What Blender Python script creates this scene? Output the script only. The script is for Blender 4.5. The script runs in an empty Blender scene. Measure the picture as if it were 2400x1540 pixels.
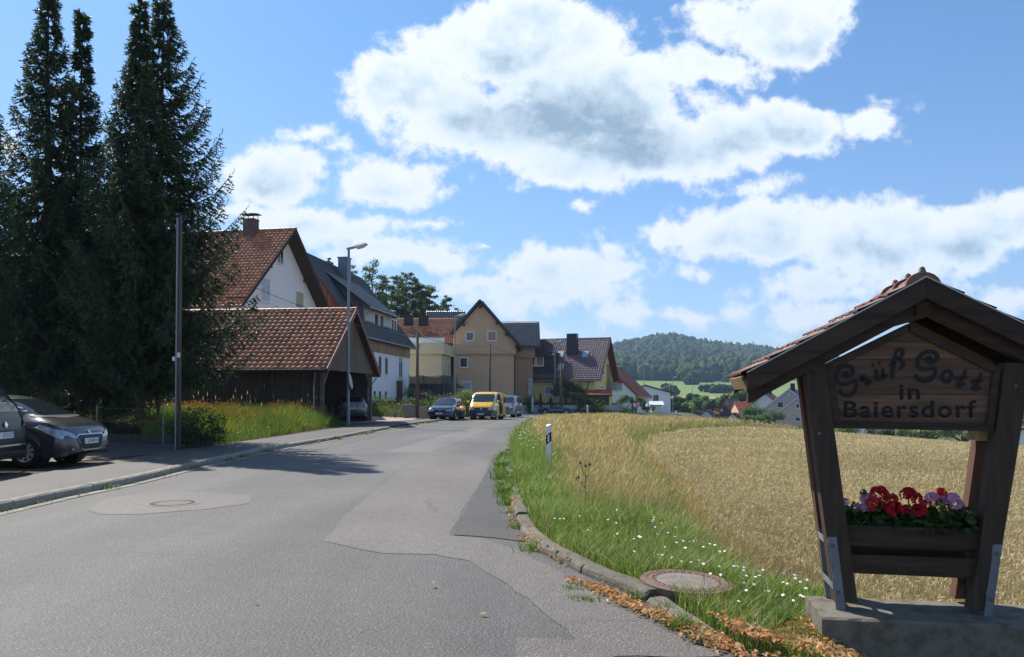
import bpy, bmesh, math, random
import numpy as np
from mathutils import Vector, Matrix, noise
from mathutils.bvhtree import BVHTree
SC = bpy.context.scene
COL = SC.collection
R = math.radians
random.seed(7)
RNG = np.random.default_rng(7)
# camera
FPX, EYE = 1875.0, 1.5                       # focal length in units of a 2400 px wide frame, eye height
PITCH = R(1.2)
SHIFT = 161.0 / FPX - math.tan(PITCH)       # the photograph is cropped: horizon below its middle
CP, SP_ = math.cos(PITCH), math.sin(PITCH)
cam = bpy.data.cameras.new('camera')
cam.sensor_width = 36.0
cam.lens = 36.0 * FPX / 2400.0
cam.shift_y = SHIFT * FPX / 2400.0
cam.clip_start, cam.clip_end = 0.1, 20000
camo = bpy.data.objects.new('camera', cam)
camo.location = (0, 0, EYE)
camo.rotation_euler = (math.pi / 2 + PITCH, 0, 0)
COL.objects.link(camo)
SC.camera = camo
SUN_EL, SUN_AZ = R(49.5), R(-43)               # azimuth measured from +Y towards +X
SUN_DIR = Vector((math.sin(SUN_AZ) * math.cos(SUN_EL), math.cos(SUN_AZ) * math.cos(SUN_EL), math.sin(SUN_EL)))
sun = bpy.data.lights.new('sun', 'SUN')
sun.energy = 5.0
sun.angle = R(0.53)
sun.color = (1.0, 0.95, 0.87)
suno = bpy.data.objects.new('sun', sun)
suno.rotation_euler = SUN_DIR.to_track_quat('Z', 'Y').to_euler()
COL.objects.link(suno)
SC.view_settings.view_transform = 'Standard'
SC.view_settings.look = 'None'
SC.view_settings.exposure = 0.6
SC.view_settings.gamma = 1.0
SC.view_settings.use_curve_mapping = False
SC.cycles.max_bounces = 6
SC.cycles.diffuse_bounces = 3
SC.cycles.glossy_bounces = 3
SC.cycles.transmission_bounces = 4
SC.cycles.transparent_max_bounces = 8
def ray(u, v):
	dx = (u - 1200.0) / FPX
	dy = (770.2 - v) / FPX + SHIFT
	return (dx, CP - SP_ * dy, SP_ + CP * dy)
def G(u, v, z=0.0):
	d = ray(u, v)
	t = (z - EYE) / d[2]
	return Vector((d[0] * t, d[1] * t, z))
def at(u, v, Y):
	d = ray(u, v)
	t = Y / d[1]
	return Vector((d[0] * t, Y, EYE + d[2] * t))
# sky
def build_world():
	w = bpy.data.worlds.new('World')
	SC.world = w
	w.use_nodes = True
	nt = w.node_tree
	nt.nodes.clear()
	N, L = nt.nodes.new, nt.links.new
	def math_(tree, op, a, b=None, clamp=False):
		n = tree.nodes.new('ShaderNodeMath')
		n.operation = op
		n.use_clamp = clamp
		for i, x in enumerate((a, b)):
			if x is None:
				continue
			if isinstance(x, (int, float)):
				n.inputs[i].default_value = x
			else:
				tree.links.new(x, n.inputs[i])
		return n.outputs[0]
	def vmath(tree, op, a, b=None):
		n = tree.nodes.new('ShaderNodeVectorMath')
		n.operation = op
		for i, x in enumerate((a, b)):
			if x is None:
				continue
			if isinstance(x, (tuple, list)):
				n.inputs[i].default_value = x
			else:
				tree.links.new(x, n.inputs[i])
		return n.outputs['Value'] if op == 'LENGTH' else n.outputs['Vector']
	def xz(u, v):
		d = ray(u, v)
		return d[0] / d[1], d[2] / d[1]
	def ellipses(tree, P, lst, ref=85.0):
		out = None
		for (u, v, ru, rv) in lst:
			cx, cz = xz(u, v)
			k = min(1.15, max(0.22, rv / ref))
			sx, sz = k * FPX / ru, k * FPX / rv
			n = tree.nodes.new('ShaderNodeVectorMath')
			n.operation = 'MULTIPLY_ADD'
			tree.links.new(P, n.inputs[0])
			n.inputs[1].default_value = (sx, sz, 0)
			n.inputs[2].default_value = (-cx * sx, -cz * sz, 0)
			l = math_(tree, 'SUBTRACT', k, vmath(tree, 'LENGTH', n.outputs['Vector']))
			if out is None:
				out = l
			else:
				n = tree.nodes.new('ShaderNodeMath')
				n.operation = 'SMOOTH_MAX'
				tree.links.new(out, n.inputs[0])
				tree.links.new(l, n.inputs[1])
				n.inputs[2].default_value = 0.2
				out = n.outputs[0]
		return out
	blobs = [(1075, 95, 150, 80), (1250, 100, 270, 120), (960, 205, 165, 100), (1200, 275, 330, 125), (1430, 215, 250, 130),
			 (1440, 320, 300, 120), (1650, 150, 150, 60), (1820, 60, 225, 105), (1960, 30, 90, 60), (1720, 330, 220, 85),
			 (1850, 310, 180, 85), (2040, 290, 85, 55), (2085, 235, 45, 25), (1320, 385, 240, 65), (1160, 340, 170, 75),
			 (640, 400, 135, 88), (900, 420, 160, 72), (720, 300, 75, 26), (790, 340, 60, 24), (590, 500, 130, 45),
			 (720, 540, 190, 62), (840, 540, 100, 45), (900, 600, 190, 48), (1010, 615, 105, 36),
			 (1310, 635, 170, 75), (1420, 645, 115, 48), (1150, 685, 170, 42), (1260, 700, 240, 50),
			 (1560, 545, 140, 52), (1800, 545, 260, 85), (2100, 560, 330, 110), (2350, 520, 220, 85), (1780, 445, 110, 26),
			 (1640, 485, 90, 20), (1640, 630, 80, 22), (1345, 478, 45, 12), (1570, 742, 230, 28), (1930, 680, 220, 42),
			 (1880, 745, 220, 34), (2350, 700, 130, 34), (1180, 778, 230, 26), (2050, 735, 160, 30), (10, 320, 45, 40),
			 (60, 640, 260, 90), (300, 560, 160, 60), (1130, 570, 26, 8), (1000, 520, 60, 12)]
	greys = [(1340, 270, 330, 105), (1480, 350, 210, 75), (1180, 210, 160, 80), (1650, 360, 200, 40), (1870, 350, 150, 32),
			 (1760, 605, 280, 40), (2120, 645, 330, 42), (2050, 620, 300, 45), (2280, 590, 200, 45), (640, 440, 110, 36), (900, 455, 120, 30),
			 (720, 575, 160, 25), (1320, 690, 190, 25), (1930, 700, 170, 20), (1850, 110, 140, 30), (1300, 795, 260, 14)]
	def nz(tree, vec, scale, detail, rough, dist=0.0, col=False):
		n = tree.nodes.new('ShaderNodeTexNoise')
		n.inputs['Scale'].default_value = scale
		n.inputs['Detail'].default_value = detail
		n.inputs['Roughness'].default_value = rough
		n.inputs['Distortion'].default_value = dist
		tree.links.new(vec, n.inputs['Vector'])
		return n.outputs['Color'] if col else n.outputs[0]
	tc = N('ShaderNodeTexCoord')
	sep = N('ShaderNodeSeparateXYZ')
	L(tc.outputs['Generated'], sep.inputs[0])
	x, y, z = sep.outputs
	ys = math_(nt, 'MAXIMUM', y, 0.12)
	cmb = N('ShaderNodeCombineXYZ')
	L(math_(nt, 'DIVIDE', x, ys), cmb.inputs[0])
	L(math_(nt, 'DIVIDE', z, ys), cmb.inputs[1])
	P = cmb.outputs[0]
	warp = vmath(nt, 'SUBTRACT', nz(nt, P, 8.0, 3, 0.6, col=True), (0.5, 0.5, 0.5))
	Pw = vmath(nt, 'ADD', P, vmath(nt, 'MULTIPLY', warp, (0.13, 0.085, 0)))
	base = math_(nt, 'MINIMUM', ellipses(nt, Pw, blobs), 0.75)
	def billow(vec):
		return math_(nt, 'MULTIPLY', math_(nt, 'SUBTRACT', nz(nt, vec, 15.0, 9, 0.68), 0.505), 1.8)
	d0 = math_(nt, 'ADD', base, billow(P))
	d1 = math_(nt, 'ADD', base, billow(vmath(nt, 'ADD', P, (-0.016, 0.028, 0))))
	# clouds elsewhere in the sky: a plane of cumulus seen in perspective
	zz = math_(nt, 'MAXIMUM', z, 0.03)
	c2 = N('ShaderNodeCombineXYZ')
	L(math_(nt, 'DIVIDE', x, zz), c2.inputs[0])
	L(math_(nt, 'DIVIDE', y, zz), c2.inputs[1])
	other = math_(nt, 'MULTIPLY', math_(nt, 'SUBTRACT', nz(nt, c2.outputs[0], 0.9, 7, 0.6), 0.60), 5.0)  # out-of-view cloud cover, thinned to weaken the fill light
	# inside the photographed part of the sky only the clouds seen there
	sx = N('ShaderNodeSeparateXYZ')
	L(P, sx.inputs[0])
	mx = math_(nt, 'MULTIPLY', math_(nt, 'SUBTRACT', math_(nt, 'ABSOLUTE', sx.outputs[0]), 0.70), 8.0, True)
	mz = math_(nt, 'MULTIPLY', math_(nt, 'SUBTRACT', sx.outputs[1], 0.56), 8.0, True)
	my = math_(nt, 'MULTIPLY', math_(nt, 'SUBTRACT', 0.2, y), 8.0, True)
	mask = math_(nt, 'MAXIMUM', math_(nt, 'MAXIMUM', mx, mz), my)
	mup = math_(nt, 'MULTIPLY', math_(nt, 'SUBTRACT', z, 0.02), 20.0, True)
	oth = math_(nt, 'MULTIPLY', math_(nt, 'MAXIMUM', math_(nt, 'MINIMUM', other, 1.0), 0.0), math_(nt, 'MULTIPLY', mask, mup))
	d0m = math_(nt, 'MULTIPLY', math_(nt, 'ADD', d0, 0.02), math_(nt, 'SUBTRACT', 1.0, mask))
	def sstep(v, a, b):
		n = N('ShaderNodeMapRange')
		n.interpolation_type = 'SMOOTHSTEP'
		L(v, n.inputs[0])
		n.inputs[1].default_value, n.inputs[2].default_value = a, b
		return n.outputs[0]
	alpha = math_(nt, 'MAXIMUM', sstep(d0m, -0.06, 0.33), math_(nt, 'MULTIPLY', oth, 0.9))
	# shading: grey bases, and where more cloud lies towards the sun
	gr = math_(nt, 'MULTIPLY', sstep(ellipses(nt, Pw, greys, 70.0), -0.55, 1.15), math_(nt, 'ADD', 0.35, nz(nt, P, 9.0, 5, 0.6)))
	# cloud seen through more cloud towards the sun is greyer, its sunward edges stay white
	shade = sstep(math_(nt, 'SUBTRACT', d1, math_(nt, 'MULTIPLY', d0, 0.55)), 0.0, 0.75)
	core = sstep(d0, 0.1, 0.8)
	s = math_(nt, 'MULTIPLY', math_(nt, 'ADD', math_(nt, 'MULTIPLY', gr, 0.95), math_(nt, 'MULTIPLY', shade, 0.58)), core, True)
	cr = N('ShaderNodeValToRGB')
	cr.color_ramp.elements[0].color = (0.67, 0.705, 0.74, 1)
	cr.color_ramp.elements[0].position = 0.0
	cr.color_ramp.elements[1].color = (0.22, 0.315, 0.42, 1)
	cr.color_ramp.elements[1].position = 1.0
	el = cr.color_ramp.elements.new(0.35)
	el.color = (0.52, 0.61, 0.69, 1)
	L(s, cr.inputs[0])
	cloud = cr.outputs[0]
	sky = N('ShaderNodeTexSky')
	sky.sky_type = 'NISHITA'
	sky.sun_disc = False
	sky.sun_elevation = SUN_EL
	sky.sun_rotation = SUN_AZ
	sky.altitude = 300
	sky.air_density = 1.0
	sky.dust_density = 0.6
	sky.ozone_density = 2.0
	SKYS = 0.079
	mul = N('ShaderNodeMix')
	mul.data_type = 'RGBA'
	mul.blend_type = 'MIX'
	L(alpha, mul.inputs['Factor'])
	# hazier, paler towards the horizon
	tint = N('ShaderNodeValToRGB')
	tint.color_ramp.elements[0].color = (1.0, 1.08, 1.30, 1)
	tint.color_ramp.elements[0].position = 0.0
	tint.color_ramp.elements[1].color = (0.80, 1.14, 1.38, 1)
	tint.color_ramp.elements[1].position = 0.42
	L(z, tint.inputs[0])
	L(vmath(nt, 'MULTIPLY', sky.outputs[0], tint.outputs[0]), mul.inputs['A'])
	cs = vmath(nt, 'MULTIPLY', cloud, (1 / SKYS,) * 3)
	L(cs, mul.inputs['B'])
	bg = N('ShaderNodeBackground')
	bg.inputs['Strength'].default_value = SKYS
	L(mul.outputs['Result'], bg.inputs['Color'])
	out = N('ShaderNodeOutputWorld')
	L(bg.outputs[0], out.inputs['Surface'])
	w.cycles.sampling_method = 'MANUAL'
	w.cycles.sample_map_resolution = 512
build_world()
# helpers
class MB:
	"""collects boxes, tubes and polygons and links them as one mesh object"""
	def __init__(s):
		s.v, s.f, s.m = [], [], []
	def poly(s, pts, mi=0):
		n = len(s.v)
		s.v += [tuple(p) for p in pts]
		s.f.append(tuple(range(n, n + len(pts))))
		s.m.append(mi)
	def raw(s, vs, fs, mi=0):
		n = len(s.v)
		s.v += [tuple(p) for p in vs]
		for f in fs:
			s.f.append(tuple(i + n for i in f))
			s.m.append(mi)
	def box(s, c, size, M=None, mi=0, taper=1.0):
		hx, hy, hz = size[0] / 2, size[1] / 2, size[2] / 2
		vs = []
		for z in (-1, 1):
			k = taper if z > 0 else 1.0
			for x, y in ((-1, -1), (1, -1), (1, 1), (-1, 1)):
				p = Vector((x * hx * k, y * hy * k, z * hz))
				if M is not None:
					p = M @ p
				vs.append(p + Vector(c))
		s.raw(vs, [(3, 2, 1, 0), (4, 5, 6, 7), (0, 1, 5, 4), (1, 2, 6, 5), (2, 3, 7, 6), (3, 0, 4, 7)], mi)
	def box2(s, a, b, mi=0):
		a, b = Vector(a), Vector(b)
		s.box((a + b) / 2, [abs(b[i] - a[i]) for i in range(3)], None, mi)
	def bar(s, p, q, w, h=None, mi=0, up=(0, 0, 1)):
		"""rectangular bar from p to q, w across, h along up"""
		p, q = Vector(p), Vector(q)
		h = w if h is None else h
		d = (q - p)
		L = d.length
		d.normalize()
		u = Vector(up)
		if abs(d.dot(u)) > 0.98:
			u = Vector((0, 1, 0))
		a = d.cross(u).normalized()
		b = a.cross(d)
		M = Matrix((a, d, b)).transposed()
		s.box((p + q) / 2, (w, L, h), M, mi)
	def prism(s, pts, d, mi=0):
		"""closed polygon pts extruded by vector d"""
		d = Vector(d)
		n = len(pts)
		a = [Vector(p) for p in pts]
		b = [p + d for p in a]
		s.raw(a + b, [tuple(range(n - 1, -1, -1)), tuple(range(n, 2 * n))] +
			  [(i, (i + 1) % n, n + (i + 1) % n, n + i) for i in range(n)], mi)
	def tube(s, pts, r, seg=8, mi=0, caps=True):
		pts = [Vector(p) for p in pts]
		if not hasattr(r, '__len__'):
			r = [r] * len(pts)
		vs, fs = [], []
		a = None
		for i, p in enumerate(pts):
			d = (pts[min(i + 1, len(pts) - 1)] - pts[max(i - 1, 0)]).normalized()
			if a is None:
				a = d.orthogonal().normalized()
			else:
				a = (a - d * a.dot(d))
				a = a.normalized() if a.length > 1e-6 else d.orthogonal().normalized()
			b = d.cross(a)
			for k in range(seg):
				t = 2 * math.pi * k / seg
				vs.append(p + (a * math.cos(t) + b * math.sin(t)) * r[i])
		for i in range(len(pts) - 1):
			for k in range(seg):
				k2 = (k + 1) % seg
				fs.append((i * seg + k, i * seg + k2, (i + 1) * seg + k2, (i + 1) * seg + k))
		if caps:
			fs.append(tuple(range(seg - 1, -1, -1)))
			n = (len(pts) - 1) * seg
			fs.append(tuple(range(n, n + seg)))
		s.raw(vs, fs, mi)
	def lathe(s, prof, c=(0, 0, 0), seg=16, M=None, mi=0):
		vs, fs = [], []
		for r, z in prof:
			for k in range(seg):
				t = 2 * math.pi * k / seg
				p = Vector((r * math.cos(t), r * math.sin(t), z))
				if M is not None:
					p = M @ p
				vs.append(p + Vector(c))
		for i in range(len(prof) - 1):
			for k in range(seg):
				k2 = (k + 1) % seg
				fs.append((i * seg + k, i * seg + k2, (i + 1) * seg + k2, (i + 1) * seg + k))
		s.raw(vs, fs, mi)
	def blob(s, c, r, seed=0, sub=2, amp=0.2, mi=0):
		bm = bmesh.new()
		bmesh.ops.create_icosphere(bm, subdivisions=sub, radius=1)
		vs = []
		for v in bm.verts:
			k = 1 + amp * noise.noise(v.co * 1.7 + Vector((seed * 3.1, seed, 0)))
			vs.append(Vector((v.co.x * r[0], v.co.y * r[1], v.co.z * r[2])) * k + Vector(c))
		fs = [tuple(x.index for x in f.verts) for f in bm.faces]
		s.raw(vs, fs, mi)
		bm.free()
	def build(s, name, mats, parent=None, smooth=False, bevel=0.0, loc=None):
		me = bpy.data.meshes.new(name)
		me.from_pydata(s.v, [], s.f)
		if not isinstance(mats, (list, tuple)):
			mats = [mats]
		for m in mats:
			me.materials.append(m)
		if len(mats) > 1:
			me.polygons.foreach_set('material_index', s.m)
		if smooth:
			me.polygons.foreach_set('use_smooth', [True] * len(s.f))
		me.update()
		o = bpy.data.objects.new(name, me)
		COL.objects.link(o)
		if parent is not None:
			o.parent = parent
		if loc is not None:
			o.location = loc
		if bevel:
			b = o.modifiers.new('bevel', 'BEVEL')
			b.width = bevel
			b.segments = 2
			b.limit_method = 'ANGLE'
		return o
def np_mesh(name, V, Fc, mat, parent=None, attrs=None, smooth=False):
	"""V (n,3), Fc (m,k) constant-size faces; attrs: dict of per-vertex rgb"""
	me = bpy.data.meshes.new(name)
	V = np.asarray(V, dtype=np.float32)
	Fc = np.asarray(Fc, dtype=np.int32)
	me.vertices.add(len(V))
	me.vertices.foreach_set('co', V.ravel())
	k = Fc.shape[1]
	me.loops.add(Fc.size)
	me.loops.foreach_set('vertex_index', Fc.ravel())
	me.polygons.add(len(Fc))
	me.polygons.foreach_set('loop_start', np.arange(0, Fc.size, k, dtype=np.int32))
	me.polygons.foreach_set('loop_total', np.full(len(Fc), k, dtype=np.int32))
	if smooth:
		me.polygons.foreach_set('use_smooth', np.ones(len(Fc), dtype=bool))
	for a, c in (attrs or {}).items():
		at_ = me.attributes.new(a, 'FLOAT_COLOR', 'POINT')
		cc = np.ones((len(V), 4), dtype=np.float32)
		cc[:, :3] = c
		at_.data.foreach_set('color', cc.ravel())
	me.update(calc_edges=True)
	for m in (mat if isinstance(mat, (list, tuple)) else [mat]):
		me.materials.append(m)
	o = bpy.data.objects.new(name, me)
	COL.objects.link(o)
	if parent is not None:
		o.parent = parent
	return o
def thing(name, label, cat, loc=(0, 0, 0), rz=0.0, group=None):
	o = bpy.data.objects.new(name, None)
	o.empty_display_size = 0.2
	COL.objects.link(o)
	o.location = loc
	o.rotation_euler = (0, 0, rz)
	tag(o, label, cat, group)
	return o
def tag(o, label=None, cat=None, group=None, kind=None):
	for k, v in (('label', label), ('category', cat), ('group', group), ('kind', kind)):
		if v:
			o[k] = v
	return o
def copy_tree(o, parent=None):
	c = o.copy()
	COL.objects.link(c)
	c.parent = parent
	for ch in [x for x in o.children]:
		copy_tree(ch, c)
	return c
# materials
MATS = {}
def mat(name, col, rough=0.8, var=0.15, scale=4.0, bump=0.0, bscale=None, spec=0.4, metal=0.0, rnd=0.0,
		attr=None, col2=None, detail=5, stretch=None, coat=0.0, wave=None, trans=0.0, grime=None):
	if name in MATS:
		return MATS[name]
	m = bpy.data.materials.new(name)
	m.use_nodes = True
	nt = m.node_tree
	N, L = nt.nodes.new, nt.links.new
	b = nt.nodes['Principled BSDF']
	b.inputs['Roughness'].default_value = rough
	b.inputs['Specular IOR Level'].default_value = spec
	b.inputs['Metallic'].default_value = metal
	if coat:
		b.inputs['Coat Weight'].default_value = coat
		b.inputs['Coat Roughness'].default_value = 0.26 if 'glazed' in name else 0.03
	if trans:
		b.inputs['Transmission Weight'].default_value = trans
	tc = N('ShaderNodeTexCoord')
	vec = tc.outputs['Object']
	if stretch:
		mp = N('ShaderNodeMapping')
		mp.inputs['Scale'].default_value = stretch
		L(vec, mp.inputs[0])
		vec = mp.outputs[0]
	n = N('ShaderNodeTexNoise')
	n.inputs['Scale'].default_value = scale
	n.inputs['Detail'].default_value = detail
	n.inputs['Roughness'].default_value = 0.6
	L(vec, n.inputs['Vector'])
	if attr:
		a = N('ShaderNodeAttribute')
		a.attribute_name = attr
		base = a.outputs['Color']
	else:
		rgb = N('ShaderNodeRGB')
		rgb.outputs[0].default_value = (*col, 1)
		base = rgb.outputs[0]
	if col2 is not None:
		mx = N('ShaderNodeMix')
		mx.data_type = 'RGBA'
		mr = N('ShaderNodeMapRange')
		mr.inputs[1].default_value, mr.inputs[2].default_value = 0.42, 0.62
		L(n.outputs[0], mr.inputs[0])
		L(mr.outputs[0], mx.inputs['Factor'])
		L(base, mx.inputs['A'])
		mx.inputs['B'].default_value = (*col2, 1)
		base = mx.outputs['Result']
	hsv = N('ShaderNodeHueSaturation')
	L(base, hsv.inputs['Color'])
	mr = N('ShaderNodeMapRange')
	mr.inputs[1].default_value, mr.inputs[2].default_value = 0.3, 0.7
	mr.inputs[3].default_value, mr.inputs[4].default_value = 1 - var, 1 + var
	L(n.outputs[0], mr.inputs[0])
	val = mr.outputs[0]
	if rnd:
		oi, ge, ad, fr = N('ShaderNodeObjectInfo'), N('ShaderNodeNewGeometry'), N('ShaderNodeMath'), N('ShaderNodeMath')
		L(oi.outputs['Random'], ad.inputs[0])
		L(ge.outputs['Random Per Island'], ad.inputs[1])
		fr.operation = 'FRACT'
		L(ad.outputs[0], fr.inputs[0])
		m2, m3 = N('ShaderNodeMapRange'), N('ShaderNodeMath')
		m2.inputs[3].default_value, m2.inputs[4].default_value = 1 - rnd, 1 + rnd
		L(fr.outputs[0], m2.inputs[0])
		m3.operation = 'MULTIPLY'
		L(val, m3.inputs[0])
		L(m2.outputs[0], m3.inputs[1])
		val = m3.outputs[0]
		hr = N('ShaderNodeMapRange')
		hr.inputs[3].default_value, hr.inputs[4].default_value = 0.5 - 0.03 * rnd, 0.5 + 0.03 * rnd
		m4 = N('ShaderNodeMath')
		m4.operation = 'MULTIPLY'
		m4.inputs[1].default_value = 7.31
		L(fr.outputs[0], m4.inputs[0])
		m5 = N('ShaderNodeMath')
		m5.operation = 'FRACT'
		L(m4.outputs[0], m5.inputs[0])
		L(m5.outputs[0], hr.inputs[0])
		L(hr.outputs[0], hsv.inputs['Hue'])
	L(val, hsv.inputs['Value'])
	L(hsv.outputs[0], b.inputs['Base Color'])
	if bump:
		bp = N('ShaderNodeBump')
		bp.inputs['Strength'].default_value = 1.0
		bp.inputs['Distance'].default_value = bump
		if bscale:
			n2 = N('ShaderNodeTexNoise')
			n2.inputs['Scale'].default_value = bscale
			n2.inputs['Detail'].default_value = 4
			L(vec, n2.inputs['Vector'])
			L(n2.outputs[0], bp.inputs['Height'])
		else:
			L(n.outputs[0], bp.inputs['Height'])
		L(bp.outputs[0], b.inputs['Normal'])
	MATS[name] = m
	return m
def leafmat(name, col, var=0.25, rnd=0.35, trans=0.35, rough=0.55, attr=None, spec=0.35, tc_=(1.45, 1.55, 0.95, 1)):
	"""two-sided foliage: diffuse + translucent"""
	if name in MATS:
		return MATS[name]
	m = mat(name, col, rough, var, 0.6, rnd=rnd, attr=attr, spec=spec, detail=2)
	nt = m.node_tree
	b = nt.nodes['Principled BSDF']
	out = nt.nodes['Material Output']
	hs = [n for n in nt.nodes if n.type == 'HUE_SAT'][0]
	t = nt.nodes.new('ShaderNodeBsdfTranslucent')
	mx = nt.nodes.new('ShaderNodeMixShader')
	mx.inputs[0].default_value = trans
	br = nt.nodes.new('ShaderNodeMix')
	br.data_type = 'RGBA'
	br.blend_type = 'MULTIPLY'
	br.inputs['Factor'].default_value = 1.0
	nt.links.new(hs.outputs[0], br.inputs['A'])
	br.inputs['B'].default_value = tc_
	nt.links.new(br.outputs['Result'], t.inputs['Color'])
	nt.links.new(b.outputs[0], mx.inputs[1])
	nt.links.new(t.outputs[0], mx.inputs[2])
	nt.links.new(mx.outputs[0], out.inputs['Surface'])
	return m
def interp(x, xs, ys):
	return float(np.interp(x, xs, ys))
def smooth(t):
	t = np.clip(t, 0, 1)
	return t * t * (3 - 2 * t)
def catmull(P, n=8):
	P = [Vector(p) for p in P]
	out = []
	for i in range(len(P) - 1):
		p0, p1, p2, p3 = P[max(i - 1, 0)], P[i], P[i + 1], P[min(i + 2, len(P) - 1)]
		for k in range(n):
			t = k / n
			out.append(0.5 * ((2 * p1) + (p2 - p0) * t + (2 * p0 - 5 * p1 + 4 * p2 - p3) * t * t + (3 * p1 - p0 - 3 * p2 + p3) * t ** 3))
	out.append(P[-1])
	return out
# ground lines
# left kerb (road side), then round the bend; right kerb; boundary of the wheat
LK_PX = [(-420, 1292), (0, 1200), (150, 1165), (300, 1135), (420, 1105), (530, 1080), (640, 1055), (760, 1035), (880, 1012), (960, 998), (1040, 987.5),
		 (1110, 980.5), (1180, 975.5)]
LK = [G(u, v) for u, v in LK_PX]
LK = [Vector((p.x, p.y)) for p in LK] + [Vector((0.3, 70)), Vector((1.6, 80)), Vector((4.5, 90)), Vector((11, 98)), Vector((24, 112)), Vector((27, 140)), Vector((31, 180)), Vector((38, 230))]
RK_PX = [(1760, 1540), (1590, 1440), (1450, 1385), (1340, 1335), (1250, 1285), (1215, 1235), (1198, 1190), (1190, 1140), (1184, 1085), (1187, 1040),
		 (1203, 1010), (1225, 990), (1250, 977)]
RK = [G(u, v) for u, v in RK_PX]
RK = [Vector((3.8, 3.6))] + [Vector((p.x, p.y)) for p in RK] + [Vector((5.2, 72)), Vector((9.5, 80)), Vector((15, 86)), Vector((22, 93)), Vector((29.5, 110)), Vector((33, 140)), Vector((37, 180)), Vector((44, 230))]
WX = [(1.8, 2.0), (3.5, 6.0), (2.85, 6.6), (2.74, 7.8), (2.58, 9.7), (3.1, 14.5), (3.64, 20.7), (4.55, 28), (6.2, 35), (8.6, 40), (13.3, 46), (26, 56), (46, 70), (120, 110)]
_lky = np.array([p.y for p in LK]); _lkx = np.array([p.x for p in LK])
_rky = np.array([p.y for p in RK]); _rkx = np.array([p.x for p in RK])
_wy = np.array([p[1] for p in WX]); _wx = np.array([p[0] for p in WX])
def terrain(x, y):
	"""height of the ground, vectorised"""
	x, y = np.asarray(x, dtype=float), np.asarray(y, dtype=float)
	z = -0.012 * np.maximum(0, np.minimum(y, 200) - 50)
	w = np.interp(y, _wy, _wx)
	z = z - 0.72 * smooth((x - w + 1.3) / 1.9) * (1 - smooth((y - 60) / 50))
	x0 = 12 + 0.12 * np.maximum(0, y - 40)
	z = z - 0.072 * np.clip(x - x0, 0, 60)
	xc = 6 + 0.1 * np.maximum(0, y - 40) + 0.17 * np.maximum(0, y - 80)
	z = z - 3.0 * smooth((y - 42) / 42) * smooth((x - xc) / 9)
	# left side of the road rises gently to the gardens
	lk = np.interp(y, _lky, _lkx)
	bl = np.where(y < 64, lk - 2.6, np.interp(y, [64, 70, 80, 96, 97.6, 99.4, 112, 135, 170], [-3.6, -3.5, -3.2, -3.4, -3.0, 9.5, 9.5, 6, 4]))
	z = z + 1.25 * smooth((bl - x) / np.where(y > 97, 2.0, 5.0)) * smooth((y - 56) / 12) * (1 - smooth((y - 150) / 30))
	z = z + 0.42 * smooth((lk - 2.4 - x) / 3.5) * smooth((y - 25.5) / 4) * (1 - smooth((y - 38.2) / 1.6))
	# valley, fields and the foot of the hill
	yy = [0, 190, 300, 400, 520, 700, 900, 1300, 1800, 2600]
	zz = [0, 0, -9.0, -6.0, 0.5, 9.5, 20, 55, 122, 150]
	far = np.interp(y, yy, zz)
	k = smooth((y - 190) / 110)
	z = z * (1 - k) + k * far
	# the hill: higher to the left of the view, sloping down to the right
	ridge = np.interp(x / np.maximum(y, 1), [-1.0, -0.3, 0.05, 0.10, 0.123, 0.149, 0.176, 0.197, 0.213, 0.235, 0.267, 0.299, 0.336, 0.373, 0.5, 0.64, 1.2],
					  [0.55, 0.70, 0.80, 0.85, 0.88, 0.94, 1.02, 1.06, 1.03, 0.955, 0.885, 0.83, 0.77, 0.68, 0.52, 0.46, 0.4])
	z = np.where(y > 850, far * (1 + (ridge - 1) * smooth((y - 850) / 700)), z)
	return z
def T(x, y):
	return float(terrain(x, y))
_rr = random.Random(5)
def W3(x, y, dz=0.0):
	return Vector((x, y, T(x, y) + dz))
# ground sheets
def grid_sheet(name, m, xs, ys, zf, colf=None, kind='structure'):
	X, Y = np.meshgrid(xs, ys)
	Z = zf(X, Y)
	V = np.stack([X, Y, Z], -1).reshape(-1, 3)
	nx, ny = len(xs), len(ys)
	i = np.arange(nx * ny).reshape(ny, nx)
	Fc = np.stack([i[:-1, :-1], i[:-1, 1:], i[1:, 1:], i[1:, :-1]], -1).reshape(-1, 4)
	o = np_mesh(name, V, Fc, m, attrs={'tone': colf(V)} if colf else None, smooth=True)
	tag(o, kind=kind)
	return o
def vnoise(x, y, s, seed=0):
	"""cheap smooth value noise, vectorised"""
	rng = np.random.default_rng(seed + 11)
	tab = rng.random((64, 64))
	x, y = np.asarray(x) * s, np.asarray(y) * s
	xi, yi = np.floor(x).astype(int), np.floor(y).astype(int)
	fx, fy = smooth(x - xi), smooth(y - yi)
	a = tab[yi % 64, xi % 64]; b = tab[yi % 64, (xi + 1) % 64]
	c = tab[(yi + 1) % 64, xi % 64]; d = tab[(yi + 1) % 64, (xi + 1) % 64]
	return (a * (1 - fx) + b * fx) * (1 - fy) + (c * (1 - fx) + d * fx) * fy
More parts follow.
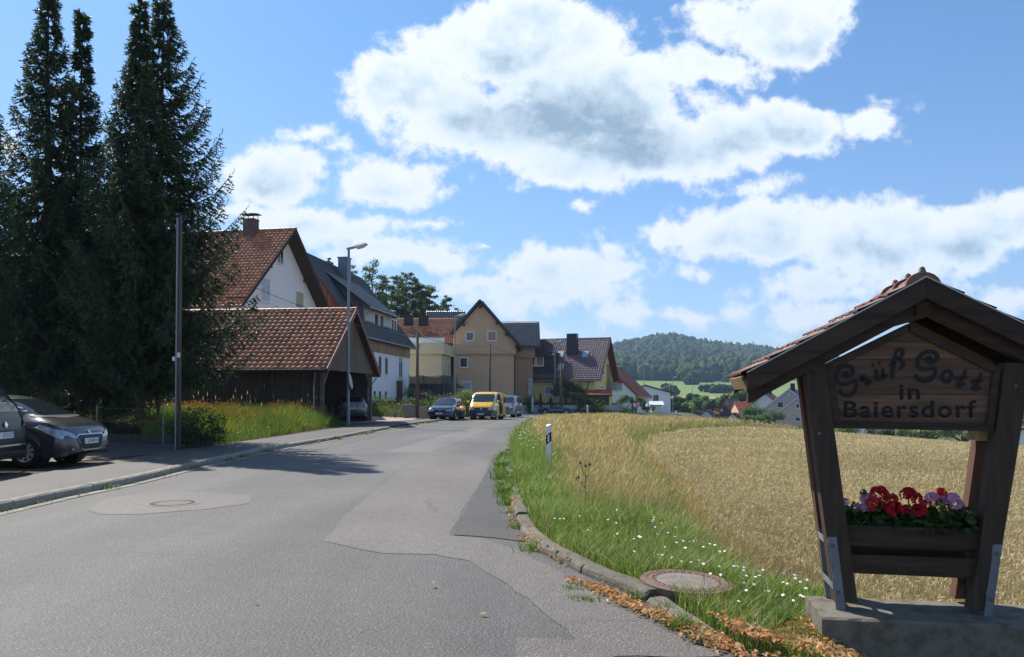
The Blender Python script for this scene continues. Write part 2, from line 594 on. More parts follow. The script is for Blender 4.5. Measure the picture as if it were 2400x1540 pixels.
def ground_col(V):
	x, y = V[:, 0], V[:, 1]
	n = vnoise(x, y, 0.35, 1) * 0.6 + vnoise(x, y, 1.7, 2) * 0.4
	c = np.empty((len(V), 3))
	dry = np.array([0.16, 0.13, 0.06]); green = np.array([0.07, 0.10, 0.025]); soil = np.array([0.20, 0.15, 0.085])
	c[:] = green + (dry - green) * n[:, None]
	w = np.interp(y, _wy, _wx)
	inw = (x > w) & (y < 110)
	c[inw] = soil
	lk = np.interp(y, _lky, _lkx)
	left = (x < lk - 1.5) & (y < 200)
	c[left] = green * 0.8
	dirt = left & (y < 40)
	c[dirt] = np.array([0.09, 0.075, 0.05])
	# far fields: tan stubble, a strip of green above it, hedged meadows
	r = x / np.maximum(y, 1)
	f = y > 300
	nn = vnoise(x, y, 0.01, 5)
	b1 = 560 - 420 * (r - 0.22)
	tan = f & (y < b1)
	c[tan] = np.array([0.27, 0.22, 0.11]) * (0.9 + 0.2 * nn[tan, None])
	gr = f & (y >= b1)
	c[gr] = np.array([0.135, 0.19, 0.06]) * (0.85 + 0.3 * nn[gr, None])
	t2 = f & (y > 700) & (vnoise(x, y, 0.006, 9) > 0.5)
	c[t2] = np.array([0.22, 0.21, 0.10])
	fo = y > 900
	c[fo] = np.array([0.03, 0.05, 0.02])
	return c
M_ground = mat('ground_soil', (0, 0, 0), 0.95, 0.3, 1.2, attr='tone', bump=0.03, bscale=9, spec=0.15)
xs = np.concatenate([np.linspace(-400, -60, 25), np.linspace(-58, -14, 45), np.linspace(-13.5, 16, 100), np.linspace(17, 80, 60), np.linspace(82, 400, 40), np.linspace(420, 2200, 50)])
ys = np.concatenate([np.linspace(-30, 1, 20), np.linspace(1.3, 30, 100), np.linspace(30.5, 100, 110), np.linspace(101, 320, 60), np.linspace(325, 1000, 60), np.linspace(1020, 3000, 60)])
def ground_z(X, Y):
	z = terrain(X, Y)
	lk, rk = np.interp(Y, _lky, _lkx), np.interp(Y, _rky, _rkx)
	on_road = ((X > lk - 1.6) | ((Y > 60) & (Y < 97.3) & (X > -3.3))) & (X < rk + 0.2) & (Y < 240)
	z = np.where(on_road, z - 0.10, z)
	lft = (X <= lk - 1.6) & (Y < 60)
	z = np.where(lft, z + 0.075, z)
	return z
grid_sheet('ground', M_ground, xs, ys, ground_z, ground_col)
def offset(line, d):
	out = []
	for i, p in enumerate(line):
		t = (line[min(i + 1, len(line) - 1)] - line[max(i - 1, 0)]).normalized()
		out.append(p + Vector((t.y, -t.x)) * d)
	return out
def densify(line, step=1.0):
	P = catmull([Vector((p.x, p.y, 0)) for p in line], 10)
	out = [P[0]]
	for p in P[1:]:
		if (p - out[-1]).length >= step:
			out.append(p)
	return [Vector((p.x, p.y)) for p in out]
LKd, RKd = densify(LK, 0.8), densify(RK, 0.5)
def strip(name, m, A, B, dz, kind='structure', n=6, parent=None):
	"""sheet between two polylines with equal counts"""
	V, Fc = [], []
	for a, b in zip(A, B):
		for k in range(n + 1):
			p = a.lerp(b, k / n)
			V.append((p.x, p.y, T(p.x, p.y) + dz))
	for i in range(len(A) - 1):
		for k in range(n):
			q = i * (n + 1) + k
			Fc.append((q, q + 1, q + n + 2, q + n + 1))
	o = np_mesh(name, V, Fc, m, parent=parent, smooth=True)
	if kind:
		tag(o, kind=kind)
	return o
def resample(line, n):
	L = [0]
	for a, b in zip(line, line[1:]):
		L.append(L[-1] + (b - a).length)
	xs_ = [p.x for p in line]; ys_ = [p.y for p in line]
	return [Vector((interp(t, L, xs_), interp(t, L, ys_))) for t in np.linspace(0, L[-1], n)]
def asphalt(name, base, warm=0.0, streak=0.12, speck=0.5, tracks=None):
	m = bpy.data.materials.new(name)
	m.use_nodes = True
	nt = m.node_tree
	N, L = nt.nodes.new, nt.links.new
	b = nt.nodes['Principled BSDF']
	b.inputs['Roughness'].default_value = 0.72
	b.inputs['Specular IOR Level'].default_value = 0.35
	tc = N('ShaderNodeTexCoord')
	vec = tc.outputs['Object']
	def nz(scale, detail, stretch=None, rough=0.6):
		n = N('ShaderNodeTexNoise')
		n.inputs['Scale'].default_value = scale
		n.inputs['Detail'].default_value = detail
		n.inputs['Roughness'].default_value = rough
		if stretch:
			mp = N('ShaderNodeMapping')
			mp.inputs['Scale'].default_value = stretch
			mp.inputs['Rotation'].default_value = (0, 0, R(-6))
			L(vec, mp.inputs[0])
			L(mp.outputs[0], n.inputs['Vector'])
		else:
			L(vec, n.inputs['Vector'])
		return n.outputs[0]
	def rng_(v, a, b_, c, d):
		n = N('ShaderNodeMapRange')
		L(v, n.inputs[0])
		for i, q in enumerate((a, b_, c, d)):
			n.inputs[i + 1].default_value = q
		return n.outputs[0]
	def mul(a, b_):
		n = N('ShaderNodeMath')
		n.operation = 'MULTIPLY'
		L(a, n.inputs[0])
		L(b_, n.inputs[1])
		return n.outputs[0]
	v = mul(rng_(nz(0.22, 6), 0.3, 0.7, 0.80, 1.20), rng_(nz(0.9, 4, (1.0, 0.07, 1)), 0.35, 0.7, 1 - streak, 1 + streak))
	v = mul(v, rng_(nz(70, 3), 0.3, 0.7, 0.72, 1.28))
	v = mul(v, rng_(nz(7, 6), 0.3, 0.7, 0.93, 1.07))
	if tracks:
		# tyre polished bands along the lane
		sx = N('ShaderNodeSeparateXYZ')
		L(vec, sx.inputs[0])
		for (x0, y0, x1, y1, w, amt) in tracks:
			dx, dy = x1 - x0, y1 - y0
			ln = math.hypot(dx, dy)
			def m_(op, a, b_):
				n = N('ShaderNodeMath')
				n.operation = op
				for i, q in enumerate((a, b_)):
					if q is None:
						continue
					if isinstance(q, float):
						n.inputs[i].default_value = q
					else:
						L(q, n.inputs[i])
				return n.outputs[0]
			d = m_('ADD', m_('MULTIPLY', sx.outputs[0], dy / ln), m_('MULTIPLY', sx.outputs[1], -dx / ln))
			d = m_('ABSOLUTE', m_('ADD', m_('SUBTRACT', d, (x0 * dy - y0 * dx) / ln), m_('MULTIPLY', m_('SUBTRACT', nz(0.35, 3), 0.5), 1.2)), None)
			f = rng_(d, 0.0, w, 1.0 + amt, 1.0)
			v = mul(v, f)
	# pale stones in the binder
	vo = N('ShaderNodeTexVoronoi')
	vo.inputs['Scale'].default_value = 46
	L(vec, vo.inputs['Vector'])
	sc_ = N('ShaderNodeSeparateColor')
	L(vo.outputs['Color'], sc_.inputs[0])
	pick = rng_(sc_.outputs[0], 0.80, 0.84, 0.0, 1.0)
	near = rng_(vo.outputs['Distance'], 0.22, 0.36, 1.0, 0.0)
	pn = mul(pick, near)
	st = rng_(pn, 0.0, 1.0, 1.0, 2.5)
	v = mul(v, st)
	dk = rng_(mul(rng_(sc_.outputs[1], 0.72, 0.78, 0.0, 1.0), near), 0.0, 1.0, 1.0, 0.55)
	v = mul(v, dk)
	# fine cracks that follow cell edges, only in places
	vc = N('ShaderNodeTexVoronoi')
	vc.feature = 'DISTANCE_TO_EDGE'
	vc.inputs['Scale'].default_value = 0.42
	wn = N('ShaderNodeTexNoise')
	wn.inputs['Scale'].default_value = 2.2
	wn.inputs['Detail'].default_value = 5
	L(vec, wn.inputs['Vector'])
	mx = N('ShaderNodeMix')
	mx.data_type = 'VECTOR'
	mx.inputs['Factor'].default_value = 0.25
	L(vec, mx.inputs['A'])
	L(wn.outputs['Color'], mx.inputs['B'])
	L(mx.outputs['Result'], vc.inputs['Vector'])
	crack = rng_(vc.outputs['Distance'], 0.0, 0.012, 0.45, 0.0)
	crm = rng_(nz(0.16, 2), 0.52, 0.6, 0.0, 1.0)
	sub = N('ShaderNodeMath')
	sub.operation = 'SUBTRACT'
	sub.inputs[0].default_value = 1.0
	L(mul(crack, crm), sub.inputs[1])
	v = mul(v, sub.outputs[0])
	hs = N('ShaderNodeHueSaturation')
	hs.inputs['Color'].default_value = (base * (1.05 + warm), base * (1 + warm * 0.1), base * (0.93 - warm * 0.3), 1)
	L(v, hs.inputs['Value'])
	L(hs.outputs[0], b.inputs['Base Color'])
	bp = N('ShaderNodeBump')
	bp.inputs['Distance'].default_value = 0.006
	L(vo.outputs['Distance'], bp.inputs['Height'])
	L(bp.outputs[0], b.inputs['Normal'])
	return m
_a, _b = G(350, 1330), G(1010, 1058)
_c, _d = G(-100, 1260), G(900, 1040)
A_road = asphalt('asphalt_road', 0.085, 0.0, tracks=[(_a.x, _a.y, _b.x, _b.y, 0.75, 0.30), (_c.x, _c.y, _d.x, _d.y, 0.6, 0.14), (1.2, 5.0, -0.6, 30.0, 0.6, 0.10)])
A_patch = asphalt('asphalt_patch_brownish', 0.108, 0.09)
A_patch2 = asphalt('asphalt_patch_dark', 0.060, 0.02)
A_pave = asphalt('asphalt_pavement', 0.075, 0.06, 0.06)
A_park = asphalt('asphalt_parking', 0.062, 0.08, 0.06)
M_conc = mat('concrete', (0.29, 0.265, 0.22), 0.9, 0.3, 3.5, bump=0.006, bscale=40, rnd=0.12, col2=(0.24, 0.22, 0.18), spec=0.2)
M_conc2 = mat('concrete_pale', (0.50, 0.47, 0.40), 0.9, 0.2, 3.5, bump=0.004, bscale=50, rnd=0.1, spec=0.2)
M_iron = mat('cast_iron', (0.085, 0.075, 0.07), 0.6, 0.3, 20, spec=0.5, bump=0.002)
M_rust = mat('rusty_iron', (0.20, 0.115, 0.085), 0.85, 0.35, 14, col2=(0.13, 0.09, 0.07), bump=0.002)
M_galv = mat('galvanised_steel', (0.36, 0.37, 0.38), 0.45, 0.2, 8, metal=0.6, spec=0.5)
M_galvd = mat('weathered_steel', (0.22, 0.23, 0.24), 0.6, 0.2, 8, metal=0.3, spec=0.4)
def flat_poly(name, m, px, dz, parent=None, kind='structure', z=0.0, world=False):
	P = [Vector(p) if world else G(*p, z) for p in px]
	if 'patch' in name:
		rj = random.Random(len(px))
		Q = []
		for p, q in zip(P, P[1:] + P[:1]):
			n = max(1, int((q - p).length / 0.22))
			dv = (q - p).normalized()
			for k in range(n):
				e = rj.uniform(-0.02, 0.02) if k else 0
				Q.append(p.lerp(q, k / n) + Vector((-dv.y, dv.x, 0)) * e)
		P = Q
	mb = MB()
	cx = sum(p.x for p in P) / len(P); cy = sum(p.y for p in P) / len(P)
	n = len(P)
	vs = [(p.x, p.y, T(p.x, p.y) + dz) for p in P] + [(cx, cy, T(cx, cy) + dz)]
	bm = bmesh.new()
	bv = [bm.verts.new(v) for v in vs[:-1]]
	f = bm.faces.new(bv)
	bmesh.ops.triangulate(bm, faces=[f])
	bmesh.ops.recalc_face_normals(bm, faces=bm.faces)
	for f in bm.faces:
		if f.normal.z < 0:
			f.normal_flip()
	me = bpy.data.meshes.new(name)
	bm.to_mesh(me)
	bm.free()
	me.materials.append(m)
	o = bpy.data.objects.new(name, me)
	COL.objects.link(o)
	if parent:
		o.parent = parent
	elif kind:
		tag(o, kind=kind)
	return o
# road
nR = 240
lroad, rroad = resample(LKd, nR), resample(RKd, nR)
lroad = [Vector((-24, -20)), Vector((-14, -6))] + lroad
rroad = [Vector((14, -20)), Vector((7, -3.5))] + rroad
road = strip('road', A_road, lroad, rroad, 0.0, n=14)
flat_poly('road_patch', A_patch, [(985, 1072), (1040, 1068), (1100, 1068), (1152, 1075), (1128, 1130), (1090, 1190), (1055, 1256), (1120, 1262), (1215, 1290), (1330, 1352),
								  (1420, 1410), (1560, 1480), (1690, 1540), (1400, 1540), (1290, 1450), (1190, 1370), (1100, 1315), (1020, 1300), (900, 1298), (760, 1270), (800, 1215), (880, 1150), (945, 1100)], 0.004, road)
flat_poly('road_patch', A_patch2, [(1156, 1076), (1183, 1078), (1188, 1130), (1196, 1185), (1210, 1230), (1235, 1272), (1160, 1262), (1062, 1255), (1092, 1195), (1130, 1130)], 0.008, road)
flat_poly('road_patch', A_patch, [(1212, 1497), (1300, 1500), (1370, 1506), (1470, 1560), (1210, 1600)], 0.008, road)
flat_poly('road_patch', A_patch, [(205, 1196), (250, 1168), (345, 1156), (480, 1154), (590, 1162), (585, 1180), (490, 1194), (330, 1206), (240, 1206)], 0.004, road)
flat_poly('road_patch', asphalt('asphalt_worn_pale', 0.112, 0.04), [(900, 1062), (1010, 1062), (1110, 1022), (1170, 1000), (1130, 996), (1040, 1020)], 0.004, road)
# kerb stones along the left side: dropped stretches at the driveways
M_gutter = mat('gutter_slab', (0.235, 0.215, 0.175), 0.9, 0.2, 3, rnd=0.15, spec=0.2)
lk1 = resample(LKd, 700)
pave_l = offset(lk1, -0.14)
pave_r = offset(lk1, -2.0)
pavement = strip('pavement', A_pave, [p for p in offset(LKd, -0.13) if p.y < 66], [q for p, q in zip(offset(LKd, -0.13), offset(LKd, -2.05)) if p.y < 66], 0.10, n=4)
flat_poly('side_road', A_pave, [(-3.4, 62.5, 0), (-1.5, 63.5, 0), (0.2, 70, 0), (1.6, 80, 0), (4.5, 90, 0), (11, 97.2, 0), (1, 97.2, 0), (-3.3, 97, 0), (-3.6, 80, 0)], 0.03, world=True)
along = 0.0
stones = []
d_acc = 0
prev = LKd[0]
i = 0
line = resample(LKd, 420)
kerb_len = 1.0
pts = [line[0]]
tot = sum((b - a).length for a, b in zip(line, line[1:]))
line = resample(LKd, int(tot / 1.0) + 1)
def kerb_mesh(L, w, h, r=0.03, dip=0.6):
	mb = MB()
	n = 5
	rr = random.Random(int(L * 100 + h * 1000))
	prof = [(-w, -dip), (-w, h), (-w * 0.3, h + 0.004), (-0.035, h), (-0.008, h - 0.02), (0, h - 0.05), (0.012, -dip)]
	vs, fs = [], []
	for k in range(n + 1):
		x = -L / 2 + 0.006 + (L - 0.012) * k / n
		for (a, b) in prof:
			j = 0.004
			vs.append((x, a + rr.uniform(-j, j) * 0.6, b + (rr.uniform(-j, j) if b > 0 else 0)))
	m = len(prof)
	for k in range(n):
		for q in range(m - 1):
			fs.append((k * m + q, k * m + q + 1, (k + 1) * m + q + 1, (k + 1) * m + q))
	fs.append(tuple(range(m)))
	fs.append(tuple(range((n + 1) * m - 1, n * m - 1, -1)))
	mb.raw(vs, fs)
	return mb
km = {}
for (h, w) in ((0.115, 0.15), (0.035, 0.15)):
	o = kerb_mesh(0.995, w, h, dip=0.25).build('kerb_stone', M_conc, pavement)
	km[h] = o
gut = MB()
gut.box((0, 0.16, -0.05), (0.985, 0.15, 0.122))
gut = gut.build('gutter_slab', M_gutter, pavement)
first = {0.115: True, 0.035: True, 'g': True}
for i in range(len(line) - 1):
	a, b = line[i], line[i + 1]
	c = (a + b) / 2
	ang = math.atan2(b.y - a.y, b.x - a.x)
	if c.y < 2 or c.y > 68:
		continue
	u = 1200 + FPX * c.x / max(c.y, 1)
	h = 0.115
	if u > 915 and c.y < 60:
		h = 0.035
	if c.y > 60:
		h = 0.035
	o = km[h] if first[h] else km[h].copy()
	if not first[h]:
		COL.objects.link(o)
	first[h] = False
	o.location = (c.x, c.y, T(c.x, c.y) + _rr.uniform(-0.006, 0.004))
	o.rotation_euler = (0, _rr.uniform(-0.004, 0.004), ang + _rr.uniform(-0.006, 0.006))
	o.rotation_euler.z += math.pi if True else 0
	if c.y < 60:
		o = gut if first['g'] else gut.copy()
		if not first['g']:
			COL.objects.link(o)
		first['g'] = False
		o.location = (c.x, c.y, T(c.x, c.y) + _rr.uniform(-0.004, 0.001))
		o.rotation_euler = (0, 0, ang + math.pi)
# parking bay beyond the pavement on the left, with a pale edging course
bay = [(-30, 4.0), (-18.5, 7.5), (-13.2, 11.2), (-10.4, 15.3), (-8.3, 21.5), (-8.6, 23.5), (-11, 25.4), (-16, 27), (-32, 30), (-48, 20)]
flat_poly('parking_area', A_park, [(x, y, 0) for x, y in bay], 0.094, world=True)
edg = MB()
ea = [Vector(p[:2]) for p in [(-18.6, 7.45), (-13.3, 11.15), (-10.5, 15.25)]]
ea = resample(ea, 14)
for a, b in zip(ea, ea[1:]):
	d = (b - a).normalized()
	p, q = a + d * 0.01, b - d * 0.01
	edg.bar((p.x, p.y, 0.062), (q.x, q.y, 0.062), 0.08, 0.09)
edg.build('edging_stone', M_conc2, pavement)
# driveway between the garage and the garden wall
M_pav = mat('driveway_paving', (0.34, 0.24, 0.20), 0.85, 0.15, 6, bump=0.003, bscale=30)
dw = [G(868, 989, .1), G(955, 989, .1), G(1000, 981, .1), G(960, 978, .1), G(880, 975, .1)]
flat_poly('driveway', M_pav, [(-9.2, 41, 0), (-7.0, 46.5, 0), (-6.2, 50, 0), (-6.4, 56.5, 0), (-11, 58.5, 0), (-18, 56, 0), (-17, 40, 0)], 0.103, world=True)
# right kerb: weathered stones, a gap overgrown in the middle
kr = resample(RKd, int(sum((b - a).length for a, b in zip(RKd, RKd[1:]))) + 1)
old = kerb_mesh(0.99, 0.15, 0.10, dip=0.3).build('kerb_stone', mat('concrete_old', (0.15, 0.135, 0.105), 0.95, 0.4, 7, bump=0.01, bscale=35, rnd=0.12, col2=(0.14, 0.125, 0.10), spec=0.15), road)
f = True
for i in range(len(kr) - 1):
	a, b = kr[i], kr[i + 1]
	c = (a + b) / 2
	if c.y < 5.15 or c.y > 75:
		continue
	o = old if f else old.copy()
	if not f:
		COL.objects.link(o)
	f = False
	low = 0.055 if 11.8 < c.y < 22 else 0.0
	low += 0.05 * max(0, (6.2 - c.y)) + (0.018 if c.y < 10 else 0)
	o.location = (c.x, c.y, T(c.x, c.y) - 0.012 - low + _rr.uniform(-0.012, 0.01))
	o.rotation_euler = (_rr.uniform(-0.03, 0.02), _rr.uniform(-0.01, 0.01), math.atan2(b.y - a.y, b.x - a.x) + _rr.uniform(-0.015, 0.015))
# manhole in the road
mh = thing('manhole_cover', 'round iron manhole cover with concrete centre set in the road surface', 'manhole cover', G(405, 1179, 0.006), 0)
mb = MB()
mb.lathe([(0.30, 0.001), (0.385, 0.001), (0.392, -0.01)], seg=40)
mb.lathe([(0.0, -0.003), (0.302, -0.003)], seg=40)
mb.build('frame_ring', M_iron, mh)
mb = MB()
mb.lathe([(0.0, 0.002), (0.245, 0.002)], seg=40)
mb.build('concrete_fill', A_patch, mh)
mb = MB()
mb.box((0, 0, 0), (0.035, 0.022, 0.006))
stud = mb.build('tread_stud', M_iron, mh)
for k in range(34):
	o = stud if k == 0 else stud.copy()
	if k:
		COL.objects.link(o)
	t = 2 * math.pi * k / 34
	o.location = (0.275 * math.cos(t), 0.275 * math.sin(t), 0.002)
	o.rotation_euler = (0, 0, t)
# raised manhole in the grass
p = G(1607, 1357, 0.10)
mr = thing('raised_manhole', 'raised round manhole with rusty rim standing in the green grass verge', 'manhole cover', (p.x, p.y, -0.035), R(10))
mr.rotation_euler = (R(2.0), R(3.0), 0)
mb = MB()
mb.lathe([(0.40, -0.3), (0.40, 0.07), (0.37, 0.09), (0.30, 0.09)], seg=40)
mb.build('concrete_shaft', mat('concrete_old2', (0.2, 0.18, 0.15), 0.95, 0.3, 6, bump=0.01, bscale=30), mr)
mb = MB()
mb.lathe([(0.395, 0.085), (0.400, 0.09), (0.400, 0.134), (0.396, 0.138), (0.345, 0.140), (0.343, 0.136), (0.333, 0.136), (0.331, 0.141), (0.27, 0.143), (0.262, 0.138)], seg=64)
mb.build('rim', M_rust, mr)
mr.scale = (0.88, 0.88, 0.88)
mb = MB()
mb.lathe([(0.0, 0.147), (0.20, 0.144), (0.266, 0.138)], seg=40)
mb.build('concrete_fill', mat('concrete_lid', (0.19, 0.16, 0.135), 0.9, 0.3, 7, bump=0.004, bscale=40), mr, smooth=True)
mb = MB()
mb.box((0, 0, 0), (0.016, 0.03, 0.008))
hole = mb.build('vent_hole', mat('hole_black', (0.012, 0.01, 0.01), 1, 0), mr)
for k in range(30):
	o = hole if k == 0 else hole.copy()
	if k:
		COL.objects.link(o)
	t = 2 * math.pi * k / 30
	o.location = (0.288 * math.cos(t), 0.288 * math.sin(t), 0.1405)
	o.rotation_euler = (0, 0, t)
# building materials
M_white = mat('render_white', (0.80, 0.80, 0.79), 0.9, 0.04, 1.2, bump=0.004, bscale=60, spec=0.2)
M_tan = mat('render_tan', (0.58, 0.39, 0.245), 0.9, 0.05, 1.2, bump=0.004, bscale=60, spec=0.2)
M_tan2 = mat('render_tan_dark', (0.43, 0.27, 0.17), 0.9, 0.05, 1.2, bump=0.004, bscale=60, spec=0.2)
M_beige = mat('render_beige', (0.62, 0.50, 0.33), 0.9, 0.05, 1.2, bump=0.004, bscale=60, spec=0.2)
M_yellow = mat('render_yellow', (0.74, 0.60, 0.25), 0.9, 0.05, 1.2, bump=0.004, bscale=60, spec=0.2)
M_greige = mat('render_grey_beige', (0.46, 0.42, 0.38), 0.9, 0.05, 1.2, spec=0.2)
M_orange = mat('render_orange', (0.62, 0.40, 0.24), 0.9, 0.05, 1.2, spec=0.2)
M_pvc = mat('window_frame_white', (0.78, 0.78, 0.77), 0.45, 0.03, 3)
M_shut = mat('shutter_beige', (0.50, 0.42, 0.26), 0.6, 0.1, 3)
M_shutg = mat('shutter_grey', (0.42, 0.42, 0.42), 0.6, 0.1, 3)
M_shutt = mat('shutter_tan', (0.44, 0.25, 0.15), 0.6, 0.1, 3)
M_glass = mat('window_glass', (0.025, 0.032, 0.04), 0.06, 0.05, 1, spec=0.9)
M_curt = mat('net_curtain', (0.32, 0.36, 0.37), 0.15, 0.3, 5, spec=0.8)
M_wdark = mat('timber_dark', (0.06, 0.042, 0.032), 0.8, 0.35, 3, stretch=(6, 6, 0.4), rnd=0.2, bump=0.004, spec=0.2)
M_wgrey = mat('timber_greybrown', (0.15, 0.12, 0.09), 0.85, 0.3, 3, stretch=(6, 6, 0.4), rnd=0.18, bump=0.004, spec=0.15)
M_wred = mat('timber_redbrown', (0.30, 0.145, 0.08), 0.8, 0.3, 3, stretch=(6, 6, 0.4), rnd=0.3, bump=0.004, spec=0.2)
M_wred2 = mat('timber_lightbrown', (0.35, 0.22, 0.14), 0.8, 0.3, 3, stretch=(6, 6, 0.4), rnd=0.25, bump=0.004, spec=0.2)
M_verge = mat('verge_board_red', (0.16, 0.05, 0.045), 0.6, 0.2, 2)
M_tile = mat('tile_red_weathered', (0.54, 0.205, 0.095), 0.5, 0.28, 1.1, rnd=0.32, col2=(0.36, 0.15, 0.085), bump=0.002, bscale=50, spec=0.35)
M_tile2 = mat('tile_red_far', (0.36, 0.125, 0.08), 0.55, 0.2, 1.0, rnd=0.25, spec=0.4)
M_tile_or = mat('tile_orange', (0.52, 0.17, 0.08), 0.55, 0.2, 1.0, rnd=0.25, spec=0.4)
M_tile_dk = mat('tile_anthracite', (0.035, 0.04, 0.048), 0.45, 0.2, 1.0, rnd=0.25, spec=0.5)
M_tile_gl = mat('tile_black_glazed', (0.035, 0.035, 0.04), 0.34, 0.1, 1.0, rnd=0.2, spec=1.0, coat=0.9)
M_tile_wine = mat('tile_wine_glazed', (0.13, 0.04, 0.05), 0.34, 0.1, 1.0, rnd=0.25, spec=1.0, coat=0.9)
M_tile_br = mat('tile_brown', (0.11, 0.06, 0.055), 0.5, 0.2, 1.0, rnd=0.2, spec=0.5)
M_slate = mat('slate_blue_grey', (0.085, 0.095, 0.12), 0.5, 0.15, 2, rnd=0.2, spec=0.5)
M_metal_dk = mat('sheet_metal_dark', (0.03, 0.035, 0.045), 0.4, 0.1, 2, spec=0.6)
M_metal_bl = mat('sheet_metal_blue', (0.14, 0.18, 0.23), 0.45, 0.1, 2, metal=0.3)
M_gutter2 = mat('gutter_zinc', (0.30, 0.31, 0.32), 0.4, 0.15, 3, metal=0.5)
M_soot = mat('chimney_dark', (0.03, 0.028, 0.028), 0.85, 0.2, 5)
M_brick = mat('chimney_brick', (0.13, 0.09, 0.075), 0.85, 0.3, 12, bump=0.006)
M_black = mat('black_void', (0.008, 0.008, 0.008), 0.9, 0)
def pantile(w, h, t=0.018, lift=0.05, amp=0.035, seg=7):
	"""one S-profile roof tile, local x across, y up the slope, z out of the roof; open below, with a front lip"""
	prof = []
	for k in range(seg + 1):
		s = k / seg
		x = (s - 0.5) * w * 1.06
		z = amp * (0.5 + 0.5 * math.cos(2 * math.pi * (s * 1.0 - 0.28)))
		prof.append((x, z))
	V, Fc = [], []
	for (y, dz) in ((0.0, lift), (h * 1.12, 0.0)):
		for x, z in prof:
			V.append((x, y, z + dz))
	for x, z in prof:
		V.append((x, 0.004, z + lift - t))
	n = seg + 1
	for k in range(seg):
		Fc.append((k, k + 1, n + k + 1, n + k))
		Fc.append((2 * n + k, 2 * n + k + 1, k + 1, k))
	return np.array(V, dtype=float), np.array(Fc)
def tile_mesh(name, m, w, h, **k):
	V, Fc = pantile(w, h, **k)
	me = bpy.data.meshes.new(name)
	me.from_pydata([tuple(v) for v in V], [], [tuple(f) for f in Fc])
	me.materials.append(m)
	me.polygons.foreach_set('use_smooth', [True] * len(Fc))
	me.update()
	return me
def tiles(parent, O, U, Vd, ncol, nrow, w, h, m, single=0, world=None, name='roof_tile', skip=None, **kw):
	"""lay tiles: O lower start corner, U along the eave, Vd up the slope (local frame of parent).
	The `single` nearest to the camera become objects of their own, the rest one joined part."""
	U, Vd = Vector(U).normalized(), Vector(Vd).normalized()
	Nn = U.cross(Vd).normalized()
	if Nn.z < 0:
		Nn = -Nn
	Mx = np.array([[U[i], Vd[i], Nn[i]] for i in range(3)])
	P = []
	rr = random.Random(3)
	for r in range(nrow):
		for c in range(ncol):
			a, b = (c + 0.5) * w, r * h
			if skip and skip(a, b):
				continue
			p = Vector(O) + U * a + Vd * b + Nn * rr.uniform(0.0, 0.006)
			P.append(p)
	if single:
		Wm = world if world is not None else Matrix.Identity(4)
		cp = Vector((0, 0, EYE))
		P.sort(key=lambda p: (Wm @ p - cp).length)
	S, J = P[:single], P[single:]
	me = tile_mesh(name, m, w, h, **kw) if S else None
	for p in S:
		o = bpy.data.objects.new(name, me)
		COL.objects.link(o)
		o.parent = parent
		R3 = Matrix((U, Vd, Nn)).transposed().to_4x4()
		o.matrix_local = Matrix.Translation(p) @ R3 @ Matrix.Rotation(rr.uniform(-0.012, 0.012), 4, 'Z') @ Matrix.Rotation(rr.uniform(-0.012, 0.012), 4, 'Y')
	if J:
		V, Fc = pantile(w, h, **kw)
		n = len(V)
		L = V @ Mx.T
		allV = (L[None] + np.array([list(p) for p in J])[:, None]).reshape(-1, 3)
		allF = (Fc[None] + (np.arange(len(J)) * n)[:, None, None]).reshape(-1, 4)
		o = np_mesh('roof_tiles', allV, allF, m, parent=parent, smooth=True)
		tag(o, kind='stuff')
def window(parent, O, U, N, cx, z0, w, h, fm=None, pane=None, mull=1, shut=None, shut_frac=0.0, sill=True, fr=0.07, proud=0.03, name='window'):
	"""window as frame ring + pane + sill; O wall origin, U along the wall, N outwards; cx centre along the wall, z0 lower edge"""
	fm = fm or M_pvc
	pane = pane or M_glass
	O, U, N = Vector(O), Vector(U).normalized(), Vector(N).normalized()
	Z = Vector((0, 0, 1))
	M = Matrix((U, N, Z)).transposed()
	c = O + U * cx + Z * (z0 + h / 2)
	mb = MB()
	def b(dx, dz, sx, sz, d0, d1, m_=mb):
		m_.box(c + U * dx + Z * dz + N * ((d0 + d1) / 2), (sx, d1 - d0, sz), M)
	b(0, h / 2 - fr / 2, w, fr, -0.02, proud)
	b(0, -h / 2 + fr / 2, w, fr, -0.02, proud)
	b(-w / 2 + fr / 2, 0, fr, h - 2 * fr, -0.02, proud)
	b(w / 2 - fr / 2, 0, fr, h - 2 * fr, -0.02, proud)
	for k in range(1, mull):
		b(-w / 2 + w * k / mull, 0, fr * 0.9, h - 2 * fr, -0.02, proud - 0.006)
	f = mb.build(name, fm, parent)
	q = MB()
	b(0, 0, w - 2 * fr, h - 2 * fr, -0.02, 0.008, q)
	q.build('pane', pane, f)
	if sill:
		q = MB()
		b(0, -h / 2 - 0.03, w + 0.12, 0.05, -0.02, 0.12, q)
		q.build('sill', fm, f)
	if shut is not None:
		q = MB()
		hs = (h - 2 * fr) * shut_frac
		nsl = max(3, int(hs / 0.09))
		for k in range(nsl):
			zt = h / 2 - fr - hs * (k + 0.5) / nsl
			b(0, zt, w - 2 * fr, hs / nsl * 0.86, -0.01, 0.02, q)
		tag(q.build('roller_shutter', shut, f), kind='stuff')
	return f
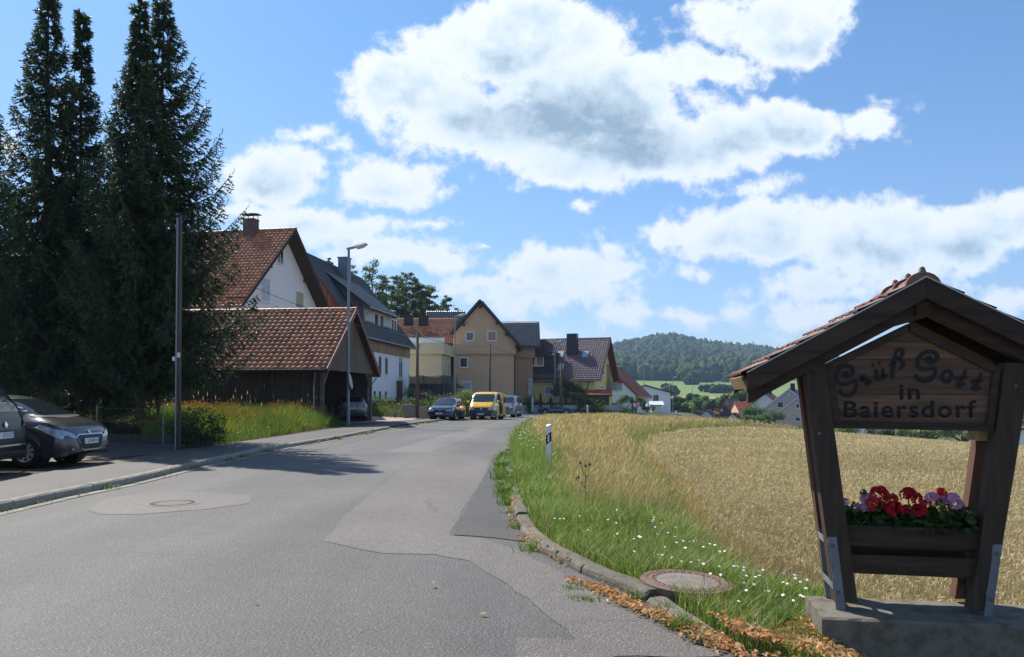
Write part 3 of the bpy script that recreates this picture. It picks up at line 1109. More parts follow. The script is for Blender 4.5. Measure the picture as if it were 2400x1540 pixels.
def gable_house(name, label, cat, pos, rz, L, W, he, hr, wall, rooftile, tw=0.3, th=0.34, oe=0.45, ov=0.4, single=0, group=None,
				base=-1.5, tilekw=None, wallparts=True, soffit=None, vboard=None, back=True, ridge_m=None, yr=None, he2=None, gutter=True, front_skip=None, joint=True):
	"""ridge along local x from -L to 0, gable width W along local y (y=0 is the front eave). Origin at right front corner."""
	t = thing(name, label, cat, pos, rz, group)
	Wm = Matrix.Translation(Vector(pos)) @ Matrix.Rotation(rz, 4, 'Z')
	ym = W / 2 if yr is None else yr
	he2 = he if he2 is None else he2
	mb = MB()
	mb.prism([(0, 0, base), (0, W, base), (0, W, he2), (0, ym, hr - 0.12), (0, 0, he)], (-L, 0, 0))
	mb.build('wall', wall, t)
	s1 = (hr - he) / ym
	s2 = (hr - he2) / (W - ym)
	# roof decks
	deck = MB()
	th_ = 0.14
	for sgn, y0, sl, hb in ((1, -oe, s1, he - oe * s1), (-1, W + oe, s2, he2 - oe * s2)):
		A, B = Vector((ov, y0, hb)), Vector((ov, ym, hr))
		deck.prism([A, B, B - Vector((0, 0, th_)), A - Vector((0, 0, th_))] if sgn > 0 else [B, A, A - Vector((0, 0, th_)), B - Vector((0, 0, th_))], (-(L + 2 * ov), 0, 0))
	roof = deck.build('roof', soffit or M_wdark, t)
	for x in (ov + 0.015, -L - ov - 0.015):
		for y0, hb in ((-oe, he - oe * s1), (W + oe, he2 - oe * s2)):
			vb = MB()
			vb.bar((x, y0, hb - 0.05), (x, ym, hr - 0.05), 0.03, 0.24)
			vb.build('verge_board', vboard or M_verge, roof)
	tk = tilekw or {}
	up1 = Vector((0, ym + oe, hr - he + oe * s1))
	n1 = int(up1.length / th)
	hh = up1.length / n1
	nc = int((L + 2 * ov) / tw)
	ww = (L + 2 * ov) / nc
	tiles(roof, (-L - ov, -oe - 0.04, he - oe * s1 + 0.0), (1, 0, 0), up1, nc, n1, ww, hh, rooftile, single, Wm, skip=front_skip, **tk)
	if back:
		up2 = Vector((0, -(W - ym + oe), hr - he2 + oe * s2))
		n2 = int(up2.length / th)
		tiles(roof, (ov, W + oe + 0.04, he2 - oe * s2), (-1, 0, 0), up2, nc, n2, ww, up2.length / n2, rooftile, 0, Wm, **tk)
	# ridge tiles
	nr = int((L + 2 * ov) / 0.4)
	rl = (L + 2 * ov) / nr
	vs, fs = [], []
	for (x, r) in ((-rl / 2, 0.12), (rl / 2 + 0.03, 0.135)):
		for k in range(7):
			a = math.pi * k / 6
			vs.append((x, r * math.cos(a), r * math.sin(a) * 0.85))
	for k in range(6):
		fs.append((k, k + 1, 7 + k + 1, 7 + k))
	q = MB()
	q.raw(vs, fs)
	first = None
	for k in range(nr):
		if first is None:
			first = q.build('ridge_tile', ridge_m or rooftile, roof, smooth=True)
			o = first
		else:
			o = first.copy()
			COL.objects.link(o)
		o.location = (-L - ov + (k + 0.5) * rl, ym, hr + 0.03)
	if gutter:
		for y0, hb in ((-oe - 0.08, he - oe * s1 - 0.04), (W + oe + 0.08, he2 - oe * s2 - 0.04)):
			g = MB()
			g.tube([(ov, y0, hb), (-L - ov, y0, hb)], 0.065, 8)
			g.build('gutter', M_gutter2, roof)
	t['_s1'] = s1
	del t['_s1']
	return t, roof
def planks(parent, O, U, W, zf, w=0.16, m=None, name='plank', N=(0, -1, 0), gap=0.012, d=0.03, single=False):
	"""vertical boarding on a wall, zf(x)->(z0,z1)"""
	O, U, N = Vector(O), Vector(U).normalized(), Vector(N).normalized()
	mb = MB()
	n = int(W / w)
	ww = W / n
	rr = random.Random(2)
	for k in range(n):
		x0, x1 = k * ww + gap / 2, (k + 1) * ww - gap / 2
		a0, a1 = zf(x0)
		b0, b1 = zf(x1)
		dd = d + rr.uniform(-0.005, 0.005)
		P = [O + U * x0 + Vector((0, 0, a0)), O + U * x1 + Vector((0, 0, b0)), O + U * x1 + Vector((0, 0, b1)), O + U * x0 + Vector((0, 0, a1))]
		if a1 - a0 < 0.02 and b1 - b0 < 0.02:
			continue
		mb.prism(P, N * dd)
	o = mb.build(name, m, parent)
	tag(o, kind='stuff')
	return o
# open garage by the road
TH = R(-6.9)
gx, gy = -9.0, 38.9
gdir = Vector((math.sin(-TH), math.cos(TH)))           # along the gable
rdir = Vector((math.cos(TH), math.sin(TH)))            # to the right along the ridge
o_ = Vector((gx, gy)) + gdir * 0.45 - rdir * 0.35
GZ = 0.12
garage = thing('open_garage', 'dark timber garage with open front and red tiled roof behind the street lamp', 'garage', (o_.x, o_.y, GZ), TH)
GL, GW, GHE, GHR = 15.0, 8.2, 3.05, 6.15
gm = Matrix.Translation((o_.x, o_.y, GZ)) @ Matrix.Rotation(TH, 4, 'Z')
mb = MB()
mb.box2((-GL, -0.0, 0), (-0.25, 0.12, 3.0))
mb.box2((-GL, GW - 0.12, 0), (-0.25, GW, 3.0))
mb.box2((-GL, 0.12, 0), (-GL + 0.12, GW - 0.12, 3.0))
mb.build('wall', M_wdark, garage)
planks(garage, (-GL, 0, 0), (1, 0, 0), GL - 0.3, lambda x: (0, 2.98), 0.2, M_wdark, 'wall_planks', (0, -1, 0))
mb = MB()
mb.box2((-GL, 0.12, 0), (0.0, GW - 0.12, 0.015))
mb.build('floor', A_park, garage)
for y in (0.09, GW - 0.09):
	mb = MB()
	mb.box2((-0.18, y - 0.09, 0), (0.0, y + 0.09, 2.75))
	post = mb.build('post', M_wgrey, garage)
	s = 1 if y < 2 else -1
	mb = MB()
	mb.bar((-0.09, y + s * 0.1, 2.0), (-0.09, y + s * 0.75, 2.75), 0.12)
	mb.build('brace', M_wgrey, post)
mb = MB()
mb.box2((-0.2, -0.3, 2.75), (0.02, GW + 0.3, 3.0))
mb.build('lintel_beam', M_wgrey, garage)
s1 = (GHR - GHE) / (GW / 2)
planks(garage, (-0.02, 0.0, 0), (0, 1, 0), GW, lambda y: (3.0, max(3.0, GHE - 0.1 + s1 * (GW / 2 - abs(y - GW / 2)))), 0.16, M_wgrey, 'gable_planks', (1, 0, 0))
deck = MB()
for a, b in ((-0.45, GW / 2), (GW + 0.45, GW / 2)):
	za, zb = GHE - 0.45 * s1, GHR
	deck.prism([(0.35, a, za), (0.35, b, zb), (0.35, b, zb - 0.13), (0.35, a, za - 0.13)], (-GL - 0.7, 0, 0))
roof = deck.build('roof', M_wdark, garage)
for a in (-0.45, GW + 0.45):
	vb = MB()
	vb.bar((0.37, a, GHE - 0.45 * s1 - 0.03), (0.37, GW / 2, GHR - 0.03), 0.04, 0.26)
	vb.build('verge_board', M_verge, roof)
up = Vector((0, GW / 2 + 0.45, GHR - GHE + 0.45 * s1))
nr_ = 16
tiles(roof, (-GL - 0.35, -0.5, GHE - 0.45 * s1), (1, 0, 0), up, 52, nr_, (GL + 0.7) / 52, up.length / nr_, M_tile, 290, gm, lift=0.045, amp=0.045)
tiles(roof, (0.35, GW + 0.5, GHE - 0.45 * s1), (-1, 0, 0), Vector((0, -up.y, up.z)), 52, nr_, (GL + 0.7) / 52, up.length / nr_, M_tile, 0, gm, lift=0.045, amp=0.045)
def ridge_row(roof, x0, x1, y, z, m, r=0.13, step=0.4):
	n = int(abs(x1 - x0) / step)
	rl = (x1 - x0) / n
	vs, fs = [], []
	for (x, rr_) in ((-rl / 2, r * 0.9), (rl / 2 + 0.03, r * 1.05)):
		for k in range(7):
			a = math.pi * k / 6
			vs.append((x, rr_ * math.cos(a), rr_ * math.sin(a) * 0.85))
	for k in range(6):
		fs.append((k, k + 1, 7 + k + 1, 7 + k))
	q = MB()
	q.raw(vs, fs)
	f = q.build('ridge_tile', m, roof, smooth=True)
	for k in range(n):
		o = f if k == 0 else f.copy()
		if k:
			COL.objects.link(o)
		o.location = (x0 + (k + 0.5) * rl, y, z)
ridge_row(roof, -GL - 0.35, 0.35, GW / 2, GHR + 0.02, M_tile)
for nm, pl, r_ in (('gutter', [(0.3, -0.56, GHE - 0.45 * s1 - 0.02), (-GL - 0.3, -0.56, GHE - 0.45 * s1 - 0.02)], 0.06),
				   ('gutter', [(0.3, GW + 0.56, GHE - 0.45 * s1 - 0.02), (-GL - 0.3, GW + 0.56, GHE - 0.45 * s1 - 0.02)], 0.06),
				   ('downpipe', [(-0.2, -0.56, GHE - 0.5), (-0.4, -0.2, GHE - 0.9), (-0.45, -0.08, GHE - 1.1), (-0.45, -0.08, 0.1)], 0.04),
				   ('downpipe', [(0.1, GW + 0.56, GHE - 0.5), (-0.1, GW + 0.3, GHE - 0.9), (-0.15, GW + 0.1, GHE - 1.3), (-0.15, GW + 0.1, 0.1)], 0.04)):
	mb = MB()
	mb.tube(pl, r_)
	mb.build(nm, M_wdark if nm == 'gutter' else M_gutter2, roof)
# white house with red roof
TH1 = R(-11)
h = 7.3
ox, oy = -16.9, 50.0
g1 = Vector((math.sin(-TH1), math.cos(TH1))); r1 = Vector((math.cos(TH1), math.sin(TH1)))
o_ = Vector((ox, oy)) + g1 * 0.7 - r1 * 1.0
house1, roof1 = gable_house('house', 'white gabled house with weathered red tiled roof behind the open garage', 'house', (o_.x, o_.y, 0.3), TH1,
							15.0, 13.2, 7.6, 13.25, M_white, M_tile, 0.3, 0.36, oe=0.7, ov=1.0, single=295, tilekw=dict(lift=0.05, amp=0.045), soffit=M_wdark, vboard=M_wdark)
for (y, z) in ((-0.2, 7.6), (3.2, 10.25), (10.0, 10.25), (13.4, 7.6), (6.6, 13.0)):
	mb = MB()
	mb.box2((-0.3, y - 0.1, z - 0.3), (0.95, y + 0.1, z - 0.06))
	mb.build('purlin_end', M_wdark, roof1)
fo, fu, fn = (0, 0, 0), (0, 1, 0), (1, 0, 0)
window(house1, fo, fu, fn, 4.1, 7.75, 1.25, 1.65, pane=M_curt, mull=2)
window(house1, fo, fu, fn, 9.3, 7.25, 1.35, 1.9, shut=M_shut, shut_frac=0.5, sill=False)
window(house1, fo, fu, fn, 6.2, 10.7, 0.95, 1.15, mull=2)
h1i = (Matrix.Translation(house1.location) @ Matrix.Rotation(TH1, 4, 'Z')).inverted()
_d = h1i.to_3x3() @ Vector(ray(588, 535))
_o = h1i @ Vector((0, 0, EYE))
CX = (_o + _d * ((6.2 - _o.y) / _d.y)).x
ch = MB()
ch.box((CX, 6.2, 13.0), (0.85, 0.75, 1.9))
c_ = ch.build('chimney', M_brick, roof1)
q = MB()
q.box((CX, 6.2, 13.97), (0.92, 0.82, 0.08))
for dx in (-0.38, 0.38):
	for dy in (-0.3, 0.3):
		q.box((CX + dx, 6.2 + dy, 14.16), (0.04, 0.04, 0.36))
q.box((CX, 6.2, 14.35), (1.2, 0.95, 0.05), Matrix.Rotation(R(4), 3, 'X'))
q.tube([(CX - .6, 6.2, 14.37), (CX, 6.2, 14.43), (CX + .6, 6.2, 14.37)], 0.05, 6)
q.build('chimney_cap', M_soot, c_)
# house with dark roof and dormer
R2 = math.pi / 2 - R(7.6)
x2d = Vector((math.cos(R2), math.sin(R2))); y2d = Vector((-math.sin(R2), math.cos(R2)))
oe2, ov2 = 0.55, 0.5
s2 = 7.4 / 5.87
corner = Vector((-10.1, 84.0))
o_ = corner - x2d * ov2 + y2d * oe2
house2, roof2 = gable_house('house', 'white house with steep anthracite roof, long dormer and brown timber band', 'house', (o_.x, o_.y, 0), R2,
							17.4 - 2 * ov2, 2 * (5.87 - oe2), 6.6 + oe2 * s2, 14.0, M_white, M_tile_dk, 0.3, 0.36, oe=oe2, ov=ov2, vboard=M_metal_dk, tilekw=dict(lift=0.03, amp=0.03))
L2, W2 = 17.4 - 2 * ov2, 2 * (5.87 - oe2)
planks(house2, (-L2, 0, 0), (1, 0, 0), L2, lambda x: (5.55, 6.95), 0.18, M_wred2, 'timber_band', (0, -1, 0), d=0.06)
sl = s2
planks(house2, (-L2, 0, 0), (0, 1, 0), W2, lambda y: (6.9, 6.9 + max(0, sl * (W2 / 2 - abs(y - W2 / 2)))), 0.18, M_wred, 'gable_planks', (-1, 0, 0), d=0.06)
F2 = ((-L2, 0, 0), (1, 0, 0), (0, -1, 0))
def xat(u):      # local x on the front wall of house2 for image column u
	k = (u - 1200) / FPX
	o2 = Vector(house2.location[:2])
	return (k * o2.y - o2.x) / (x2d.x - k * x2d.y)
for (u, zz, w, hh, kw) in ((890, 3.6, 1.0, 1.75, dict(shut=M_shutg, shut_frac=0.1)), (905, 3.6, 1.0, 1.75, dict(shut=M_shutg, shut_frac=0.1)),
						   (938.5, 3.45, 1.35, 2.1, dict(shut=M_shutg, shut_frac=0.28, mull=2)),
						   (878, 1.3, 0.7, 0.8, {}), (890, 1.2, 0.75, 0.9, {}), (904, 1.2, 0.75, 0.9, {})):
	window(house2, F2[0], F2[1], F2[2], xat(u) + L2, zz, w, hh, **kw)
xd = xat(936)
mb = MB()
mb.box2((xd - 1.05, -0.04, 0.6), (xd + 1.05, 0.0, 3.15))
mb.build('garage_door', mat('door_brown', (0.13, 0.075, 0.05), 0.6, 0.2, 3), house2)
# dormer
da, db = xat(873) - 0.2, xat(931) + 0.3
yf = 0.75
zf_ = 6.6 + (yf + oe2) * s2
mb = MB()
yt = 4.3
zt = 6.6 + (yt + oe2) * s2
ze = 9.75
for xx in (da, db):
	mb = MB()
	mb.prism([(xx, yf, zf_ - 0.3), (xx, yf, ze), (xx, yt, zt - 0.1), (xx, yt, zt - 0.6)], (0.05 if xx == da else -0.05, 0, 0))
	cheek = mb.build('dormer_cheek', M_slate, roof2)
mb = MB()
mb.box2((da, yf + 0.001, zf_ - 0.5), (db, yf + 0.06, ze))
dw_ = mb.build('dormer_wall', mat('panel_light', (0.5, 0.5, 0.5), 0.7, 0.1, 3), roof2)
dm = MB()
dd = Vector((0, yt - (yf - 0.6), zt - (ze - 0.25)))
dm.prism([(da - 0.4, yf - 0.6, ze - 0.25), (da - 0.4, yt + 0.3, zt + 0.12), (da - 0.4, yt + 0.3, zt), (da - 0.4, yf - 0.6, ze - 0.4)], (db - da + 0.8, 0, 0))
dro = dm.build('dormer_roof', M_metal_dk, roof2)
nt_ = int((db - da + 0.8) / 0.3)
nn_ = int(dd.length / 0.36) + 1
tiles(roof2, (da - 0.4, yf - 0.65, ze - 0.24), (1, 0, 0), dd, nt_, nn_, (db - da + 0.8) / nt_, 0.36, mat('tile_grey_dormer', (0.09, 0.095, 0.10), 0.4, 0.1, 1, rnd=0.2, spec=0.7), lift=0.03, amp=0.03)
mb = MB()
mb.tube([(da - 0.45, yf - 0.72, ze - 0.32), (db + 0.45, yf - 0.72, ze - 0.32)], 0.07)
mb.tube([(da + 0.1, yf - 0.72, ze - 0.34), (da + 0.1, yf - 0.3, ze - 0.75), (da + 0.1, yf - 0.06, ze - 0.9), (da + 0.1, yf - 0.06, zf_ - 0.1)], 0.045)
mb.build('gutter', M_gutter2, roof2)
for k, (u, w) in enumerate(((881, 1.5), (893.5, 1.5), (922, 2.0))):
	# dormer windows sit on the dormer wall
	kk = (u - 1200) / FPX
	o2 = Vector(house2.location[:2]) + y2d * yf
	xx = (kk * o2.y - o2.x) / (x2d.x - kk * x2d.y)
	window(house2, (-L2, yf, 0), (1, 0, 0), (0, -1, 0), xx + L2, 7.75, w, 1.6, fr=0.13, proud=0.06, mull=1 if k < 2 else 2)
mb = MB()
kk = (806 - 1200) / FPX
o2 = Vector(house2.location[:2]) + y2d * 4.4
xx = (kk * o2.y - o2.x) / (x2d.x - kk * x2d.y)
mb.box((xx, 4.4, 13.3), (0.95, 0.95, 3.0))
mb.box((xx, 4.4, 14.85), (1.1, 1.1, 0.1))
mb.build('chimney', M_metal_bl, roof2)
for x_ in (da + 3.0, da + 3.9):
	mb = MB()
	zz = 6.6 + (3.0 + oe2) * s2
	mb.tube([(x_ + 1.5, 3.1, zz - 1.2), (x_ + 1.5, 3.0, zz + 0.0)], 0.11, 8)
	mb.tube([(x_ + 1.5, 3.0, zz + 0.0), (x_ + 1.5, 3.0, zz + 0.12)], 0.17, 8)
	mb.build('vent_pipe', M_metal_dk, roof2)
# tan gabled house and its wings
tan = thing('house', 'tan three storey house with black gable roof behind the yellow van', 'house', (-4.1, 97, 0), 0)
s = 97 / FPX
X = lambda u, Y=97: (u - 1200) / FPX * Y + 4.1
Z = lambda v, Y=97: EYE + (931 - v) / FPX * Y
mb = MB()
ax = X(1126)
mb.prism([(X(1063), 0, -0.5), (X(1205), 0, -0.5), (X(1205), 0, Z(830)), (X(1205), 0, Z(823)), (ax, 0, Z(723)), (X(1063), 0, Z(790))], (0, 10, 0))
mb.prism([(X(1063) - 0.06, -0.12, Z(829)), (X(1209.5), -0.12, Z(829)), (X(1209.5), -0.12, Z(806)), (ax, -0.12, Z(711)), (X(1063) - 0.06, -0.12, Z(784))], (0, 10.2, 0))
mb.build('wall', M_tan, tan)
mb = MB()
mb.box2((X(1063) - 0.08, -0.2, Z(831.5)), (X(1210), -0.12, Z(829)))
mb.build('cornice_band', M_tan2, tan)
rf = MB()
for (u, v) in ((1221, 812), (1056, 783)):
	a, b = Vector((X(u), -0.75, Z(v))), Vector((ax, -0.75, Z(702)))
	rf.prism([a, b, b - Vector((0, 0, 0.28)), a - Vector((0, 0, 0.28))], (0, 11.5, 0))
rt = rf.build('roof', M_metal_dk, tan)
up = Vector((ax - X(1221), 0, Z(702) - Z(812)))
tiles(rt, (X(1221) + 0.04, -0.75, Z(812) + 0.02), (0, 1, 0), up, 36, int(up.length / 0.36), 11.5 / 36, 0.36, M_tile_gl, lift=0.04)
up = Vector((ax - X(1056), 0, Z(702) - Z(783)))
tiles(rt, (X(1056) - 0.04, 10.7, Z(783) + 0.02), (0, -1, 0), up, 36, int(up.length / 0.36), 11.5 / 36, 0.36, M_tile_gl, lift=0.04)
for (u, v) in ((1087, 754), (1165, 750), (1187, 776), (1210, 806), (1126, 712)):
	mb = MB()
	mb.box2((X(u) - 0.13, -0.7, Z(v) - 0.55), (X(u) + 0.13, -0.1, Z(v) - 0.2))
	mb.build('purlin_end', M_wdark, rt)
wO, wU, wN = (0, -0.12, 0), (1, 0, 0), (0, -1, 0)
M_surr = mat('window_surround', (0.50, 0.46, 0.40), 0.8, 0.05, 3)
def twin(parent, cu, v0, v1, w, Y, yy, off=4.1, **k):
	x = (cu - 1200) / FPX * Y + off
	z0, z1 = EYE + (931 - v1) / FPX * Y, EYE + (931 - v0) / FPX * Y
	q = MB()
	q.box2((x - w / 2 - 0.14, yy - 0.018, z0 - 0.16), (x + w / 2 + 0.14, yy, z1 + 0.16))
	q.build('window_surround', M_surr, parent)
	return window(parent, (0, yy - 0.02, 0), (1, 0, 0), (0, -1, 0), x, z0, w, z1 - z0, **k)
twin(tan, 1101, 778.5, 799, 0.95, 97, -0.12)
twin(tan, 1153, 776, 799, 1.05, 97, -0.12, shut=M_shutt, shut_frac=0.92)
twin(tan, 1087, 838, 861, 0.95, 97, 0)
twin(tan, 1093.5, 895, 915, 1.15, 97, 0, pane=M_curt)
mb = MB()
mb.tube([(X(1226), -0.2, Z(814)), (X(1222), -0.2, Z(822)), (X(1208), -0.12, Z(830)), (X(1207), -0.08, Z(838)), (X(1207), -0.08, 0)], 0.05)
mb.build('downpipe', M_metal_dk, tan)
# right wing
mb = MB()
mb.prism([(X(1207), 5.5, -0.5), (X(1249, 102.5), 5.5, -0.5), (X(1249, 102.5), 5.5, 8), (X(1207), 5.5, 8)], (0, 7, 0))
mb.prism([(X(1207), 5.2, Z(838, 102)), (X(1254, 102.2), 5.2, Z(838, 102)), (X(1254, 102.2), 5.2, 8.15), (X(1207), 5.2, 8.15)], (0, 7.4, 0))
mb.build('wing_wall', M_tan2, tan)
mb = MB()
x0, x1 = X(1150, 103), X(1266, 102.5)
za, zb = Z(811.5, 101.6), Z(753.5, 106)
mb.prism([(x1, 4.5, za), (x1, 9.0, zb), (x1, 9.0, zb - 0.25), (x1, 4.5, za - 0.25)], (x0 - x1, 0, 0))
mb.prism([(x1, 9.0, zb), (x1, 13.5, za), (x1, 13.5, za - 0.25), (x1, 9.0, zb - 0.25)], (x0 - x1, 0, 0))
wr = mb.build('wing_roof', M_metal_dk, tan)
up = Vector((0, 4.5, zb - za))
nt_ = int((x1 - x0) / 0.3)
tiles(wr, (x0, 4.45, za + 0.02), (1, 0, 0), up, nt_, int(up.length / 0.36), (x1 - x0) / nt_, 0.36, M_tile_gl, lift=0.04, amp=0.055)
mb = MB()
q = MB()
q.box2((X(1237, 102.3), 5.38, 0.5), (X(1249, 102.3), 5.46, Z(886, 102)))
q.build('glass_block_strip', mat('glass_blocks', (0.30, 0.32, 0.33), 0.3, 0.4, 3, spec=0.8), tan)
mb = MB()
mb.box2((X(1207), 4.0, -0.5), (X(1216), 5.4, 1.9))
# red roofed middle house with flat annex
red = thing('house', 'beige house with flat terrace annex and low red roof between white house and tan house', 'house', (-12, 93, 0), 0)
X = lambda u, Y: (u - 1200) / FPX * Y + 12
mb = MB()
mb.box2((X(930, 103), 10, -1), (X(1070, 103), 19, 7.2))
mb.build('wall', M_beige, red)
mb = MB()
za, zb = Z(805, 101), Z(744.5, 107)
x0, x1 = X(915, 101.5), X(1064, 101.5)
mb.prism([(x1, 8.3, za), (x1, 14.5, zb), (x1, 14.5, zb - 0.2), (x1, 8.3, za - 0.2)], (x0 - x1, 0, 0))
mb.prism([(x1, 14.5, zb), (x1, 20.5, za), (x1, 20.5, za - 0.2), (x1, 14.5, zb - 0.2)], (x0 - x1, 0, 0))
rr_ = mb.build('roof', M_wdark, red)
up = Vector((0, 6.2, zb - za))
nt_ = int((x1 - x0) / 0.3)
tiles(rr_, (x0, 8.25, za + 0.02), (1, 0, 0), up, nt_, int(up.length / 0.34), (x1 - x0) / nt_, 0.34, M_tile, lift=0.06, amp=0.03)
for (u, v0, v1, w) in ((957, 738, 756, 1.1), (992, 740, 757, 1.2)):
	mb = MB()
	xx = X(u, 104)
	mb.box2((xx - w / 2, 10.6, Z(v1 + 6, 104)), (xx + w / 2, 11.6, Z(v0, 104)))
	mb.build('chimney', M_soot, rr_)
# rear glossy roof
mb = MB()
za, zb = Z(745, 110), Z(729.5, 113)
x0, x1 = X(998, 112), X(1090, 112)
mb.prism([(x1, 17, za - 1.5), (x1, 20, zb), (x1, 20, zb - 0.2), (x1, 17, za - 1.7)], (x0 - x1, 0, 0))
rb = mb.build('rear_roof', M_metal_dk, red)
up = Vector((0, 3.0, zb - za + 1.5))
nt_ = int((x1 - x0) / 0.3)
tiles(rb, (x0, 16.95, za - 1.48), (1, 0, 0), up, nt_, int(up.length / 0.36), (x1 - x0) / nt_, 0.36, M_tile_gl, lift=0.04, amp=0.055)
# annex block with terrace
mb = MB()
zt, zm, zb2 = Z(804, 90), Z(830, 90), Z(899.5, 90)
A, B, C_ = (X(930, 90), -3), (X(1040.5, 90), -3), (X(1064, 97), 4)
mb.prism([(A[0], A[1], zb2), (B[0] - 0.3, B[1] + 0.15, zb2), (C_[0] - 0.4, C_[1], zb2), (C_[0] - 0.4, 9.9, zb2), (A[0], 9.9, zb2)], (0, 0, zm - zb2))
mb.prism([(A[0], A[1] - 0.25, zm), (B[0], B[1] - 0.25, zm), (C_[0], C_[1], zm), (C_[0], 9.9, zm), (A[0], 9.9, zm)], (0, 0, zt - zm))
ann = mb.build('annex', M_beige, red)
mb = MB()
mb.box2((A[0] + 1, -1.5, -0.5), (B[0] - 1.2, 9.5, zb2))
mb.build('annex_base', mat('plinth_brown', (0.09, 0.055, 0.045), 0.85, 0.2, 3), red)
mb = MB()
for (ua, ub) in ((957, 975), (981, 1042)):
	mb.box2((X(ua, 90), -3.0, zt), (X(ub, 90), -2.96, Z(791.5, 90)))
mb.build('terrace_screen', mat('frosted_panel', (0.72, 0.77, 0.76), 0.3, 0.05, 2), red)
dvec = Vector((C_[0] - B[0], C_[1] - B[1] - 0.15, 0)).normalized()
for f in (0.3, 0.62):
	window(red, (B[0] - 0.3, B[1] + 0.15, 0), dvec, (dvec.y, -dvec.x, 0), 7.0 * f, Z(888, 93), 1.0, 1.9, mull=1, fr=0.1, shut=M_shutt, shut_frac=0.4)
mb = MB()
mb.prism([(X(1056, 92), 0.0, Z(893, 94)), (X(1084, 92), 0.0, Z(907, 94)), (X(1084, 92), 0, Z(910, 94)), (X(1056, 92), 0.0, Z(910, 94))], (0, 2.2, 0))
mb.prism([(X(942, 92), 1.0, Z(775, 91)), (X(962, 92), 1.0, Z(757, 91)), (X(990, 92), 1.0, Z(787, 91))], (0, 2.0, 0))
mb.build('canopy', M_tile_br, red)
# yellow house with wine red glazed roof
THY = R(-18)
gY = Vector((math.sin(-THY), math.cos(THY))); rY = Vector((math.cos(THY), math.sin(THY)))
c0 = Vector((11.1, 100.0))
o_ = c0 + gY * 0.6 - rY * 0.9
GYZ = -0.6
yh, yroof = gable_house('house', 'yellow house with glazed wine red roof, dark chimney and balcony at the bend', 'house', (o_.x, o_.y, GYZ), THY,
						16.5, 11.9, 4.75, 9.95, M_yellow, M_tile_wine, 0.3, 0.36, oe=0.6, ov=0.9, vboard=M_verge, soffit=M_verge, tilekw=dict(lift=0.05, amp=0.055))
gm2 = Matrix.Translation((o_.x, o_.y, GYZ)) @ Matrix.Rotation(THY, 4, 'Z')
inv = gm2.inverted()
def onplane(u, v, p0, n, M=None):
	"""local point where the sight line meets the plane (p0, n) given in local coordinates"""
	M = M or inv
	d = M.to_3x3() @ Vector(ray(u, v))
	o = M @ Vector((0, 0, EYE))
	n = Vector(n)
	t = (Vector(p0) - o).dot(n) / d.dot(n)
	return o + d * t
s1 = (9.95 - 4.75) / (11.9 / 2)
rp, rn = (0, 0, 4.8), Vector((0, -s1, 1)).normalized()
for (u, v) in ((1372, 832), (1313.5, 832), (1314.5, 862)):
	p = onplane(u, v, rp, rn)
	upv = Vector((0, 1, s1)).normalized()
	M3 = Matrix((Vector((1, 0, 0)), upv, rn)).transposed()
	mb = MB()
	mb.box(p + rn * 0.06, (0.85, 1.25, 0.14), M3)
	w_ = mb.build('roof_window', M_gutter2, yroof)
	mb = MB()
	mb.box(p + rn * 0.135, (0.68, 1.05, 0.012), M3)
	mb.build('pane', mat('skylight_glass', (0.30, 0.42, 0.42), 0.08, 0.1, 2, spec=1.0), w_)
p = onplane(1340.5, 832, rp, rn)
mb = MB()
mb.box((p.x, p.y + 0.3, p.z + 0.7), (1.35, 1.0, 4.2))
mb.build('chimney', M_metal_dk, yroof)
# dark clad wing at the left with brown roof
a = onplane(1246, 885, (0, -0.5, 0), (0, 1, 0)); b = onplane(1295, 880, (0, -0.5, 0), (0, 1, 0))
zt = onplane(1275, 832, (0, -0.5, 0), (0, 1, 0)).z
mb = MB()
mb.box2((a.x - 2, -0.5, 4.35), (b.x, 4.0, zt + 0.4))
ww = mb.build('dormer', mat('cladding_dark', (0.05, 0.045, 0.045), 0.7, 0.2, 3), yh)
mb = MB()
mb.prism([(b.x + 0.3, -1.0, zt - 0.05), (b.x - 0.9, 3.4, zt + 2.2), (b.x - 0.9, 3.4, zt + 2.05), (b.x + 0.3, -1.0, zt - 0.25)], (a.x - 2 - b.x, 0, 0))
d_ = mb.build('dormer_roof', M_metal_dk, yh)
tiles(yroof, (a.x - 2.2, -1.05, zt - 0.02), (1, 0, 0), (0, 4.4, 2.25), int((b.x - a.x + 1.9) / 0.3), 12, 0.3, 0.4, M_tile_br, lift=0.04)
mb = MB()
mb.prism([(b.x + 1.6, -0.9, 4.5), (b.x + 1.6, -0.5, 5.1), (b.x + 1.6, -0.4, 4.4)], (a.x - b.x - 4, 0, 0))
mb.build('skirt_roof', M_tile_br, yh)
window(yh, (0, -0.5, 0), (1, 0, 0), (0, -1, 0), onplane(1263.5, 850, (0, -.5, 0), (0, 1, 0)).x, onplane(1263, 858, (0, -.5, 0), (0, 1, 0)).z, 1.25, 1.5, shut=M_shutt, shut_frac=0.95, fr=0.1)
window(yh, (0, -0.5, 0), (1, 0, 0), (0, -1, 0), onplane(1249, 850, (0, -.5, 0), (0, 1, 0)).x, onplane(1263, 858, (0, -.5, 0), (0, 1, 0)).z, 1.0, 1.5, fr=0.1)
for (u, v0, v1, w) in ((1286, 906, 926, 1.1), (1373, 922, 932, 1.2), (1320, 921, 932, 2.2)):
	p = onplane(u, v1, (0, 0, 0), (0, 1, 0)); q_ = onplane(u, v0, (0, 0, 0), (0, 1, 0))
	window(yh, (0, 0, 0), (1, 0, 0), (0, -1, 0), p.x, p.z, w, q_.z - p.z, fr=0.09, pane=M_curt, mull=2 if w > 2 else 1)
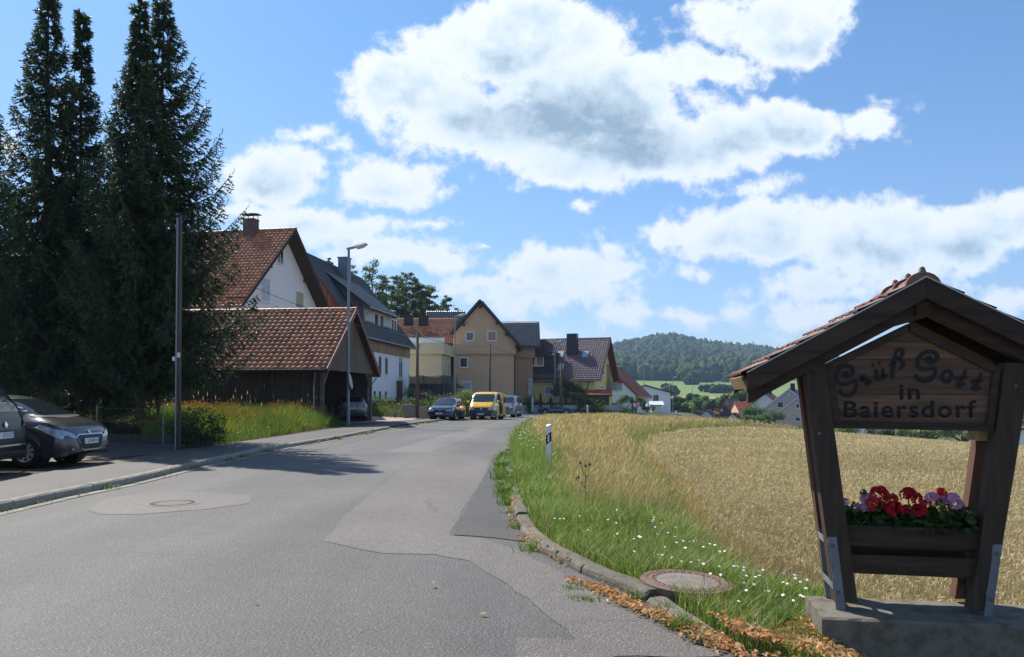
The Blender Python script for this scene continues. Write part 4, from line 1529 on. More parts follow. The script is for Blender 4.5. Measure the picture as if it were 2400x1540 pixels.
# right gable: windows and balconies
for (u, v0, v1, w) in ((1425.5, 816, 833, 1.2), (1413.5, 858, 880, 1.5), (1411, 904, 911, 2.5)):
	p = onplane(u, v1, (0, 0, 0), (1, 0, 0)); q_ = onplane(u, v0, (0, 0, 0), (1, 0, 0))
	window(yh, (0, 0, 0), (0, 1, 0), (1, 0, 0), p.y, p.z, w, q_.z - p.z, fr=0.12)
p = onplane(1422, 892, (0, 0, 0), (1, 0, 0))
mb = MB()
mb.box2((-0.01, p.y, 0), (0.02, 10.6, 6.6))
mb.build('loggia_shade_panel', mat('loggia_shade', (0.30, 0.24, 0.11), 0.9, 0.1, 2), yh)  # flat panel in darkened wall yellow, painting the loggia's shade
for zc in (0.35, 3.15):
	mb = MB()
	mb.box2((0.02, p.y - 0.2, zc - 0.2), (1.5, 11.4, zc))
	bl = mb.build('balcony', M_conc2, yh)
	mb = MB()
	for k in range(24):
		yy = p.y - 0.15 + k * (11.35 - p.y) / 24
		mb.box2((1.42, yy, zc), (1.46, yy + (11.35 - p.y) / 24 - 0.02, zc + 1.0))
	for k in range(6):
		mb.box2((0.1 + k * 0.22, p.y - 0.2, zc), (0.3 + k * 0.22, p.y - 0.17, zc + 1.0))
	tag(mb.build('railing_boards', mat('balcony_board', (0.30, 0.27, 0.25), 0.8, 0.2, 3, rnd=0.15), bl), kind='stuff')
fl = MB()
rr2 = random.Random(9)
for k in range(60):
	fl.blob((1.5 + rr2.uniform(-.1, .15), rr2.uniform(p.y + 0.5, 11), 4.15 + rr2.uniform(-0.1, 0.25)), (0.09, 0.09, 0.08), k, 1)
tag(fl.build('balcony_flowers', mat('flower_red_far', (0.45, 0.02, 0.04), 0.6, 0.3, 4)), 'red hanging flowers along the upper balcony rail of the yellow house', 'flowers')
fo_ = bpy.data.objects['balcony_flowers']
fo_.matrix_world = gm2
mb = MB()
pa = onplane(1387, 890, (0, 0, 0), (0, 1, 0))
mb.tube([(-0.3, -0.7, 4.3), (-0.6, -0.3, 4.0), (-0.9, -0.06, 3.6), (-0.9, -0.06, 0)], 0.05)
mb.build('downpipe', M_metal_dk, yh)
# tiled porch in front of the yellow house
pp = at(1372, 927, 100)
porch = thing('porch', 'small porch with orange tiled roof in front of the yellow house', 'porch', (pp.x, 99.2, -0.5), R(-6))
mb = MB()
wP = (1433 - 1372) / FPX * 99
zt = at(1400, 913, 101).z - porch.location.z
ze = at(1400, 926.5, 99).z - porch.location.z
mb.prism([(0, -0.3, ze), (0, 2.2, zt), (0, 2.2, zt - 0.12), (0, -0.3, ze - 0.12)], (wP, 0, 0))
pr = mb.build('roof', M_wdark, porch)
upv = Vector((0, 2.5, zt - ze))
tiles(pr, (0, -0.33, ze), (1, 0, 0), upv, int(wP / 0.28), int(upv.length / 0.33), wP / int(wP / 0.28), 0.33, M_tile_or, lift=0.05)
mb = MB()
mb.box2((0.2, 0.1, -0.5), (wP - 0.4, 2.4, ze - 0.1))
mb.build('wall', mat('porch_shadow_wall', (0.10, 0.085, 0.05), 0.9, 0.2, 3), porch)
mb = MB()
mb.box2((wP - 0.35, -0.1, -0.5), (wP - 0.1, 0.15, ze - 0.05))
mb.build('post', M_yellow, porch)
# white house with sweeping red roof
k7 = 130 / 115.0
TH7 = R(23)
d7 = Vector((math.sin(TH7), math.cos(TH7)))
R7 = math.pi / 2 - TH7
c_near = Vector(((1498 - 1200) / FPX * 130, 130))
L7 = 9.0
Oo = c_near + d7 * L7
y7 = Vector((-math.cos(TH7), math.sin(TH7)))
z7 = -1.0
h7, r7 = gable_house('house', 'white house whose red roof sweeps low to the right beside the yellow house', 'house', (Oo.x + y7.x * 0.5, Oo.y + y7.y * 0.5, z7), R7,
					 L7 - 0.4, 10.0, 2.95, 7.7, M_white, M_tile2, 0.3, 0.36, oe=0.5, ov=0.2, vboard=M_verge, tilekw=dict(lift=0.04))
window(h7, (-(L7 - .4), 0, 0), (0, 1, 0), (-1, 0, 0), 7.6, 3.0, 0.9, 1.3)
# low pitched white house
def front_house(label, cu, Y, hw, va, ve, vb, wall, roofm, depth=9, oe=0.35, group=None, tiles_=True, vboard=None, rz=R(-27), tw=0.35):
	x = (cu - 1200) / FPX * Y
	zb = EYE + (931 - vb) / FPX * Y
	za = EYE + (931 - va) / FPX * Y - zb
	ze = EYE + (931 - ve) / FPX * Y - zb
	# ridge runs away from the camera
	rzz = math.pi / 2 + rz
	xd, yd = Vector((math.cos(rzz), math.sin(rzz))), Vector((-math.sin(rzz), math.cos(rzz)))
	o = Vector((x, Y)) + xd * depth - yd * hw
	t, rf = gable_house('house', label, 'house', (o.x, o.y, zb), rzz, depth, 2 * hw, ze, za, wall, roofm, tw, 0.4, oe=oe, ov=0.25,
						vboard=vboard or M_metal_dk, tilekw=dict(lift=0.05), group=group)
	return t, rf, zb, depth
def fwin(t, cu, cu0, Y, hw, depth, v0, v1, w, zb, **k):
	# the gable towards the camera is at local x=-depth, local y runs to the left
	y = hw - (cu - cu0) / FPX * Y
	z0 = EYE + (931 - v1) / FPX * Y - zb
	z1 = EYE + (931 - v0) / FPX * Y - zb
	return window(t, (-depth, 0, 0), (0, 1, 0), (-1, 0, 0), y, z0, w, z1 - z0, **k)
h8, r8, zb, dp = front_house('long white building with shallow brown roof behind the cyclists', 1512, 160, 4.9, 902.5, 918.5, 969, M_white, M_tile_br, 12, 0.9, vboard=M_wdark, rz=R(-12))
fwin(h8, 1536.8, 1512, 160, 4.9, dp, 926, 939.5, 1.0, zb, fr=0.05, fm=M_wdark)
sh = thing('shed', 'pale shed with grey corrugated lean-to roof in front of the white building', 'shed', ((1527 - 1200) / FPX * 150, 150, T(26, 150)), 0)
zs = sh.location.z
wS = 22 / FPX * 150
mb = MB()
mb.box2((0, 0, -0.5), (wS, 3, EYE + (931 - 950) / FPX * 150 - zs))
mb.build('wall', mat('shed_pale', (0.62, 0.60, 0.52), 0.8, 0.1, 3), sh)
mb = MB()
zl, zh = EYE + (931 - 949) / FPX * 150 - zs, EYE + (931 - 940.5) / FPX * 152 - zs
mb.box2((-0.3, -0.15, zl - 0.14), (wS + 0.1, 0.0, zl - 0.02))
mb.build('fascia', M_wdark, sh)
n = 26
vs, fs = [], []
for k in range(n + 1):
	x = -0.6 + (wS + 1.2) * k / n
	dz = 0.04 if k % 2 else 0
	vs += [(x, -0.2, zl + dz), (x + 0.4, 3.2, zh + dz)]
for k in range(n):
	fs.append((2 * k, 2 * k + 2, 2 * k + 3, 2 * k + 1))
mb = MB()
mb.raw(vs, fs)
mb.build('corrugated_roof', mat('corrugated_grey', (0.52, 0.55, 0.56), 0.4, 0.1, 2), sh)
# village below, on the right
hA, rA, zb, dp = front_house('grey-beige gabled house with slate blue roof and dark chimney beside the sign post', 1849, 178, 5.7, 911.6, 960, 1012, M_greige, M_slate, 11, 0.4, vboard=mat('verge_white', (0.6, 0.62, 0.64), 0.5, 0.05, 2))
fwin(hA, 1829.5, 1849, 178, 5.7, dp, 942, 955.6, 1.25, zb, fr=0.08)
fwin(hA, 1849.5, 1849, 178, 5.7, dp, 921, 926, 0.5, zb, fr=0.12)
mb = MB()
mb.box((-dp + 2.2, 5.2, at(1855, 902, 180).z - zb - 1.0), (0.9, 0.9, 2.6))
mb.build('chimney', M_soot, rA)
hB, rB, zb, dp = front_house('smaller pinkish gabled house in front of the slate roofed house', 1868, 170, 4.1, 932, 968, 1014, mat('render_pinkbeige', (0.50, 0.41, 0.35), 0.9, 0.05, 1.2, spec=0.2), M_slate, 8, 0.35, vboard=bpy.data.materials['verge_white'])
fwin(hB, 1869.2, 1868, 170, 4.1, dp, 946.5, 956.7, 0.75, zb, fr=0.08)
fwin(hB, 1869.2, 1868, 170, 4.1, dp, 977.7, 987.5, 1.05, zb, fr=0.08)
hC, rC, zb, dp = front_house('white gabled house with red tiles half hidden behind the grey-beige house', 1794, 195, 4.3, 921.5, 955, 1010, mat('render_offwhite', (0.66, 0.66, 0.64), 0.9, 0.05, 1.2, spec=0.2), M_tile2, 9, 0.35, vboard=M_verge)
mb = MB()
mb.box((-dp + 5, 4.3, at(1794, 918, 200).z - zb - 0.5), (1.2, 1.2, 2.6))
mb.build('chimney', M_soot, rC)
mb = MB()
xa = 4.3 + 0.2
mb.prism([(-dp + 2.0, 4.5, at(1780, 922, 197).z - zb), (-dp + 0.4, 4.5, at(1780, 930, 196).z - zb), (-dp + 0.4, 4.5, at(1780, 931, 196).z - zb), (-dp + 2.0, 4.5, at(1780, 924, 196).z - zb)], (0, 2.4, 0))
mb.build('dormer_roof', M_tile_or, rC)
# orange house with ridge across the view
oh, ro = gable_house('house', 'low orange walled house with terracotta roof beyond the wheat field', 'house', (((1767 - 1200) / FPX * 200), 200, at(1750, 985, 200).z - 1.5), 0,
					 4.0, 6, at(1750, 960.5, 200).z - at(1750, 985, 200).z + 1.8, at(1750, 943, 203).z - at(1750, 985, 200).z + 1.5, M_orange, M_tile_or, 0.35, 0.38, oe=0.3, ov=0.15, tilekw=dict(lift=0.06))
# dark barn
hD, rD, zb, dp = front_house('dark brown timber barn with a round blue ornament on its gable', 1699, 210, 3.5, 948, 979, 996, M_wdark, M_tile_br, 10, 0.3, vboard=mat('verge_greybrown', (0.14, 0.12, 0.11), 0.6, 0.1, 2))
mb = MB()
y_ = 3.5 - (1691 - 1699) / FPX * 210
mb.lathe([(0, 0.0), (0.42, 0.0), (0.42, 0.06)], (-dp - 0.07, y_, at(1691, 961.5, 210).z - zb), 12, Matrix.Rotation(R(-90), 3, 'Y'))
mb.build('ornament', mat('ornament_blue', (0.35, 0.45, 0.55), 0.6, 0.5, 9), hD)
hE, rE, zb, dp = front_house('small off-white gable at the foot of the dark barn', 1717, 196, 2.0, 968.5, 984, 995, bpy.data.materials['render_offwhite'], M_tile_br, 4, 0.25)
oh2, ro2 = gable_house('house', 'brown roofed house rising behind the dark barn', 'house', ((1736 - 1200) / FPX * 222, 222, at(1720, 990, 222).z), 0,
					   3.0, 6, at(1720, 950, 222).z - at(1720, 990, 222).z, at(1720, 936, 222).z - at(1720, 990, 222).z, M_wdark, M_tile_br, 0.35, 0.38, oe=0.3, ov=0.2)
for i, (cu, Y, hw, va, ve, vb, w_, rm, lab) in enumerate((
		(1655, 230, 1.6, 962, 972, 990, bpy.data.materials['render_offwhite'], M_tile_br, 'tiny white gable just left of the red roadside board'),
		(1590, 240, 2.6, 958, 968, 990, M_greige, M_tile_or, 'small house with bright orange roof right of the utility pole'),
		(1625, 250, 4.5, 963, 970, 992, M_tile_br, M_tile_br, 'low brown roofed house beyond the grassy crest'))):
	front_house(lab, cu, Y, hw, va, ve, vb, w_, rm, 6, 0.25)
ob = thing('advertising_board', 'red board with yellow lower edge standing before the dark barn', 'board', ((1680 - 1200) / FPX * 190, 190, at(1680, 985, 190).z), 0)
z0_, z1_ = at(1680, 970, 190).z - ob.location.z, at(1680, 957, 190).z - ob.location.z
mb = MB()
mb.box2((-0.55, 0, z0_), (0.55, 0.08, z1_))
mb.build('panel', mat('board_red', (0.42, 0.05, 0.05), 0.6, 0.1, 2), ob)
mb = MB()
mb.box2((-0.55, -0.01, z0_), (0.55, -0.002, z0_ + 0.3))
mb.prism([(-0.25, -0.006, z0_ + 0.35), (0.1, -0.006, z0_ + 0.35), (-0.1, -0.006, z0_ + 0.75)], (0, 0.004, 0))
mb.build('lettering_strip', mat('board_yellow', (0.6, 0.5, 0.08), 0.6, 0.1, 2), ob)
mb = MB()
mb.box2((-0.5, 0.02, -1), (-0.44, 0.07, z0_))
mb.box2((0.44, 0.02, -1), (0.5, 0.07, z0_))
mb.build('post', M_galv, ob)
# buildings glimpsed under the sign board
fr_, rfr, zb, dp = front_house('white building glimpsed under the sign board behind shrubs', 2010, 150, 3.0, 985, 1002, 1040, M_white, M_tile_br, 6, 0.3)
fr_, rfr, zb, dp = front_house('white wall with dark roof at the far right edge of the view', 2420, 95, 2.6, 1000, 1012, 1050, M_white, M_tile_br, 6, 0.3)
# trees
M_bark = mat('bark_spruce', (0.085, 0.065, 0.05), 0.95, 0.35, 5, stretch=(3, 3, 0.8), bump=0.02, spec=0.1)
M_barkp = mat('bark_pine', (0.16, 0.085, 0.055), 0.95, 0.3, 3, stretch=(2, 2, 0.6), bump=0.02, spec=0.1)
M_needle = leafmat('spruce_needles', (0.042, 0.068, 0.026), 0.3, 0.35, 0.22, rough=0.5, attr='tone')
M_leaf = leafmat('leaf', (0, 0, 0), 0.2, 0.35, 0.35, attr='tone')
def tris(P, D, Nn, L, Wd):
	"""triangles: base centre P, pointing D, side along D x Nn"""
	S = np.cross(D, Nn)
	S /= np.maximum(np.linalg.norm(S, axis=1, keepdims=True), 1e-6)
	a = P - S * Wd[:, None] * 0.5
	b = P + S * Wd[:, None] * 0.5
	c = P + D * L[:, None]
	return np.stack([a, b, c], 1)
def spruce_branch(L, rng, dens=1.0):
	"""branch along +x, tip swept up, hung with drooping twigs; returns triangles (n,3,3), twig tone (n,) and stem points"""
	n = 9
	s = np.linspace(0, 1, n)
	sag = 0.16 * L
	xs_ = s * L * 0.97
	zs_ = -sag * np.sin(s * math.pi * 0.72) * 1.1 + 0.30 * L * s ** 3
	stem = np.stack([xs_, 0.04 * L * np.sin(s * 5 + rng.random() * 6), zs_], 1)
	out, tone = [], []
	ntw = int((10 + 14 * L) * dens)
	for k in range(ntw):
		t = 0.10 + 0.90 * (k + rng.random()) / ntw
		i = min(int(t * (n - 1)), n - 2)
		f = t * (n - 1) - i
		p = stem[i] * (1 - f) + stem[i + 1] * f
		side = 1 if k % 2 else -1
		tl = (0.13 + 0.50 * (1 - t) * min(L, 2.8) / 2.2) * (0.7 + 0.6 * rng.random())
		ang = R(30 + 35 * rng.random())
		droop = 0.25 + 0.55 * (1 - t) + 0.25 * rng.random()
		if rng.random() < 0.25:
			side *= 0.15
			droop = 1.2
		d = np.array([math.cos(ang), side * math.sin(ang), -droop * 0.75])
		d /= np.linalg.norm(d)
		m = max(4, int(tl / 0.05))
		q = np.linspace(0.0, 1.0, m)
		bend = np.stack([np.zeros(m), np.zeros(m), -0.18 * tl * q ** 2], 1)
		P = p + d * (q * tl)[:, None] + bend
		for rep in range(2):
			D = d[None] + rng.normal(0, 0.55, (m, 3))
			D /= np.linalg.norm(D, axis=1, keepdims=True)
			Nn = rng.normal(0, 1, (m, 3))
			out.append(tris(P, D, Nn, np.full(m, 0.12) * (0.7 + 0.6 * rng.random(m)), np.full(m, 0.05)))
			tone.append(np.clip(q * 0.6 + t * 0.3 + rng.normal(0, 0.1, m), 0, 1))  # tone rises to the tips: sunlit look put into the needle colour
	# leader tip
	m = 8
	P = stem[-1] + (stem[-1] - stem[-2])[None] * np.linspace(-0.6, 0.8, m)[:, None]
	D = (stem[-1] - stem[-2])[None] / np.linalg.norm(stem[-1] - stem[-2]) + rng.normal(0, 0.5, (m, 3))
	out.append(tris(P, D / np.linalg.norm(D, axis=1, keepdims=True), rng.normal(0, 1, (m, 3)), np.full(m, 0.11), np.full(m, 0.035)))
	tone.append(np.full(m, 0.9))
	return np.concatenate(out), np.concatenate(tone), stem
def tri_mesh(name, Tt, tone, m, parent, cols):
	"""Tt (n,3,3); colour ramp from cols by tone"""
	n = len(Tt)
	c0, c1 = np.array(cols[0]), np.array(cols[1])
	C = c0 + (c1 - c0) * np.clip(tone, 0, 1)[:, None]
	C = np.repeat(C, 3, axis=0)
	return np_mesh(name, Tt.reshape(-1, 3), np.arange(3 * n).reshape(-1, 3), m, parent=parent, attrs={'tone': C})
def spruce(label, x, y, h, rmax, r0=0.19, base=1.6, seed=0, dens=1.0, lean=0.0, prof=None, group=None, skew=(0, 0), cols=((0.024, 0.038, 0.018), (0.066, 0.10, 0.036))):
	rng = np.random.default_rng(seed)
	t = thing('spruce_tree', label, 'spruce tree', (x, y, T(x, y) + 0.05), rng.random() * 0.0, group)
	mb = MB()
	pts_ = [(lean * (z / h) ** 1.2, 0.06 * math.sin(z * 0.8 + seed), z) for z in np.linspace(-0.3, h, 14)]
	mb.tube(pts_, [max(0.012, r0 * (1 - max(0, p[2]) / h) ** 0.9) * (1.25 if p[2] < 0.5 else 1) for p in pts_], 10)
	mb.build('trunk', M_bark, t, smooth=True)
	allT, allC = [], []
	st = MB()
	z = base
	k = 0
	ga = rng.random() * 6
	while z < h - 0.15:
		f = (z - base) / (h - base)
		if prof:
			r = np.interp(f, prof[0], prof[1]) * (1.08 if f < 0.8 else 1.0)
		else:
			r = rmax * (1 - f) ** 0.85
		nwh = 7 if f < 0.5 else (6 if f < 0.88 else 4)
		ga += 0.7
		for q in range(nwh + 2):
			ga += 6.283 / nwh + rng.normal(0, 0.25)
			L = max(0.14, r * ((0.74 + 0.36 * rng.random()) if q < nwh else 0.45 + 0.25 * rng.random()))
			sk = 1 + skew[0] * math.cos(ga) + skew[1] * math.sin(ga)
			L *= sk
			B, c, stem = spruce_branch(L, rng, dens)
			up = R(-12 + 44 * f + rng.normal(0, 5))
			ca, sa = math.cos(up), math.sin(up)
			Mx = np.array([[ca, 0, -sa], [0, 1, 0], [sa, 0, ca]])
			cg, sg = math.cos(ga), math.sin(ga)
			Mz = np.array([[cg, -sg, 0], [sg, cg, 0], [0, 0, 1]])
			M = Mz @ Mx
			o = np.array([lean * (z / h) ** 1.2, 0, z + (rng.normal(0, 0.045) if q < nwh else 0.2)])
			allT.append(B @ M.T + o)
			allC.append(c)
			S = stem @ M.T + o
			rs = 0.012 + 0.012 * L
			st.tube([tuple(p) for p in S[::2]], [rs * (1 - 0.85 * i / 4) for i in range(len(S[::2]))], 4, caps=False)
		z += 0.30 + 0.16 * rng.random() + 0.08 * (1 - f) - 0.12 * max(0, f - 0.8) * 5
	# dead lower branches
	for k in range(26):
		zz = 0.5 + rng.random() * max(0.5, base + 0.8)
		a = rng.random() * 6.28
		L = 0.5 + 1.2 * rng.random()
		p0 = Vector((0, 0, zz))
		st.tube([p0, p0 + Vector((math.cos(a) * L * .5, math.sin(a) * L * .5, -0.05)), p0 + Vector((math.cos(a) * L, math.sin(a) * L, -0.25 * rng.random()))], [0.02, 0.012, 0.004], 4, caps=False)
	o = st.build('branches', M_bark, t)
	tag(o, kind='stuff')
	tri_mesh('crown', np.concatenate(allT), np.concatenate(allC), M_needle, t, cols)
	return t
def topz(u, v, Y):
	p = at(u, v, Y)
	return p.z
pA = at(104, 940, 25.5)
pB = at(184, 940, 26.5)
pC = at(326, 1000, 24.0)
pD = at(372, 1000, 24.6)
spruce('tall narrow spruce with the leftmost spire in the row', pA.x, pA.y, topz(100, -30, 25.5), 2.2, 0.24, 2.4, 1,
	   prof=([0, 0.15, 0.35, 0.6, 0.75, 0.9, 1], [1.6, 2.2, 1.8, 1.05, 0.75, 0.36, 0.05]))
spruce('slimmer spruce with a thin spire just right of the leftmost one', pB.x, pB.y, topz(184, 45, 26.5), 1.8, 0.17, 2.6, 2,
	   prof=([0, 0.15, 0.35, 0.6, 0.8, 0.92, 1], [1.1, 1.7, 1.5, 0.95, 0.36, 0.15, 0.03]))
spruce('spruce with double trunk neighbour, shorter of the two middle spires', pC.x, pC.y, topz(326, 18, 24.0), 2.3, 0.2, 2.3, 3, lean=-0.1,
	   prof=([0, 0.15, 0.35, 0.6, 0.8, 0.92, 1], [1.2, 1.9, 1.8, 1.1, 0.46, 0.18, 0.03]))
spruce('broad spruce with long upswept right boughs next to the utility pole', pD.x, pD.y, topz(367, -8, 24.6), 2.3, 0.22, 2.1, 4, skew=(0.12, -0.05),
	   prof=([0, 0.10, 0.22, 0.4, 0.55, 0.7, 0.85, 0.95, 1], [1.3, 2.6, 2.8, 2.05, 1.75, 1.2, 0.60, 0.24, 0.04]))
p = at(-70, 900, 27.5)
spruce('spruce at the far left edge of the picture behind the cars', p.x, p.y, topz(-70, 150, 27.5), 2.6, 0.2, 1.2, 5,
	   prof=([0, 0.15, 0.35, 0.6, 0.8, 1], [2.0, 2.6, 2.2, 1.5, 0.9, 0.05]))
p = at(245, 960, 28.5)
spruce('smaller dark spruce filling the gap between the two pairs', p.x, p.y, topz(250, 520, 28.5), 2.2, 0.12, 1.3, 6,
	   prof=([0, 0.3, 0.6, 1], [2.6, 2.2, 1.3, 0.05]))
p = at(30, 930, 33)
spruce('young spruce standing behind the parked cars at the left', p.x, p.y, topz(30, 560, 33), 2.2, 0.12, 0.8, 8, dens=0.7,
	   prof=([0, 0.3, 0.6, 1], [3.0, 2.6, 1.6, 0.05]))
def bough(x, y, z, L, az, seed, up=0.0, n=3):
	pass
def leaf_cloud(centers, radii, n, size, rng, squash=0.8, shell=0.55, tonez=0.5):
	"""quads scattered in blobs -> triangles; returns (n*2,3,3), tone"""
	centers, radii = np.array(centers, float), np.array(radii, float)
	w = radii ** 2
	idx = rng.choice(len(centers), n, p=w / w.sum())
	d = rng.normal(0, 1, (n, 3))
	d /= np.linalg.norm(d, axis=1, keepdims=True)
	rad = (shell + (1 - shell) * rng.random(n)) ** 0.7
	# lumpy surface
	lump = 1 + 0.28 * np.sin(d[:, 0] * 5 + idx) * np.sin(d[:, 1] * 4.3 + idx * 2) + 0.15 * rng.normal(0, 1, n)
	P = centers[idx] + d * (radii[idx] * rad * lump)[:, None] * np.array([1, 1, squash])
	D = rng.normal(0, 1, (n, 3))
	D[:, 2] *= 0.7
	D /= np.linalg.norm(D, axis=1, keepdims=True)
	Nn = rng.normal(0, 1, (n, 3)) + d * 0.8
	s = size * (0.6 + 0.8 * rng.random(n))
	S = np.cross(D, Nn)
	S /= np.maximum(np.linalg.norm(S, axis=1, keepdims=True), 1e-6)
	a = P - D * s[:, None] * 0.5
	b = P + S * s[:, None] * 0.33
	c = P + D * s[:, None] * 0.5
	e = P - S * s[:, None] * 0.33
	Tt = np.concatenate([np.stack([a, b, c], 1), np.stack([a, c, e], 1)])
	cl = rng.random(len(centers))
	tone = np.clip(0.35 * cl[idx] + 0.65 * rng.random(n) * 0.8 + 0.1, 0, 1)
	return Tt, np.concatenate([tone, tone])
def broad(label, x, y, blobs, n, size, cols, trunk_h=1.0, trunk_r=0.12, seed=0, name='tree', cat='tree', z=None, group=None, lean=0.0, trunk=True, M=None, squash=0.8):
	rng = np.random.default_rng(seed + 50)
	z = T(x, y) + 0.05 if z is None else z
	t = thing(name, label, cat, (x, y, z), 0, group)
	C = [b[:3] for b in blobs]
	Rr = [b[3] for b in blobs]
	# break each blob into smaller clumps
	cc, rr = [], []
	for c, r in zip(C, Rr):
		k = 7
		for _ in range(k):
			d = rng.normal(0, 1, 3)
			d /= np.linalg.norm(d)
			cc.append(np.array(c) + d * r * 0.55 * np.array([1, 1, 0.8]))
			rr.append(r * (0.42 + 0.22 * rng.random()))
	Tt, tone = leaf_cloud(cc, rr, n, size, rng, squash)
	if trunk:
		mb = MB()
		top = Vector(blobs[0][:3])
		mb.tube([(0, 0, -0.4), (lean * 0.3, 0, trunk_h * 0.5), (lean, 0, trunk_h), tuple(top)], [trunk_r * 1.3, trunk_r, trunk_r * 0.8, trunk_r * 0.3], 8)
		for b in blobs[1:8]:
			mb.tube([(lean, 0, trunk_h * 0.95), tuple(Vector((lean, 0, trunk_h)).lerp(Vector(b[:3]), 0.5) + Vector((0, 0, -0.1))), b[:3]], [trunk_r * 0.6, trunk_r * 0.35, trunk_r * 0.12], 6)
		mb.build('trunk', M or M_bark, t, smooth=True)
	tri_mesh('crown' if trunk_h > 0.6 else 'foliage', Tt, tone, M_leaf, t, cols)
	return t
GREEN_D = ((0.018, 0.032, 0.012), (0.055, 0.095, 0.028))
GREEN_M = ((0.03, 0.055, 0.015), (0.09, 0.15, 0.035))
GREEN_L = ((0.06, 0.10, 0.02), (0.17, 0.25, 0.05))
GREEN_G = ((0.04, 0.06, 0.035), (0.14, 0.18, 0.11))
GREEN_O = ((0.05, 0.05, 0.012), (0.15, 0.14, 0.04))
# ---- pines behind the houses: bare stems, layered crowns
def pine(label, u, vtop, Y, rad, seed, vb=760, group='pines in the row behind the houses', light=0.5):
	p = at(u, vtop, Y)
	h = p.z - 2.0
	rng = np.random.default_rng(seed)
	t = thing('pine_tree', label, 'pine tree', (p.x, Y, 2.0), 0, group)
	mb = MB()
	mb.tube([(0, 0, -4), (0.1, 0, h * 0.5), (0.0, 0.1, h * 0.98)], [0.2, 0.15, 0.03], 7)
	C, Rr = [], []
	nb = int(34 + h * 2)
	for k in range(nb):
		f = k / (nb - 1)
		zz = h * (0.42 + 0.57 * f)
		a = rng.random() * 6.28
		r = rad * (1.0 - 0.75 * max(0, f - 0.35) / 0.65) * (0.35 + 0.75 * rng.random())
		C.append((math.cos(a) * r, math.sin(a) * r, zz + 0.3 * rng.normal()))
		Rr.append(rad * (0.20 + 0.15 * rng.random()) * (1.0 - 0.2 * f))
		mb.tube([(0, 0, zz - 0.5), (math.cos(a) * r * 0.5, math.sin(a) * r * 0.5, zz - 0.35), C[-1]], [0.05, 0.035, 0.015], 4, caps=False)
	mb.build('trunk', M_barkp, t)
	Tt, tone = leaf_cloud(C, Rr, 5600, 0.25, rng, 0.5, 0.15)
	tri_mesh('crown', Tt, tone, M_leaf, t, ((0.028, 0.048, 0.016), (0.10, 0.145, 0.045)))
pl = [(768, 607, 104, 1.6, 'small pine tip showing above the dark roof left of the blue chimney'),
	  (826, 632, 108, 1.9, 'pine immediately right of the blue-grey chimney'),
	  (872, 622, 100, 3.2, 'wide crowned pine above the long dormer roof'),
	  (905, 655, 104, 2.4, 'lower pine between the wide crowned pine and its taller neighbours'),
	  (930, 650, 106, 2.6, 'pine with ragged flat top right of the dormer'),
	  (952, 645, 103, 2.4, 'tall pine in the middle of the row'),
	  (972, 655, 107, 2.2, 'slightly lower pine in the middle of the row'),
	  (988, 665, 102, 2.2, 'pine with dense pointed crown above the red roof'),
	  (1006, 672, 105, 2.3, 'pointed dark pine near the right end of the row'),
	  (1046, 695, 112, 1.9, 'separate small pine at the right end of the row'),
	  (1075, 727, 122, 1.4, 'smallest pine just showing above the glossy rear roof'),
	  (940, 690, 116, 3.0, 'shorter pine standing deeper in the wood behind the row'),
	  (895, 690, 114, 3.0, 'shaded pine deep in the wood behind the dormer'),
	  (985, 700, 118, 3.0, 'shaded pine deep in the wood above the red roof')]
for i, (u, v, Y, rad, lab) in enumerate(pl):
	pine(lab, u, v - 3, Y + 18, rad * 1.15, 20 + i)
# ---- gardens
def shrub(label, u, v, Y, r, hgt, cols, seed, n=900, size=0.09, wide=1.0, name='shrub', zg=None, cat='shrub', flowers=None, trunk=False, group=None, dens=1):
	"""shrub whose foliage centre is seen at (u, v)"""
	p = at(u, v, Y)
	zg = T(p.x, Y) + 0.08 if zg is None else zg
	cz = max(p.z - zg, hgt * 0.4)
	bl = [(0, 0, cz, r), (r * 0.7 * wide, 0, cz * 0.9, r * 0.7), (-r * 0.7 * wide, 0.1, cz * 0.85, r * 0.75), (0, -0.2, cz * 0.6, r * 0.8)]
	zz = cz - r * 0.9
	rs_ = random.Random(seed)
	while zz > 0:
		bl += [(rs_.uniform(-.5, .5) * r * wide, 0, max(zz, r * 0.4), r * 0.85), (rs_.uniform(-.7, .7) * r * wide, 0.1, max(zz, r * 0.3), r * 0.8)]
		zz -= r * 0.7
	n = int(n * (1 + 0.12 * (len(bl) - 4)))
	if wide > 1.5:
		for k in range(int(wide * 2)):
			bl.append(((k / int(wide * 2) - 0.5) * 2 * r * wide, 0, cz * 0.8, r * 0.75))
			bl.append(((k / int(wide * 2) - 0.45) * 2 * r * wide, 0, min(cz * 0.4, r * 0.6), r * 0.75))
	t = broad(label, p.x, Y, bl, n, size, cols, 0.4, 0.03, seed, name, cat, zg, group, trunk=True)
	if flowers:
		rng = random.Random(seed)
		col, nf = flowers
		mb = MB()
		for k in range(nf):
			b = rng.choice(bl)
			a, e = rng.random() * 6.28, rng.uniform(0, 1.2)
			q = Vector((b[0] + b[3] * math.cos(a) * math.cos(e), b[1] - abs(b[3] * math.sin(a) * math.cos(e)), b[2] + b[3] * 0.8 * math.sin(e)))
			mb.blob(q, (0.07, 0.07, 0.06), k, 1)
		tag(mb.build('blossoms', mat('blossom_%s' % col[0], col[1], 0.6, 0.2, 4), t), kind='stuff')
	return t
